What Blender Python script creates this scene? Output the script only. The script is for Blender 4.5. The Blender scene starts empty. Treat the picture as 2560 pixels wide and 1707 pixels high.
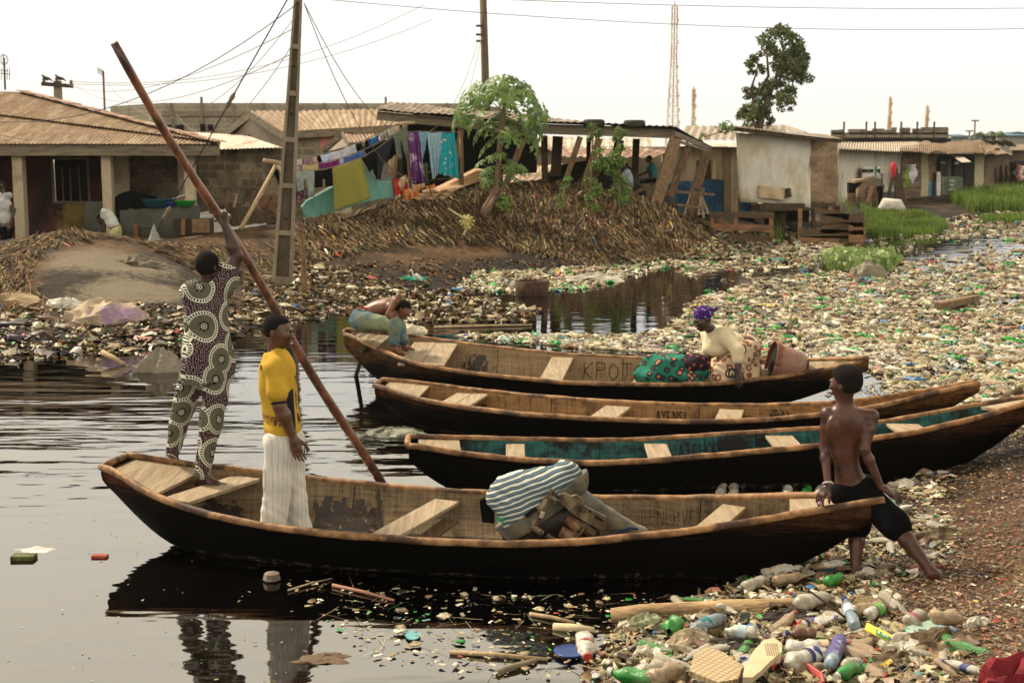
import bpy,math,random
import numpy as np
from mathutils import Vector,Matrix
R = math.radians
C = bpy.context.scene.collection
rng = np.random.default_rng(7)
random.seed(7)
# ------------------------------------------------------------------ camera
FPX,PITCH,H = 3100.0,R(8.26),2.7
camd = bpy.data.cameras.new('camera')
cam = bpy.data.objects.new('camera',camd); C.objects.link(cam)
camd.sensor_width = 36; camd.lens = FPX / 2560 * 36; camd.clip_end = 4000; camd.clip_start = 0.05
cam.location = (0,0,H); cam.rotation_euler = (math.pi/2 - PITCH,0,0)
camd.dof.use_dof = True; camd.dof.focus_distance = 9.0; camd.dof.aperture_fstop = 5.6
sc = bpy.context.scene; sc.camera = cam
sc.view_settings.view_transform = 'Standard'; sc.view_settings.look = 'None'
sc.view_settings.exposure = 0.3; sc.view_settings.gamma = 1.0
# ------------------------------------------------------------------ sky and sun
SUN_EL,SUN_ROT = R(48),R(-50)      # high hazy sun, behind to the left of the view
w = bpy.data.worlds.new('World'); sc.world = w; w.use_nodes = True
nt = w.node_tree; N = nt.nodes; L = nt.links; N.clear()
out = N.new('ShaderNodeOutputWorld'); bg = N.new('ShaderNodeBackground')
sky = N.new('ShaderNodeTexSky'); sky.sky_type = 'NISHITA'; sky.sun_disc = False
sky.sun_elevation = SUN_EL; sky.sun_rotation = SUN_ROT; sky.dust_density = 6; sky.air_density = 1.2
tc = N.new('ShaderNodeTexCoord'); sep = N.new('ShaderNodeSeparateXYZ'); L.new(tc.outputs['Generated'],sep.inputs[0])
rp = N.new('ShaderNodeValToRGB'); L.new(sep.outputs[2],rp.inputs[0])
e = rp.color_ramp.elements
e[0].position = 0.0; e[0].color = (7.0,6.9,6.5,1)
e[1].position = 1.0; e[1].color = (1.5,1.45,1.3,1)
for p_,c_ in ((.05,(7.4,7.4,7.0)),(.13,(7.9,7.9,7.6)),(.2,(11,10.4,9.0)),(.4,(17.5,15.6,12.2)),(.58,(7,6.3,5))):
    m_ = e.new(p_); m_.color = (*c_,1)
mx = N.new('ShaderNodeMix'); mx.data_type = 'RGBA'; mx.inputs[0].default_value = 0.95
L.new(sky.outputs[0],mx.inputs[6]); L.new(rp.outputs[0],mx.inputs[7])
L.new(mx.outputs[2],bg.inputs[0]); bg.inputs[1].default_value = 0.12
L.new(bg.outputs[0],out.inputs[0])
sd = bpy.data.lights.new('sun','SUN'); sd.energy = 4.9; sd.angle = R(8); sd.color = (1,.87,.68)
so = bpy.data.objects.new('sun',sd); C.objects.link(so)
# light travels along -Z of the lamp; sun azimuth measured from +Y, negative = left
_d = Vector((math.sin(SUN_ROT)*math.cos(SUN_EL),math.cos(SUN_ROT)*math.cos(SUN_EL),math.sin(SUN_EL)))
so.rotation_euler = _d.to_track_quat('Z','Y').to_euler()
# ------------------------------------------------------------------ places
_cp,_sp = math.cos(PITCH),math.sin(PITCH)
def ray(u,v):
    dx = (u-1280)/FPX; dy = (853.5-v)/FPX
    return Vector((dx,_cp + dy*_sp,-_sp + dy*_cp))
def P(u,v,Y):
    d = ray(u,v); k = Y/d.y
    return Vector((d.x*k,Y,H + d.z*k))
def G(u,v,z=0.0):
    d = ray(u,v); k = (z-H)/d.z
    return Vector((d.x*k,d.y*k,z))
def zof(v,Y): return P(1280,v,Y).z
# ------------------------------------------------------------------ tagging and tree of objects
def tag(o,label=None,cat=None,group=None,kind=None):
    if label: o['label'] = label
    if cat: o['category'] = cat
    if group: o['group'] = group
    if kind: o['kind'] = kind
    return o
def empty(name,loc,label=None,cat=None,group=None,rz=0):
    o = bpy.data.objects.new(name,None); C.objects.link(o)
    o.location = loc; o.rotation_euler = (0,0,rz); o.empty_display_size = .1
    return tag(o,label,cat,group)
def wloc(o):
    v = Vector((0,0,0))
    while o: v += o.location; o = o.parent
    return v
def children(o): return [c for c in bpy.data.objects if c.parent == o]
def copy_tree(o,kids,parent=None):
    c = o.copy(); C.objects.link(c); c.parent = parent
    for ch,k2 in kids.get(o,[]): copy_tree(ch,kids,c)
    return c
# ------------------------------------------------------------------ mesh builder (world coordinates)
class MB:
    def __init__(s): s.v = []; s.f = []; s.m = []; s.n = 0
    def add(s,verts,faces,mi=0):
        b = s.n
        s.v.extend([tuple(x) for x in verts]); s.n += len(verts)
        s.f.extend([tuple(i+b for i in f) for f in faces]); s.m.extend([mi]*len(faces)); return s
    def quad(s,a,b,c,d,mi=0): return s.add([a,b,c,d],[(0,1,2,3)],mi)
    def box(s,c,size,rot=None,mi=0,taper=1.0):
        c = Vector(c); hx,hy,hz = size[0]/2,size[1]/2,size[2]/2
        M = rot if rot is not None else Matrix.Identity(3)
        vs = []
        for z,t in ((-hz,1),(hz,taper)):
            for x,y in ((-hx,-hy),(hx,-hy),(hx,hy),(-hx,hy)): vs.append(c + M @ Vector((x*t,y*t,z)))
        return s.add(vs,[(3,2,1,0),(4,5,6,7),(0,1,5,4),(1,2,6,5),(2,3,7,6),(3,0,4,7)],mi)
    def bar(s,a,b,w,h=None,up=(0,0,1),mi=0,ext=0,taper=1.0):
        a = Vector(a); b = Vector(b); h = h or w; d = (b-a).normalized(); u = Vector(up)
        if abs(d.dot(u)) > .98: u = Vector((0,1,0))
        x = d.cross(u).normalized(); y = x.cross(d).normalized(); a = a-d*ext; b = b+d*ext
        vs = []
        for q,t in ((a,1),(b,taper)):
            for i,j in ((-1,-1),(1,-1),(1,1),(-1,1)): vs.append(q + x*(i*w/2*t) + y*(j*h/2*t))
        return s.add(vs,[(3,2,1,0),(4,5,6,7),(0,1,5,4),(1,2,6,5),(2,3,7,6),(3,0,4,7)],mi)
    def tube(s,pts,r,n=8,mi=0,cap=True):
        pts = [Vector(p) for p in pts]; k = len(pts)
        rr = r if hasattr(r,'__len__') else [r]*k
        vs = []; px = None
        for i in range(k):
            d = (pts[min(i+1,k-1)] - pts[max(i-1,0)]).normalized()
            if px is None:
                a = Vector((0,0,1)) if abs(d.z) < .9 else Vector((1,0,0)); px = d.cross(a).normalized()
            px = (px - d*px.dot(d)).normalized(); py = d.cross(px)
            for j in range(n):
                t = 2*math.pi*j/n; vs.append(pts[i] + (px*math.cos(t) + py*math.sin(t))*rr[i])
        fs = [(i*n+j,i*n+(j+1) % n,(i+1)*n+(j+1) % n,(i+1)*n+j) for i in range(k-1) for j in range(n)]
        if cap: fs += [tuple(range(n-1,-1,-1)),tuple((k-1)*n+j for j in range(n))]
        return s.add(vs,fs,mi)
    def lathe(s,prof,base,axis=(0,0,1),n=12,mi=0,squash=1.0):
        ax = Vector(axis).normalized(); a = Vector((0,0,1)) if abs(ax.z) < .9 else Vector((1,0,0))
        x = ax.cross(a).normalized(); y = ax.cross(x); base = Vector(base); vs = []
        for r_,h_ in prof:
            for j in range(n):
                t = 2*math.pi*j/n; vs.append(base + ax*h_ + (x*math.cos(t) + y*math.sin(t)*squash)*r_)
        k = len(prof)
        fs = [(i*n+j,i*n+(j+1) % n,(i+1)*n+(j+1) % n,(i+1)*n+j) for i in range(k-1) for j in range(n)]
        return s.add(vs,fs,mi)
    def grid(s,fn,nu,nv,mi=0):
        vs = [fn(i/(nu-1),j/(nv-1)) for j in range(nv) for i in range(nu)]
        fs = [(j*nu+i,j*nu+i+1,(j+1)*nu+i+1,(j+1)*nu+i) for j in range(nv-1) for i in range(nu-1)]
        return s.add(vs,fs,mi)
    def build(s,name,mat,parent=None,smooth=False,thick=0,bevel=0,loc=None):
        o = mesh_obj(name,s.v,s.f,mat,parent,smooth,s.m if any(s.m) else None,loc)
        if thick:
            md = o.modifiers.new('thick','SOLIDIFY'); md.thickness = thick; md.offset = 0
        if bevel:
            md = o.modifiers.new('bevel','BEVEL'); md.width = bevel; md.segments = 2; md.limit_method = 'ANGLE'
        return o
def mesh_obj(name,v,f,mat,parent=None,smooth=False,mi=None,loc=None):
    v = np.asarray(v,dtype=np.float64).reshape(-1,3)
    off = wloc(parent) if parent is not None else Vector((0,0,0))
    if loc is not None: off = off + (Vector(loc) - off)
    me = bpy.data.meshes.new(name)
    if isinstance(f,np.ndarray):
        nf,k = f.shape
        me.vertices.add(len(v)); me.vertices.foreach_set('co',(v - np.array(off)).astype(np.float32).ravel())
        me.loops.add(nf*k); me.loops.foreach_set('vertex_index',f.astype(np.int32).ravel())
        me.polygons.add(nf); me.polygons.foreach_set('loop_start',np.arange(0,nf*k,k,dtype=np.int32))
        me.update(calc_edges=True); me.validate()
    else:
        me.from_pydata((v - np.array(off)).tolist(),[],f)
    for m in (mat if isinstance(mat,(list,tuple)) else [mat]): me.materials.append(m)
    if mi is not None: me.polygons.foreach_set('material_index',np.asarray(mi,dtype=np.int32))
    if smooth: me.polygons.foreach_set('use_smooth',np.ones(len(me.polygons),dtype=bool))
    me.update()
    o = bpy.data.objects.new(name,me); C.objects.link(o)
    if parent is not None:
        o.parent = parent
        if loc is not None: o.location = Vector(loc) - wloc(parent)
    elif loc is not None: o.location = loc
    return o
# ------------------------------------------------------------------ numpy value noise
def _h(ix,iy,s):
    n = (ix*374761393 + iy*668265263 + s*1442695041) & 0xffffffff
    n = ((n ^ (n >> 13))*1274126177) & 0xffffffff
    return ((n ^ (n >> 16)) & 0xffff)/65535.0
def vnoise(x,y,s=0):
    x = np.asarray(x,float); y = np.asarray(y,float)
    ix = np.floor(x).astype(np.int64); iy = np.floor(y).astype(np.int64); fx = x-ix; fy = y-iy
    fx = fx*fx*(3-2*fx); fy = fy*fy*(3-2*fy)
    a = _h(ix,iy,s); b = _h(ix+1,iy,s); c = _h(ix,iy+1,s); d = _h(ix+1,iy+1,s)
    return (a*(1-fx)+b*fx)*(1-fy) + (c*(1-fx)+d*fx)*fy
def fbm(x,y,s=0,o=4):
    t = 0; a = .5; x = np.asarray(x,float); y = np.asarray(y,float)
    for i in range(o): t = t + a*(vnoise(x,y,s+i*17)-.5); x = x*2.03; y = y*2.03; a *= .5
    return t
# ------------------------------------------------------------------ materials
def newmat(name):
    m = bpy.data.materials.new(name); m.use_nodes = True; t = m.node_tree
    return m,t,t.nodes['Principled BSDF']
def c4(c): return (c[0],c[1],c[2],1)
def nmap(t,space,sc_,rot=(0,0,0)):
    tc = t.nodes.new('ShaderNodeTexCoord'); mp = t.nodes.new('ShaderNodeMapping')
    mp.inputs['Scale'].default_value = sc_ if hasattr(sc_,'__len__') else (sc_,sc_,sc_)
    mp.inputs['Rotation'].default_value = rot
    t.links.new(tc.outputs[space],mp.inputs[0]); return mp
def noise(t,vec,scale,detail=4,rough=.6):
    n = t.nodes.new('ShaderNodeTexNoise'); n.inputs['Scale'].default_value = scale
    n.inputs['Detail'].default_value = detail; n.inputs['Roughness'].default_value = rough
    t.links.new(vec,n.inputs['Vector']); return n
def ramp(t,fac,stops,interp='LINEAR'):
    r = t.nodes.new('ShaderNodeValToRGB'); r.color_ramp.interpolation = interp
    el = r.color_ramp.elements
    el[0].position = stops[0][0]; el[0].color = c4(stops[0][1]); el[1].position = stops[-1][0]; el[1].color = c4(stops[-1][1])
    for p,c in stops[1:-1]:
        q = el.new(p); q.color = c4(c)
    t.links.new(fac,r.inputs[0]); return r
def mixc(t,fac,a,b,mode='MIX'):
    m = t.nodes.new('ShaderNodeMix'); m.data_type = 'RGBA'; m.blend_type = mode
    for s_,i in ((fac,0),(a,6),(b,7)):
        if isinstance(s_,(int,float)): m.inputs[i].default_value = s_
        elif isinstance(s_,tuple): m.inputs[i].default_value = c4(s_)
        else: t.links.new(s_,m.inputs[i])
    return m.outputs[2]
def bump(t,b,hgt,strength=.5,dist=.02):
    n = t.nodes.new('ShaderNodeBump'); n.inputs['Strength'].default_value = strength; n.inputs['Distance'].default_value = dist
    t.links.new(hgt,n.inputs['Height']); t.links.new(n.outputs[0],b.inputs['Normal']); return n
_mc = {}
def M(name,c1,c2=None,scale=6,rough=.8,bmp=.4,dist=.01,stretch=(1,1,1),c3=None,spec=.3,metal=0,space='Object',trans=0,detail=5,thr=(.35,.65)):
    """general weathered material: three colours broken up by stretched noise, with relief"""
    if name in _mc: return _mc[name]
    m,t,b = newmat(name); mp = nmap(t,space,stretch)
    n1 = noise(t,mp.outputs[0],scale,detail,.65)
    c2 = c2 or tuple(x*.7 for x in c1)
    r = ramp(t,n1.outputs[0],[(thr[0],c2),(thr[1],c1)])
    col = r.outputs[0]
    if c3:
        n2 = noise(t,mp.outputs[0],scale*.35,4,.7); f = ramp(t,n2.outputs[0],[(.5,(0,0,0)),(.62,(1,1,1))])
        col = mixc(t,f.outputs[0],col,c3)
    t.links.new(col,b.inputs['Base Color']); b.inputs['Roughness'].default_value = rough
    b.inputs['Specular IOR Level'].default_value = spec; b.inputs['Metallic'].default_value = metal
    if trans: b.inputs['Transmission Weight'].default_value = trans
    if bmp:
        n3 = noise(t,mp.outputs[0],scale*3,3); bump(t,b,n3.outputs[0],bmp,dist)
    _mc[name] = m; return m
# ------------------------------------------------------------------ materials of the land
D = 1.0884
def wood(name,c1,c2,axis=0,scale=3.0,rough=.75,c3=None,bmp=.5):
    st = [14,14,14]; st[axis] = 1.0
    return M(name,c1,c2,scale=scale,rough=rough,bmp=bmp,dist=.006,stretch=tuple(st),c3=c3)
# control points of the ground: (u, v in display px, Y) or (u, v, None, z)
shore = [(-500,850),(-200,838),(0,828),(150,812),(300,800),(400,792),(560,772),(640,745),(760,728),(830,700),(960,672),
         (1100,662),(1250,640),(1400,614),(1550,598),(1640,572),(1700,556),(1800,548),(1900,546),(1990,540),(2010,522),(2100,513),
         (2170,502),(2200,484),(2352,470),(2600,460),(3000,452)]
near_shore = [(1250,1720),(1330,1600),(1430,1480),(1480,1420),(1640,1360),(1760,1305),(1850,1262),(1930,1212),(1990,1160),(2040,1100),(2120,1050),
              (2180,1000),(2230,940),(2290,890),(2400,850),(2600,815),(2900,790),(3400,770)]
pts = []
def add_px(u,v,Y=None,z=None):
    p = P(u*D,v*D,Y) if Y else G(u*D,v*D,z); pts.append((p.x,p.y,p.z))
S_far = [G(u*D,v*D,0) for u,v in shore]; S_near = [G(u*D,v*D,0) for u,v in near_shore]
for p in S_far:
    pts.append((p.x,p.y,0.0))
    r_ = Vector((p.x,p.y,0)).normalized(); pts.append((p.x - r_.x*1.2,p.y - r_.y*1.2,-.35))
for p in S_near:
    pts.append((p.x,p.y,0.0)); pts.append((p.x - .9,p.y + .15,-.35))
# left mound
for u,v,Y in [(0,560,25.5),(-200,570,26),(80,548,26),(150,530,26),(240,548,26),(330,562,26),(430,580,27),(520,572,28),(0,640,22),(150,620,22.6),(300,640,22.4),(0,700,20.3),
                (200,700,20.6),(350,690,21),(430,660,23),(0,760,18.5),(200,755,18.6),(380,745,19),(500,700,21.3),(560,660,24),(650,645,25.3),(600,600,27),
                (-200,640,22),(-200,720,20)]: add_px(u,v,Y)
# behind the left mound: yard of the house
for x,y,z in [(-20,30,.6),(-14,29.5,.65),(-10,30,.75),(-8,31,.8),(-14,33,.5),(-20,34,.5),(-30,30,.5),(-30,40,.5),(-16,45,.5),(-5,50,.6),(-25,24,1.0),(-6,38,.8),(-5,33,.95)]: pts.append((x,y,z))
# centre mound: foot, slope and crest
for u,v,Y in [(700,610,28.3),(760,590,29.2),(900,575,30.8),(1000,572,32),(1100,590,32),(1200,580,33),(1000,610,29.5),(850,625,28),
                (660,545,30),(680,515,31),(760,498,32),(900,478,34),(1000,452,35.5),(1110,440,36.3),(1200,428,37),(1290,428,37.2),(1360,440,36.8),(1450,455,36.5),
                (1540,478,36.5),(1600,515,36.5),(1640,550,35.5),(1500,560,34.6),(1400,565,33.6),(1250,520,35),(1115,495,35.2),(950,530,32.6),(800,545,31),(1350,500,35.4),(1500,520,35.6)]: add_px(u,v,Y)
for x,y,z in [(-3,39,1.4),(0,41,1.6),(2,42,1.6),(5,41,1.2),(6,42,.9),(-4,44,.9),(0,47,.9),(8,48,.6)]: pts.append((x,y,z))
for u,v,z in [(1700,520,.3),(1800,520,.35),(1900,515,.35),(2000,500,.4),(2100,490,.4),(2200,466,.5),(2300,455,.5),(1800,480,.6),(2000,470,.6)]: add_px(u,v,None,z)
# near right bank
for u,v,z in [(2000,1330,.1),(2170,1340,.17),(2352,1340,.28),(1700,1450,.08),(1900,1450,.14),(2100,1450,.2),(2352,1450,.36),(1500,1560,.05),(1800,1560,.14),(2100,1560,.26),
                (2352,1560,.45),(2200,1150,.14),(2352,1150,.25),(2352,1000,.2),(2260,1050,.14),(2352,920,.1)]: add_px(u,v,None,z)
for x,y,z in [(4,7,.8),(6,8,1.1),(8,12,.8),(9,16,.5),(3,5,.75),(0.5,4.6,.05),(1,3,.5),(0,1.5,.9),(3,2,1.0),(6,4,1.2),(-3,2.5,.2),(-4,4,-.6),(-3,6,-.7),(0,7,-.7),(-6,12,-.8),(0,12,-.8),
                (5,15,-.5),(8,22,-.6),(3,24,-.7),(12,30,-.6),(20,40,-.5),(-12,10,-.8),(30,45,-.3),(16,24,.1),(30,28,.3),(40,60,-.3),(-8,-5,1),(8,-5,1)]: pts.append((x,y,z))
pts = np.array(pts)
# drop near duplicates
keep = []
for i in range(len(pts)):
    if all((pts[i,0]-pts[j,0])**2 + (pts[i,1]-pts[j,1])**2 > .09 for j in keep): keep.append(i)
pts = pts[keep]
_dist = np.sqrt(((pts[:,None,:2]-pts[None,:,:2])**2).sum(-1)); _ng = len(pts)
_A = np.zeros((_ng+1,_ng+1)); _A[:_ng,:_ng] = -_dist - np.eye(_ng)*.04*_dist.mean()*.1; _A[_ng,:_ng] = 1; _A[:_ng,_ng] = 1
_w = np.linalg.solve(_A,np.append(pts[:,2],0))
def ground_base(x,y):
    x = np.atleast_1d(np.asarray(x,float)); y = np.atleast_1d(np.asarray(y,float)); o = np.zeros(x.shape).ravel(); xf = x.ravel(); yf = y.ravel()
    for i in range(0,len(xf),20000):
        d = np.sqrt((xf[i:i+20000,None]-pts[None,:,0])**2 + (yf[i:i+20000,None]-pts[None,:,1])**2)
        o[i:i+20000] = -(d @ _w[:_ng]) + _w[_ng]
    return o.reshape(x.shape)
def ground_z(x,y):
    x = np.atleast_1d(np.asarray(x,float)); y = np.atleast_1d(np.asarray(y,float))
    z = ground_base(x,y)
    r = np.sqrt(x*x+y*y); far = np.clip((r-62)/20,0,1); z = z*(1-far) + .5*far
    left = np.clip((26-np.abs(x+26))/6,0,1)*0
    land = np.clip((z+.15)*3,0,1)
    near = np.clip((14-r)/4,0,1)
    amp = land*(.22*(1-near) + .05*near)*np.clip(1.4-far,0,1)
    z = z + amp*fbm(x*.9,y*.9,3,5) + land*(.10*(1-near)+.03*near)*fbm(x*4,y*4,9,4)
    return z
def gz(x,y): return float(ground_z(x,y)[0])
# ground sheet: fine where the photograph looks, coarse out to the horizon
def axis_pts(segs):
    o = []
    for a,b,s in segs: o.append(np.arange(a,b,s))
    return np.concatenate(o)
gx = np.concatenate([[-3000,-1200,-500,-200,-100,-60,-40],np.arange(-30,-16,.5),np.arange(-16,14,.13),np.arange(14,30,.3),np.arange(30,60,1.2),[70,100,200,500,1200,3000]])
gy = np.concatenate([[-300,-50,-10],np.arange(-4,3.6,.5),np.arange(3.6,9,.07),np.arange(9,17,.16),np.arange(17,40,.14),np.arange(40,60,.5),np.arange(60,110,3),[130,200,400,800,1600,3500]])
XX,YY = np.meshgrid(gx,gy); ZZ = ground_z(XX,YY)
nx,ny = len(gx),len(gy)
ii = np.arange(ny-1)[:,None]*nx + np.arange(nx-1)[None,:]; ii = ii.ravel()
F4 = np.stack([ii,ii+1,ii+nx+1,ii+nx],1)
def soil_mat():
    m,t,b = newmat('soil'); mp = nmap(t,'Object',1)
    n1 = noise(t,mp.outputs[0],.55,6,.6); n2 = noise(t,mp.outputs[0],7,8,.75); n3 = noise(t,mp.outputs[0],45,4,.7)
    base = ramp(t,n2.outputs[0],[(.3,(.035,.019,.009)),(.5,(.13,.068,.028)),(.7,(.27,.155,.065))])
    dark = ramp(t,n2.outputs[0],[(.35,(.006,.005,.004)),(.7,(.06,.038,.02))])
    f = ramp(t,n1.outputs[0],[(.42,(0,0,0)),(.52,(1,1,1))])
    col = mixc(t,f.outputs[0],base.outputs[0],dark.outputs[0])
    # wet black margin near the waterline
    g = t.nodes.new('ShaderNodeNewGeometry'); s = t.nodes.new('ShaderNodeSeparateXYZ'); t.links.new(g.outputs[0],s.inputs[0])
    wz = t.nodes.new('ShaderNodeMath'); wz.operation = 'MULTIPLY_ADD'; t.links.new(n2.outputs[0],wz.inputs[0]); wz.inputs[1].default_value = -.35; t.links.new(s.outputs[2],wz.inputs[2])
    wet = ramp(t,wz.outputs[0],[(0.0,(1,1,1)),(.12,(0,0,0))])
    col = mixc(t,wet.outputs[0],col,(.016,.011,.008))
    # reddish mulch of the near bank and pale sand on the left mound
    def blob(cx,cy,rx,ry,fr=.3):
        v = t.nodes.new('ShaderNodeVectorMath'); v.operation = 'SUBTRACT'; t.links.new(g.outputs[0],v.inputs[0]); v.inputs[1].default_value = (cx,cy,0)
        v2 = t.nodes.new('ShaderNodeVectorMath'); v2.operation = 'MULTIPLY'; t.links.new(v.outputs[0],v2.inputs[0]); v2.inputs[1].default_value = (1/rx,1/ry,0)
        ln = t.nodes.new('ShaderNodeVectorMath'); ln.operation = 'LENGTH'; t.links.new(v2.outputs[0],ln.inputs[0])
        a = t.nodes.new('ShaderNodeMath'); a.operation = 'MULTIPLY_ADD'; t.links.new(n2.outputs[0],a.inputs[0]); a.inputs[1].default_value = .9; t.links.new(ln.outputs['Value'],a.inputs[2])
        return ramp(t,a.outputs[0],[(.95,(1,1,1)),(1.0,(0,0,0))] if False else [(.0,(1,1,1)),(.8,(1,1,1)),(1.0,(0,0,0))]).outputs[0]
    sand = ramp(t,n3.outputs[0],[(.3,(.13,.10,.065)),(.7,(.34,.28,.19))])
    pa = P(255*D,605*D,23.6); pb = P(300*D,675*D,21.5)
    col = mixc(t,blob(pa.x,pa.y,2.6,2.6),col,sand.outputs[0]); col = mixc(t,blob(pb.x,pb.y,2.0,1.8),col,sand.outputs[0])
    mulch = ramp(t,n3.outputs[0],[(.3,(.05,.025,.014)),(.5,(.15,.072,.034)),(.72,(.32,.19,.10))])
    col = mixc(t,blob(4.2,5.5,5.0,9.0),col,mulch.outputs[0])
    tan = ramp(t,n3.outputs[0],[(.3,(.19,.11,.05)),(.7,(.34,.22,.11))])
    pc = G(2352*D,1330*D,.3); col = mixc(t,blob(pc.x+.25,pc.y-.1,.75,1.1),col,tan.outputs[0])
    t.links.new(col,b.inputs['Base Color']); b.inputs['Roughness'].default_value = .85; b.inputs['Specular IOR Level'].default_value = .25
    a = t.nodes.new('ShaderNodeMath'); a.operation = 'ADD'; t.links.new(n2.outputs[0],a.inputs[0]); t.links.new(n3.outputs[0],a.inputs[1])
    bump(t,b,a.outputs[0],.9,.08); return m
ground = mesh_obj('ground',np.stack([XX.ravel(),YY.ravel(),ZZ.ravel()],1),F4,soil_mat(),smooth=True); tag(ground,kind='structure')
# ------------------------------------------------------------------ water
def water_mat():
    m,t,b = newmat('black_water')
    g = t.nodes.new('ShaderNodeNewGeometry')
    def nz(scale,st,det,w=0):
        mp = t.nodes.new('ShaderNodeMapping'); mp.inputs['Scale'].default_value = st; mp.inputs['Location'].default_value = (w,w,0)
        t.links.new(g.outputs[0],mp.inputs[0]); return noise(t,mp.outputs[0],scale,det,.5)
    big = nz(1,(.4,1.5,1),2); mid = nz(1,(1.0,4.2,1),2,5); small = nz(1,(9,13,1),3,9)
    # choppiest between the left bank and the far boats, calm in the foreground
    s = t.nodes.new('ShaderNodeSeparateXYZ'); t.links.new(g.outputs[0],s.inputs[0])
    mr = t.nodes.new('ShaderNodeMapRange'); mr.inputs[1].default_value = 8.3; mr.inputs[2].default_value = 12.5; mr.inputs[3].default_value = .22; mr.inputs[4].default_value = 1.0
    mr.interpolation_type = 'SMOOTHSTEP'; t.links.new(s.outputs[1],mr.inputs[0])
    mr2 = t.nodes.new('ShaderNodeMapRange'); mr2.inputs[1].default_value = 10.6; mr2.inputs[2].default_value = 14.6; mr2.inputs[3].default_value = 1; mr2.inputs[4].default_value = .12
    mr2.interpolation_type = 'SMOOTHSTEP'; t.links.new(s.outputs[1],mr2.inputs[0])
    am = t.nodes.new('ShaderNodeMath'); am.operation = 'MULTIPLY'; t.links.new(mr.outputs[0],am.inputs[0]); t.links.new(mr2.outputs[0],am.inputs[1])
    def mul(a,k):
        q = t.nodes.new('ShaderNodeMath'); q.operation = 'MULTIPLY'; t.links.new(a,q.inputs[0])
        if isinstance(k,float): q.inputs[1].default_value = k
        else: t.links.new(k,q.inputs[1])
        return q.outputs[0]
    def add(a,b_):
        q = t.nodes.new('ShaderNodeMath'); q.operation = 'ADD'; t.links.new(a,q.inputs[0]); t.links.new(b_,q.inputs[1]); return q.outputs[0]
    # ring ripples spreading from a point by the left edge
    rings = []
    for cu,cv,fr,amp in ((60,1110,9.0,.16),(395,860,4.4,.45)):
        p = G(cu*D,cv*D); v = t.nodes.new('ShaderNodeVectorMath'); v.operation = 'DISTANCE'; t.links.new(g.outputs[0],v.inputs[0]); v.inputs[1].default_value = p
        dd = add(v.outputs['Value'],mul(mid.outputs[0],.4)); sn = t.nodes.new('ShaderNodeMath'); sn.operation = 'SINE'; t.links.new(mul(dd,fr*2.2),sn.inputs[0])
        fall = t.nodes.new('ShaderNodeMapRange'); fall.inputs[1].default_value = .1 if amp < .5 else .5; fall.inputs[2].default_value = 1.1 if amp < .5 else 4.5; fall.inputs[3].default_value = 1; fall.inputs[4].default_value = 0
        t.links.new(v.outputs['Value'],fall.inputs[0]); rings.append(mul(mul(sn.outputs[0],fall.outputs[0]),amp*.12))
    h = mul(add(add(mul(big.outputs[0],.62),mul(mid.outputs[0],.26)),mul(small.outputs[0],.012)),am.outputs[0])
    h = add(h,add(rings[0],rings[1]))
    bump(t,b,h,1.0,.10)
    sc_ = nz(.6,(1,1,1),5,3); col = ramp(t,sc_.outputs[0],[(.45,(.001,.001,.001)),(.8,(.006,.004,.003))])
    t.links.new(col.outputs[0],b.inputs['Base Color'])
    b.inputs['Roughness'].default_value = .03; b.inputs['IOR'].default_value = 1.65; b.inputs['Specular IOR Level'].default_value = .9
    return m
water = mesh_obj('water',[(-3000,-300,0),(3000,-300,0),(3000,60,0),(-3000,60,0),(3000,3400,0),(-3000,3400,0)],[(0,1,2,3),(3,2,4,5)],water_mat()); tag(water,kind='structure')
# ------------------------------------------------------------------ canoes
FONT = {'K': [[(0,0),(0,1)],[(.6,1),(0,.45),(.6,0)]],'P': [[(0,0),(0,1),(.55,.95),(.55,.55),(0,.5)]],'O': [[(.3,0),(0,.3),(0,.7),(.3,1),(.6,.7),(.6,.3),(.3,0)]],
        'T': [[(0,1),(.7,1)],[(.35,1),(.35,0)]],'N': [[(0,0),(0,1),(.6,0),(.6,1)]],'A': [[(0,0),(.35,1),(.65,0)],[(.15,.4),(.55,.4)]],'Y': [[(0,1),(.3,.5),(.6,1)],[(.3,.5),(.25,0)]],
        'E': [[(.5,1),(0,1),(0,0),(.5,0)],[(0,.5),(.45,.5)]],'S': [[(.55,.9),(.2,1),(0,.75),(.5,.4),(.5,.1),(0,0)]],'I': [[(.1,0),(.1,1)]],'L': [[(0,1),(0,0),(.5,0)]],
        'R': [[(0,0),(0,1),(.5,.9),(.5,.6),(0,.5),(.55,0)]],'V': [[(0,1),(.3,0),(.6,1)]],'U': [[(0,1),(0,.2),(.3,0),(.6,.2),(.6,1)]],'H': [[(0,0),(0,1)],[(.6,0),(.6,1)],[(0,.5),(.6,.5)]],
        'C': [[(.55,.9),(.2,1),(0,.5),(.2,0),(.55,.1)]],'-': [[(0,.5),(.4,.5)]],'X': [[(0,0),(.5,1)],[(0,1),(.5,0)]]}
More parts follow.
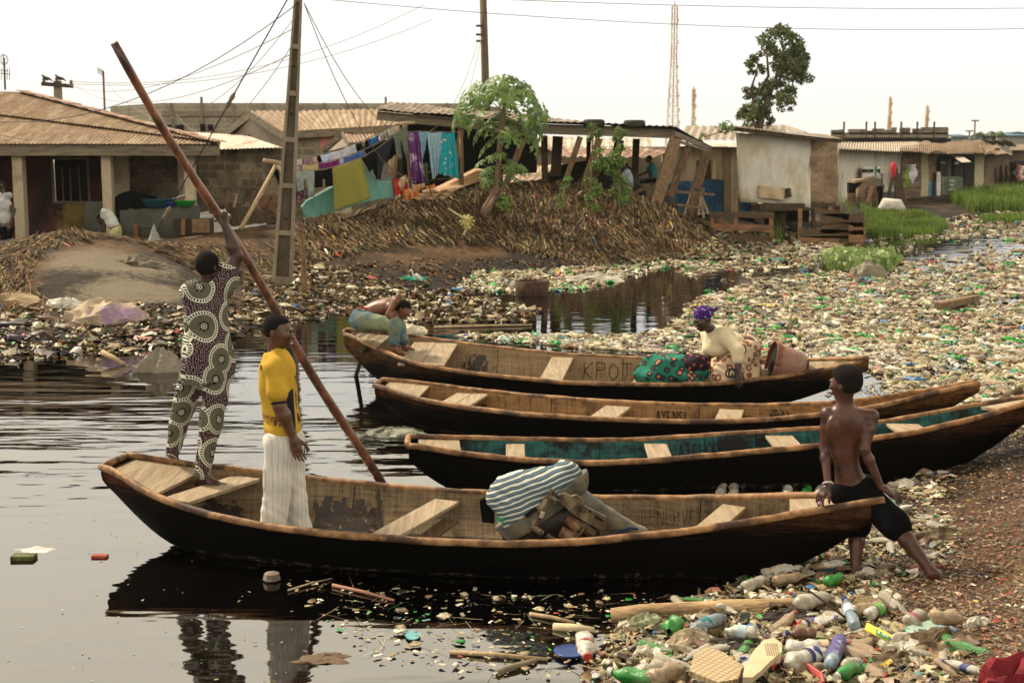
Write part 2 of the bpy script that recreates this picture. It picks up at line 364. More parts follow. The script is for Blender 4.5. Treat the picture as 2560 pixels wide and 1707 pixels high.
def hull_mat(name,top,brown):
    m,t,b = newmat(name); mp = nmap(t,'Object',(1,1,1)); mp2 = nmap(t,'Object',(1.2,1.2,16))
    n1 = noise(t,mp2.outputs[0],2.2,6,.7); n2 = noise(t,mp.outputs[0],16,5,.75)
    g = t.nodes.new('ShaderNodeNewGeometry'); s = t.nodes.new('ShaderNodeSeparateXYZ'); t.links.new(g.outputs[0],s.inputs[0])
    a = t.nodes.new('ShaderNodeMath'); a.operation = 'MULTIPLY_ADD'; t.links.new(n1.outputs[0],a.inputs[0]); a.inputs[1].default_value = .5; t.links.new(s.outputs[2],a.inputs[2])
    f = ramp(t,a.outputs[0],[(0,(0,0,0)),(top-.03,(0,0,0)),(top+.2,(1,1,1))])
    wc = ramp(t,n2.outputs[0],[(.35,tuple(x*.25 for x in brown)),(.7,brown)])
    col = mixc(t,f.outputs[0],(.004,.0035,.003),wc.outputs[0])
    # pale scratches of dried scum near the waterline
    l = t.nodes.new('ShaderNodeMath'); l.operation = 'MULTIPLY_ADD'; t.links.new(n1.outputs[0],l.inputs[0]); l.inputs[1].default_value = .16; t.links.new(s.outputs[2],l.inputs[2])
    f2 = ramp(t,l.outputs[0],[(.0,(0,0,0)),(.088,(0,0,0)),(.10,(1,1,1)),(.112,(0,0,0))]); f3 = ramp(t,n2.outputs[0],[(.5,(0,0,0)),(.62,(1,1,1))])
    col = mixc(t,mixc(t,1.0,f2.outputs[0],f3.outputs[0],'MULTIPLY'),col,(.16,.14,.11))
    t.links.new(col,b.inputs['Base Color']); b.inputs['Roughness'].default_value = .7; b.inputs['Specular IOR Level'].default_value = .04
    bump(t,b,n1.outputs[0],.5,.01); return m
def plank_mat(name,c1,c2,stain=(.03,.02,.012),stain_amt=(.56,.68),ang=0):
    """boat planking: fine weave of saw marks, grain along the boat, dark stains"""
    m,t,b = newmat(name); mpa = nmap(t,'Object',(1.1,1.1,22),(0,0,ang)); mpb = nmap(t,'Object',(26,3,1.2),(0,0,ang)); mp = nmap(t,'Object',1)
    na = noise(t,mpa.outputs[0],2.5,5,.7); nb = noise(t,mpb.outputs[0],2.2,4,.7); nc = noise(t,mp.outputs[0],3.2,6,.72); nd = noise(t,mp.outputs[0],22,4,.7)
    a = t.nodes.new('ShaderNodeMath'); a.operation = 'ADD'; t.links.new(na.outputs[0],a.inputs[0]); t.links.new(nb.outputs[0],a.inputs[1])
    h = t.nodes.new('ShaderNodeMath'); h.operation = 'MULTIPLY'; h.inputs[1].default_value = .5; t.links.new(a.outputs[0],h.inputs[0])
    col = ramp(t,h.outputs[0],[(.34,tuple(x*.32 for x in c2)),(.44,c2),(.6,c1)]).outputs[0]
    st = ramp(t,nc.outputs[0],[(stain_amt[0],(0,0,0)),(stain_amt[1],(1,1,1))]); col = mixc(t,st.outputs[0],col,stain)
    sp_ = ramp(t,nd.outputs[0],[(.66,(0,0,0)),(.74,(.8,.8,.8))]); col = mixc(t,sp_.outputs[0],col,tuple(x*.25 for x in c2))
    t.links.new(col,b.inputs['Base Color']); b.inputs['Roughness'].default_value = .72; b.inputs['Specular IOR Level'].default_value = .3
    bump(t,b,a.outputs[0],.5,.008); return m
rim_w = M('rim_wood',(.42,.23,.10),(.10,.045,.02),scale=3.2,rough=.6,bmp=.6,dist=.006,stretch=(2.5,2.5,2.5),c3=(.06,.03,.018),detail=8)
seat_w = wood('seat_wood',(.37,.285,.18),(.21,.15,.09),axis=1,scale=2.2,rough=.7)
seat_dark = wood('seat_edge',(.2,.12,.06),(.08,.045,.02),axis=1,scale=2.2)
ink = M('ink',(.03,.02,.018),rough=.9,bmp=0)
dark_line = M('seam_black',(.01,.008,.006),rough=.9,bmp=0)
tar_m = M('wet_tar',(.03,.02,.012),(.012,.008,.006),scale=20,rough=.35,spec=.4,bmp=.3)
class Boat: pass
def smooth_interp(a,xs,ys):
    # gentle smoothing of hand picked curves
    f = lambda q: np.interp(q,xs,ys)
    w_ = (xs[-1]-xs[0])*.03; return (f(a-w_)+2*f(a-.5*w_)+2*f(a)+2*f(a+.5*w_)+f(a+w_))/8
def make_boat(near,far,keel_mid,depth,label,inner,hullm,taper_b=(.12,.25),flare=.62,NS=72,floor_m=None,stern_w=1.0,rimr=.026):
    nw = np.array([G(*p) for p in near]); fw = np.array([G(*p) for p in far])
    a0 = (nw[0]+fw[0])/2; b0 = (nw[-1]+fw[-1])/2; ax = (b0-a0)[:2]; Lg = np.linalg.norm(ax); ax /= Lg; pr = np.array([-ax[1],ax[0]])
    def sp(w):
        s = (w[:,:2]-a0[:2]) @ ax; l = (w[:,:2]-a0[:2]) @ pr; o = np.argsort(s); return s[o],l[o],w[o,2]
    sn,ln_,zn = sp(nw); sf,lf,zf = sp(fw)
    B = Boat(); B.a0 = a0; B.ax = ax; B.pr = pr; B.L = Lg; s0 = min(sn[0],sf[0]); s1 = max(sn[-1],sf[-1])
    ss = s0 + (s1-s0)*(np.linspace(0,1,NS))
    def n_at(s): return np.array([smooth_interp(s,sn,ln_),smooth_interp(s,sn,zn)])
    def f_at(s): return np.array([smooth_interp(s,sf,lf),smooth_interp(s,sf,zf)])
    def W(s,l,z): q = a0[:2] + ax*s + pr*l; return Vector((q[0],q[1],z))
    B.W = W; B.s0 = s0; B.s1 = s1
    def prof(s):
        n = n_at(s); f = f_at(s); u = (s-s0)/(s1-s0)
        ra = np.clip(1-u/taper_b[0],0,1); rb = np.clip(1-(1-u)/taper_b[1],0,1)
        zk = keel_mid + (n[1]-.10-keel_mid)*ra**1.7*.9 + (n[1]-.06-keel_mid)*rb**1.5*.95
        cc = (n[0]+f[0])/2; hw = abs(f[0]-n[0])/2
        fl = flare*(1-.3*rb)
        return n,f,zk,cc - hw*fl,cc + hw*fl
    B.prof = prof; T = .022
    def ring(s,inset=0.0,lift=0.0):
        n,f,zk,cn,cf = prof(s); sg = 1 if f[0] > n[0] else -1
        def side(l0,z0,l1,z1,d):
            r = []
            for k in (0,.3,.62,.88): # slight outward belly
                r.append((l0+(l1-l0)*k + d*.035*math.sin(k*math.pi),z0+(z1-z0)*k))
            return r
        zb = zk+lift
        A = side(n[0]+sg*inset,n[1],cn+sg*inset*.4,zb,-sg); Z = side(f[0]-sg*inset,f[1],cf-sg*inset*.4,zb,sg)
        mid = [(cn+sg*inset*.6,zb+.004),((cn+cf)/2,zb-.008),(cf-sg*inset*.6,zb+.004)]
        return [W(s,l,z) for l,z in A + mid + Z[::-1]]
    def skin(inset,lift,flip=False,trim=0):
        vs = []; k = None
        st = ss if not trim else ss[trim:-trim] if trim > 0 else ss
        for s in st:
            r = ring(s,inset,lift); k = len(r); vs += r
        n = len(st); fs = [(i*k+j,i*k+j+1,(i+1)*k+j+1,(i+1)*k+j) for i in range(n-1) for j in range(k-1)]
        caps = [tuple(range(k)),tuple((n-1)*k+j for j in range(k))]
        return vs,fs + caps
    root = empty('canoe',(float((a0[0]+b0[0])/2),float((a0[1]+b0[1])/2),0),label,'canoe','wooden canoes drawn up side by side'); B.root = root
    v,f = skin(0,0); h = mesh_obj('hull',v,f,hullm,root,smooth=True)
    v,f = skin(T,.03,trim=1); mesh_obj('inner_planking',v,f,inner,root,smooth=True)
    # seams between bottom boards and sides, dark joint lines up the far side
    sm = MB()
    for q in (4,6):
        sm.tube([ring(s,T+.004,.038)[q] for s in ss[4:-8]],.005,4)
    for q in (.3,.55,.78):
        s = s0+(s1-s0)*q; r = ring(s,T+.003,.034); sm.tube(r[7:],.0035,4)
    sm.build('board_seam',dark_line,root)
    # gunwales: two rails on the sides and a stern board
    for side in (0,1):
        mb = MB(); pts_ = []
        for i,s in enumerate(ss):
            n,f2,*_ = prof(s); q = n if side == 0 else f2
            wob = .0015*math.sin(i*.9+side)+.001*math.sin(i*2.3)
            pts_.append(W(s,q[0],q[1]+.004+wob))
        mb.tube(pts_,[rimr*(1+.05*math.sin(i*1.7+side)) for i in range(len(pts_))],8)
        mb.build('gunwale',rim_w,root,smooth=True)
    mb = MB(); n,f2,*_ = prof(ss[0]); mb.tube([W(ss[0],n[0],n[1]),W(ss[0]-.01,(n[0]+f2[0])/2,(n[1]+f2[1])/2+.004),W(ss[0],f2[0],f2[1])],rimr,8); mb.build('transom_rail',rim_w,root,smooth=True)
    def stat(pn,z=None):  # station of a pixel seen on the near gunwale
        g = G(pn[0],pn[1],z if z is not None else .3); return float((np.array(g)[:2]-a0[:2]) @ ax)
    B.stat = stat
    def seat(near_px,far_px,wdt,drop=.035,th=.028,z=None,extra=0,mat=None,split=False):
        sa = stat(near_px,z); sb = stat(far_px,z); n = prof(sa)[0]; f_ = prof(sb)[1]; sg = 1 if f_[0] > n[0] else -1
        _n,_f,zk_,cn_,cf_ = prof(sa); ka = min(1,(drop+th)/max(.05,_n[1]-zk_)); _n2,_f2,zk2,cn2,cf2 = prof(sb); kb = min(1,(drop+th)/max(.05,_f2[1]-zk2))
        mb = MB(); a_ = W(sa,n[0]+(cn_-n[0])*ka+sg*.08,n[1]-drop); b_ = W(sb,f_[0]+(cf2-f_[0])*kb-sg*.04,f_[1]-drop)
        if split:
            dv = Vector((ax[0],ax[1],0))*(wdt/4+.003)
            mb.bar(a_-dv,b_-dv,wdt/2-.004,th); mb.bar(a_+dv,b_+dv,wdt/2-.004,th)
        else: mb.bar(a_,b_,wdt,th)
        o = mb.build('seat',mat or seat_w,root,bevel=.006); return (a_,b_)
    B.seat = seat
    def deck(s_len,at_stern=True):
        sA = ss[1] if at_stern else ss[-2]; sB = sA + (s_len if at_stern else -s_len); mb = MB(); vs = []
        for s in np.linspace(sA,sB,5):
            n,f_,*_ = prof(s); sg = 1 if f_[0] > n[0] else -1
            wd = abs(f_[0]-n[0]); q_ = min(.035,wd*.4); vs += [W(s,n[0]+sg*q_,n[1]-.02),W(s,f_[0]-sg*q_,f_[1]-.02)]
        for i in range(4): mb.add([vs[2*i],vs[2*i+1],vs[2*i+3],vs[2*i+2]],[(0,1,2,3)])
        mb.build('end_deck',seat_w,root,thick=.025)
    B.deck = deck
    def inner_pt(s,t,off=.008):
        r = ring(s,T+off,.035); seg = r[7:][::-1]  # far gunwale down to floor
        q = t*(len(seg)-1); i = min(int(q),len(seg)-2); return seg[i].lerp(seg[i+1],q-i)
    B.inner_pt = inner_pt
    def write(text,px0,px1,zpix,t_top,t_bot,mat=ink,r=.0055):
        sa = stat(px0,zpix); sb = stat(px1,zpix); tot = sum(.85 for _ in text); mb = MB(); x = 0
        for ch in text:
            for st in FONT.get(ch,[]):
                pl = []
                for k in range(len(st)-1):
                    for q in np.linspace(0,1,4):
                        px_ = st[k][0]+(st[k+1][0]-st[k][0])*q; py_ = st[k][1]+(st[k+1][1]-st[k][1])*q
                        jx = .03*math.sin(x*7+py_*5); pl.append(inner_pt(sa+(sb-sa)*(x+px_+jx)/tot,t_bot+(t_top-t_bot)*(py_+.04*math.sin(x*3))))
                mb.tube(pl,r,4)
            x += .85
        mb.build('lettering',mat,root)
    B.write = write
    def stain(ua,ub,zp,t0,t1,seed):
        sa = stat(ua,zp); sb = stat(ub,zp); n_,m_ = 100,40; mb = MB(); vs = [inner_pt(sa+(sb-sa)*i/(n_-1),t0+(t1-t0)*j/(m_-1),.011) for j in range(m_) for i in range(n_)]; fs = []
        for j in range(m_-1):
            for i in range(n_-1):
                x,y = i/(n_-1),j/(m_-1); e = min(x,1-x)*2.2; k = float(vnoise(i*.14+seed,j*.12,seed)*.55+vnoise(i*.33,j*.36+seed,3)*.3+vnoise(i*.8,j*.9+seed,7)*.15)
                if k*min(1,e+.25)*(.55+.6*y) > .30: fs.append((j*n_+i,j*n_+i+1,(j+1)*n_+i+1,(j+1)*n_+i))
        mb.add(vs,fs); mb.build('tar_stain',tar_m,root,smooth=True)
    B.stain = stain
    return B
pk1 = plank_mat('planking_brown',(.25,.175,.10),(.135,.09,.048),stain_amt=(.55,.68))
pk2 = plank_mat('planking_ochre',(.33,.18,.065),(.18,.095,.035),stain_amt=(.54,.68))
pk3 = plank_mat('planking_teal',(.035,.16,.15),(.015,.075,.075),stain=(.012,.012,.010),stain_amt=(.46,.58))
pk4 = plank_mat('planking_tan',(.33,.23,.125),(.2,.13,.065),stain_amt=(.6,.72))
B1 = make_boat([(256,1164,.55),(300,1188,.51),(380,1240,.42),(460,1268,.37),(540,1292,.34),(660,1316,.31),(820,1336,.29),(1100,1356,.28),(1268,1361,.28),(1416,1358,.28),(1564,1345,.31),(1700,1331,.34),(1804,1317,.38),(2008,1283,.47),(2140,1262,.55),(2210,1248,.58)],
               [(328,1139,.55),(460,1160,.44),(620,1178,.36),(820,1202,.30),(1100,1228,.28),(1478,1245,.28),(1700,1247,.33),(1950,1241,.45),(2060,1239,.50),(2200,1241,.58)],
               -.08,.3,'long brown plank canoe in the foreground with the striped outboard motor lying in it',pk1,hull_mat('tar_hull_one',.62,(.14,.06,.03)),taper_b=(.2,.2))
B2 = make_boat([(938,961,.42),(995,984,.36),(1060,1002,.33),(1139,1016,.30),(1298,1036,.28),(1490,1048,.27),(1716,1056,.27),(1891,1052,.29),(2054,1038,.34),(2174,1022,.38),(2281,997,.44),(2406,966,.52),(2443,958,.55)],
               [(960,950,.42),(1011,953,.38),(1139,970,.31),(1298,988,.28),(1500,1004,.27),(1700,1013,.27),(1900,1015,.29),(2049,1010,.33),(2157,1002,.37),(2323,976,.46),(2406,962,.53),(2440,952,.55)],
               -.08,.3,'ochre plank canoe with a dark hull, between the teal and the tan canoe',pk2,hull_mat('tar_hull_two',.55,(.2,.09,.035)),taper_b=(.16,.3))
B3 = make_boat([(1022,1113,.40),(1060,1120,.38),(1107,1128,.35),(1235,1144,.31),(1298,1150,.29),(1426,1157,.27),(1500,1159,.27),(1628,1153,.28),(1856,1133,.32),(2049,1115,.37),(2199,1095,.42),(2281,1083,.46),(2447,1045,.56),(2560,1010,.65),(2620,992,.70)],
               [(1037,1092,.42),(1100,1094,.38),(1282,1099,.32),(1500,1103,.28),(1610,1100,.28),(1821,1086,.32),(2049,1072,.37),(2207,1057,.42),(2364,1028,.50),(2560,993,.62),(2616,983,.70)],
               -.08,.3,'narrow canoe with worn teal paint inside, third of the four moored canoes',pk3,hull_mat('tar_hull_three',.68,(.13,.06,.03)),taper_b=(.12,.3))
B4 = make_boat([(864,833,.62),(925,865,.52),(1034,909,.42),(1100,922,.37),(1197,936,.33),(1415,958,.28),(1633,963,.27),(1796,960,.29),(1959,942,.34),(2068,923,.42),(2150,906,.5),(2172,900,.54)],
               [(892,826,.66),(1023,840,.56),(1197,865,.47),(1415,887,.42),(1633,898,.40),(1800,901,.40),(1905,902,.42),(2014,901,.46),(2100,898,.52),(2172,896,.56)],
               -.08,.3,'tan plank canoe farthest back, with the kneeling woman and the crouching boy aboard',pk4,hull_mat('tar_hull_four',.55,(.15,.075,.035)),taper_b=(.2,.25))
for B_ in (B1,B2,B3,B4):
    pr = [(round(float(s),1),round(float(B_.prof(s)[1][0]-B_.prof(s)[0][0]),2)) for s in np.linspace(B_.s0,B_.s1,9)]
    print('BOAT L=%.2f' % B_.L,pr)
B1.deck(.42); B2.deck(.4); B3.deck(.35); B4.deck(.42); B4.deck(.55,False); B3.deck(.4,False); B1.deck(.5,False)
s1a = B1.seat((433,1250),(575,1202),.24,z=.38)
B1.seat((940,1348),(1090,1272),.20,drop=.05,z=.26); B1.seat((1010,1352),(1100,1300),.12,drop=.17,z=.2,mat=seat_dark)
B1.seat((1765,1320),(1835,1280),.17,drop=.05,z=.33)
B2.seat((1130,1014),(1180,985),.34,z=.28,split=True); B2.seat((1500,1048),(1545,1018),.26,z=.25); B2.seat((1815,1050),(1830,1028),.24,z=.25)
B3.seat((1286,1145),(1286,1115),.16,z=.26); B3.seat((1650,1150),(1635,1108),.2,z=.25); B3.seat((1965,1122),(1940,1090),.24,z=.3); B3.seat((2260,1085),(2240,1062),.28,z=.38)
B4.seat((1045,908),(1100,868),.55,z=.42,split=True); B4.seat((1370,950),(1425,900),.26,z=.3); B4.seat((1600,958),(1640,920),.26,z=.3); B4.seat((1880,940),(1925,905),.2,z=.34,drop=.05)
B4.write('KPOTON',(1465,912),(1640,930),.3,.16,.6,r=.004)
B2.write('AYENSI',(1640,1022),(1725,1024),.2,.2,.6,r=.005)
B3.write('ATCHOUK-E',(1690,1112),(1845,1106),.22,.15,.6,r=.005)
B1.write('LENERVEUX',(1605,1280),(1790,1275),.22,.22,.5,r=.0018)
B1.write('IXI',(1500,1290),(1540,1290),.22,.7,.8,r=.002)
B1.stain((800,1240),(1010,1240),.1,.30,.98,2); B1.stain((930,1240),(985,1240),.2,.02,.9,5); B1.stain((560,1230),(700,1230),.1,.6,1,8); B1.stain((1440,1290),(1620,1290),.1,.5,1,11)
B4.stain((1150,900),(1240,900),.3,.2,.7,4); B2.stain((1900,1030),(1980,1030),.2,.1,.8,6); B2.stain((1150,1000),(1250,1000),.2,.4,1,9); B4.stain((1430,920),(1600,920),.2,.7,1,12)
# ------------------------------------------------------------------ building materials
def Q(u,v,Y): return P(u*D,v*D,Y)
def tin(name,c1,c2,c3=None,sc_=1.0,axis=1):
    st = [6,6,6]; st[axis] = .5
    return M(name,c1,c2,scale=1.6*sc_,rough=.75,bmp=.2,stretch=tuple(st),c3=c3,spec=.3,detail=6)
def block_mat(name,c1,c2,mortar,bw=.45,bh=.22,stain=(.06,.045,.03),amt=(.45,.62),vertical_y=False):
    m,t,b = newmat(name); mp = nmap(t,'Object',(1,1,1),(math.pi/2,0,0));
    sx = t.nodes.new('ShaderNodeSeparateXYZ'); tc = t.nodes.new('ShaderNodeTexCoord'); t.links.new(tc.outputs['Object'],sx.inputs[0])
    a = t.nodes.new('ShaderNodeMath'); a.operation = 'ADD'; t.links.new(sx.outputs[0],a.inputs[0]); t.links.new(sx.outputs[1],a.inputs[1])
    cx = t.nodes.new('ShaderNodeCombineXYZ'); t.links.new(a.outputs[0],cx.inputs[0]); t.links.new(sx.outputs[2],cx.inputs[1])
    br = t.nodes.new('ShaderNodeTexBrick'); t.links.new(cx.outputs[0],br.inputs[0]); br.inputs['Scale'].default_value = 1
    br.inputs['Brick Width'].default_value = bw; br.inputs['Row Height'].default_value = bh; br.inputs['Mortar Size'].default_value = .018; br.inputs['Mortar Smooth'].default_value = .3
    br.inputs['Color1'].default_value = c4(c1); br.inputs['Color2'].default_value = c4(c2); br.inputs['Mortar'].default_value = c4(mortar)
    n = noise(t,tc.outputs['Object'],1.1,6,.7); f = ramp(t,n.outputs[0],[(amt[0],(0,0,0)),(amt[1],(.85,.85,.85))])
    n2 = noise(t,tc.outputs['Object'],9,5,.7); f2 = ramp(t,n2.outputs[0],[(.3,(.55,.55,.55)),(.7,(1,1,1))])
    col = mixc(t,f.outputs[0],br.outputs[0],stain); col = mixc(t,1.0,col,f2.outputs[0],'MULTIPLY')
    t.links.new(col,b.inputs['Base Color']); b.inputs['Roughness'].default_value = .9; bump(t,b,br.outputs['Fac'],-.6,.02); return m
def plaster(name,c1,soot=(.02,.015,.012),amt=(.5,.66),sc_=1.2,c2=None):
    return M(name,c1,c2 or tuple(x*.75 for x in c1),scale=sc_*3,rough=.9,bmp=.2,c3=soot) if amt is None else _plaster(name,c1,soot,amt,sc_)
def _plaster(name,c1,soot,amt,sc_):
    m,t,b = newmat(name); mp = nmap(t,'Object',(1,1,.7)); n1 = noise(t,mp.outputs[0],sc_,6,.65); n2 = noise(t,mp.outputs[0],11,5,.7)
    f = ramp(t,n1.outputs[0],[(amt[0],(0,0,0)),(amt[1],(1,1,1))]); v = ramp(t,n2.outputs[0],[(.3,tuple(x*.68 for x in c1)),(.7,c1)])
    t.links.new(mixc(t,f.outputs[0],v.outputs[0],soot),b.inputs['Base Color']); b.inputs['Roughness'].default_value = .9; bump(t,b,n2.outputs[0],.3,.01); return m
rust_roof = tin('rusty_tin',(.30,.20,.115),(.17,.10,.055),(.36,.27,.17))
rust_roof2 = tin('rusty_tin_dark',(.30,.17,.10),(.15,.08,.05),(.36,.25,.17))
pale_roof = tin('pale_tin',(.58,.52,.43),(.36,.29,.21),(.30,.2,.13))
fascia_m = M('grey_board',(.24,.20,.14),(.11,.085,.055),scale=2.2,stretch=(.8,2,6),bmp=.3)
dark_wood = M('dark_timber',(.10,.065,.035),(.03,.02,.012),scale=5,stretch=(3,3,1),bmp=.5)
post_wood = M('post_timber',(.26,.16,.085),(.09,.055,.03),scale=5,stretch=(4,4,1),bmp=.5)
pole_wood = M('pole_timber',(.46,.34,.2),(.28,.19,.11),scale=5,stretch=(4,4,1),bmp=.3)
cream = _plaster('cream_plaster',(.50,.41,.27),(.14,.09,.05),(.55,.75),1.5)
red_wall = _plaster('red_plaster',(.14,.035,.025),(.012,.008,.007),(.42,.6),.9)
yellow_wall = _plaster('yellow_plaster',(.30,.2,.06),(.012,.008,.006),(.42,.58),1.1)
grey_wall = _plaster('grey_render',(.085,.085,.07),(.03,.03,.025),(.5,.7),1.2)
conc = _plaster('weathered_concrete',(.27,.22,.155),(.13,.10,.07),(.5,.7),2.0)
block_dark = block_mat('block_wall_stained',(.33,.26,.165),(.18,.14,.085),(.38,.31,.2))
block_pale = block_mat('block_wall_pale',(.42,.37,.27),(.30,.26,.185),(.50,.45,.34),stain=(.17,.13,.085),amt=(.52,.7))
block_far = block_mat('block_wall_far',(.28,.24,.18),(.22,.19,.14),(.33,.29,.22),bw=.9,bh=.45)
pink = _plaster('pink_paint',(.52,.2,.16),(.2,.12,.09),(.55,.7),2)
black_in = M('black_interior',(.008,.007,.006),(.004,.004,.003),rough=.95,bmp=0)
black_tarp = M('black_tarpaulin',(.012,.011,.01),(.006,.006,.005),rough=.6,bmp=.5,scale=2)
def roof_patch(mb,xs,low,top,wave=.11,amp=.015,rows=5,sag=.02,mi=0):
    """corrugated sheets between a lower and an upper edge given as functions of 0..1"""
    a,b = Vector(low(0)),Vector(low(1)); n = max(8,int((b-a).length/wave)*4); up = Vector((0,0,1)); vs = []
    for j in range(rows):
        t = j/(rows-1)
        for i in range(n+1):
            s = i/n; p = Vector(low(s)).lerp(Vector(top(s)),t); q = s*n/4
            vs.append(p + up*(amp*math.sin(q*2*math.pi) + sag*(vnoise(s*9,t*3,5)-.5)))
    mb.add(vs,[(j*(n+1)+i,j*(n+1)+i+1,(j+1)*(n+1)+i+1,(j+1)*(n+1)+i) for j in range(rows-1) for i in range(n)],mi)
def ln(a,b): a = Vector(a); b = Vector(b); return lambda s: a.lerp(b,s)
def wallq(mb,a,b,z0,z1,z1b=None,mi=0,th=.12):
    """upright wall between two plan points"""
    a = Vector((a[0],a[1],0)); b = Vector((b[0],b[1],0)); d = (b-a).normalized(); nrm = Vector((-d.y,d.x,0))*th; up = Vector((0,0,1)); z1b = z1 if z1b is None else z1b
    vs = [a+up*z0,b+up*z0,b+up*z1b,a+up*z1]; vs += [v+nrm for v in vs]
    mb.add(vs,[(0,1,2,3),(7,6,5,4),(3,2,6,7),(0,3,7,4),(1,5,6,2),(4,5,1,0)],mi)
def XY(u,Y,v=400): p = P(u*D,v*D,Y); return (p.x,p.y)
# ------------------------------------------------------------------ house on the left
h1 = empty('veranda_house',(-12,32,.5),'low house with rusty hipped tin roof, pale pillars and sooty red walls','house')
ez = Q(0,331,31).z; EL = Vector((-24,31,ez+.02)); ER = Vector(Q(507,329,31)); ER.z = ez
RE = Q(50,212,36.5); RL = Vector((-24,36.5,RE.z+.25))
mb = MB(); hip = lambda x: Vector((x,31 + (36.5-31)*min(1,max(0,(ER.x-x)/(ER.x-RE.x))),ez + (RE.z-ez)*min(1,max(0,(ER.x-x)/(ER.x-RE.x)))**1.0 + (max(0,RE.x-x))*.03))
mid_ = lambda x,k: Vector((x,31,ez)).lerp(hip(x),k)
roof_patch(mb,0,lambda s: Vector((EL.x+(ER.x-EL.x)*s,30.95,ez)),lambda s: mid_(EL.x+(ER.x-EL.x)*s,.56),rows=4)
roof_patch(mb,0,lambda s: mid_(EL.x+(ER.x-EL.x)*s,.53)+Vector((0,-.03,.05)),lambda s: hip(EL.x+(ER.x-EL.x)*s),rows=4)
rear = Vector((ER.x-2.5,38,ez-.1)); mb.add([ER,rear,RE,Vector((-24,42,ez)),RL],[(0,1,2),(1,3,4,2)])
mb.build('roof',rust_roof,h1)
mb = MB(); k = MB()
for i in range(14):
    s0,s1 = i/14,(i+1)/14; a = RE.lerp(ER,s0); b = RE.lerp(ER,min(1,s1+.02)); k.bar(a+Vector((0,0,.05)),b+Vector((0,0,.03+.03*(i % 2))),.34,.02)
k.build('ridge_cap',rust_roof2,h1)
mb.bar((-24,31.08,ez-.15),(ER.x-.05,31.08,ez-.15),.04,.27); mb.bar((ER.x-.07,31.06,ez-.15),(rear.x,rear.y,ez-.15),.04,.25); mb.build('fascia_board',fascia_m,h1)
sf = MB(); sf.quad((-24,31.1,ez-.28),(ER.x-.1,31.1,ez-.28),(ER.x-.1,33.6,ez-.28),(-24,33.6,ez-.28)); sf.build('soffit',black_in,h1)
def pillar(u0,v0,u1,v1,w,Y,top_v=348):
    a = Q(u0,v0,Y); b = Q(u1,v1,Y); m_ = MB(); m_.bar((a.x,Y,ez-.25),(b.x,Y,min(b.z,.3)),w,w,up=(0,1,0)); m_.build('pillar',cream,h1,bevel=.015)
pillar(42,350,52,560,.26,31.4); pillar(245,350,252,520,.24,31.4); pillar(436,350,438,500,.24,31.6); pillar(-75,350,-60,560,.26,31.4)
bk = MB(); x0,x1 = XY(-300,34.3)[0],XY(120,34.3)[0]; wallq(bk,(x0,34.3),(x1,34.3),.2,ez); bk.build('red_wall',red_wall,h1)
bk = MB(); wx0,wx1 = x1,XY(207,34.3)[0]; wz0,wz1 = Q(150,467,34.3).z,Q(150,362,34.3).z
wallq(bk,(wx0,34.3),(wx1,34.3),.2,wz0); bk.build('yellow_wall',yellow_wall,h1)
bk = MB(); wallq(bk,(wx0,34.3),(wx1,34.3),wz1,ez); wallq(bk,(wx1,34.3),(XY(238,34.3)[0],34.3),.2,ez); bk.build('sooty_wall',red_wall,h1)
bk = MB(); wallq(bk,XY(238,33.6),XY(295,33.6),.2,ez-.28); bk.build('end_wall',cream,h1)
bk = MB(); wallq(bk,XY(408,32.6),XY(430,31.9),.2,ez-.28); bk.build('corner_wall',cream,h1)
wd = MB(); cx = (wx0+wx1)/2
for x in (wx0+.03,wx1-.03): wd.bar((x,34.25,wz0),(x,34.25,wz1),.06,.06,up=(0,1,0))
for z in (wz0+.03,wz1-.03): wd.bar((wx0,34.24,z),(wx1,34.24,z),.06,.06)
win = wd.build('window',fascia_m,h1)
wb = MB()
for k_ in (.3,.5,.74): wb.bar((wx0+(wx1-wx0)*k_,34.2,wz0),(wx0+(wx1-wx0)*k_,34.2,wz1-.25),.025,.025,up=(0,1,0))
wb.build('window_bar',fascia_m,win)
wb = MB(); wb.quad((wx0,34.5,wz0),(wx1,34.5,wz0),(wx1,34.5,wz1),(wx0,34.5,wz1)); wb.build('pane',black_in,win)
lw = MB(); pA,pB = Q(182,478,31.2),Q(268,486,31.2); lw.bar((pA.x,31.7,(pA.z+.1)/2),(pB.x-.1,31.7,(pA.z+.1)/2),.15,pA.z-.1+.3)
lw.build('veranda_wall',grey_wall,h1)
lw = MB(); pA,pB = Q(272,484,31.2),Q(452,472,31.2); wallq(lw,(pA.x,31.3),(pB.x,31.3),.1,pA.z,pB.z,th=.2); lw.build('low_wall',grey_wall,h1)
# wall of blocks behind and the other houses
bw = MB(); wallq(bw,XY(270,36.2),XY(720,36.2),.3,Q(400,338,36.2).z,Q(720,338,36.2).z,th=.2); o = bw.build('block_wall',block_dark); tag(o,'stained concrete block wall running behind the house and the washing','wall')
def lean_roof(name,label,quad,mat,Yh,thick=True):
    mb = MB(); a,b,c,d = [Q(*q) for q in quad]; roof_patch(mb,0,ln(a,b),ln(d,c),rows=4); return mb
lr = empty('lean_to',(-7.5,38,1),'small lean-to with a pale tin roof beside the hipped house','lean-to')
mb = MB(); roof_patch(mb,0,ln(Q(440,345,35.6),Q(648,339,35.6)),ln(Q(395,300,39.5),Q(570,312,39.5)),rows=4); mb.build('roof',pale_roof,lr)
mb = MB(); a_,b_ = Q(400,335,39.4),Q(575,335,39.4); wallq(mb,(a_.x,39.4),(b_.x,39.4),.3,a_.z+.35); mb.build('wall',block_dark,lr)
h2 = empty('gabled_house',(-5,46,.6),'house with a brown tin gable roof and pink painted patches behind the washing','house')
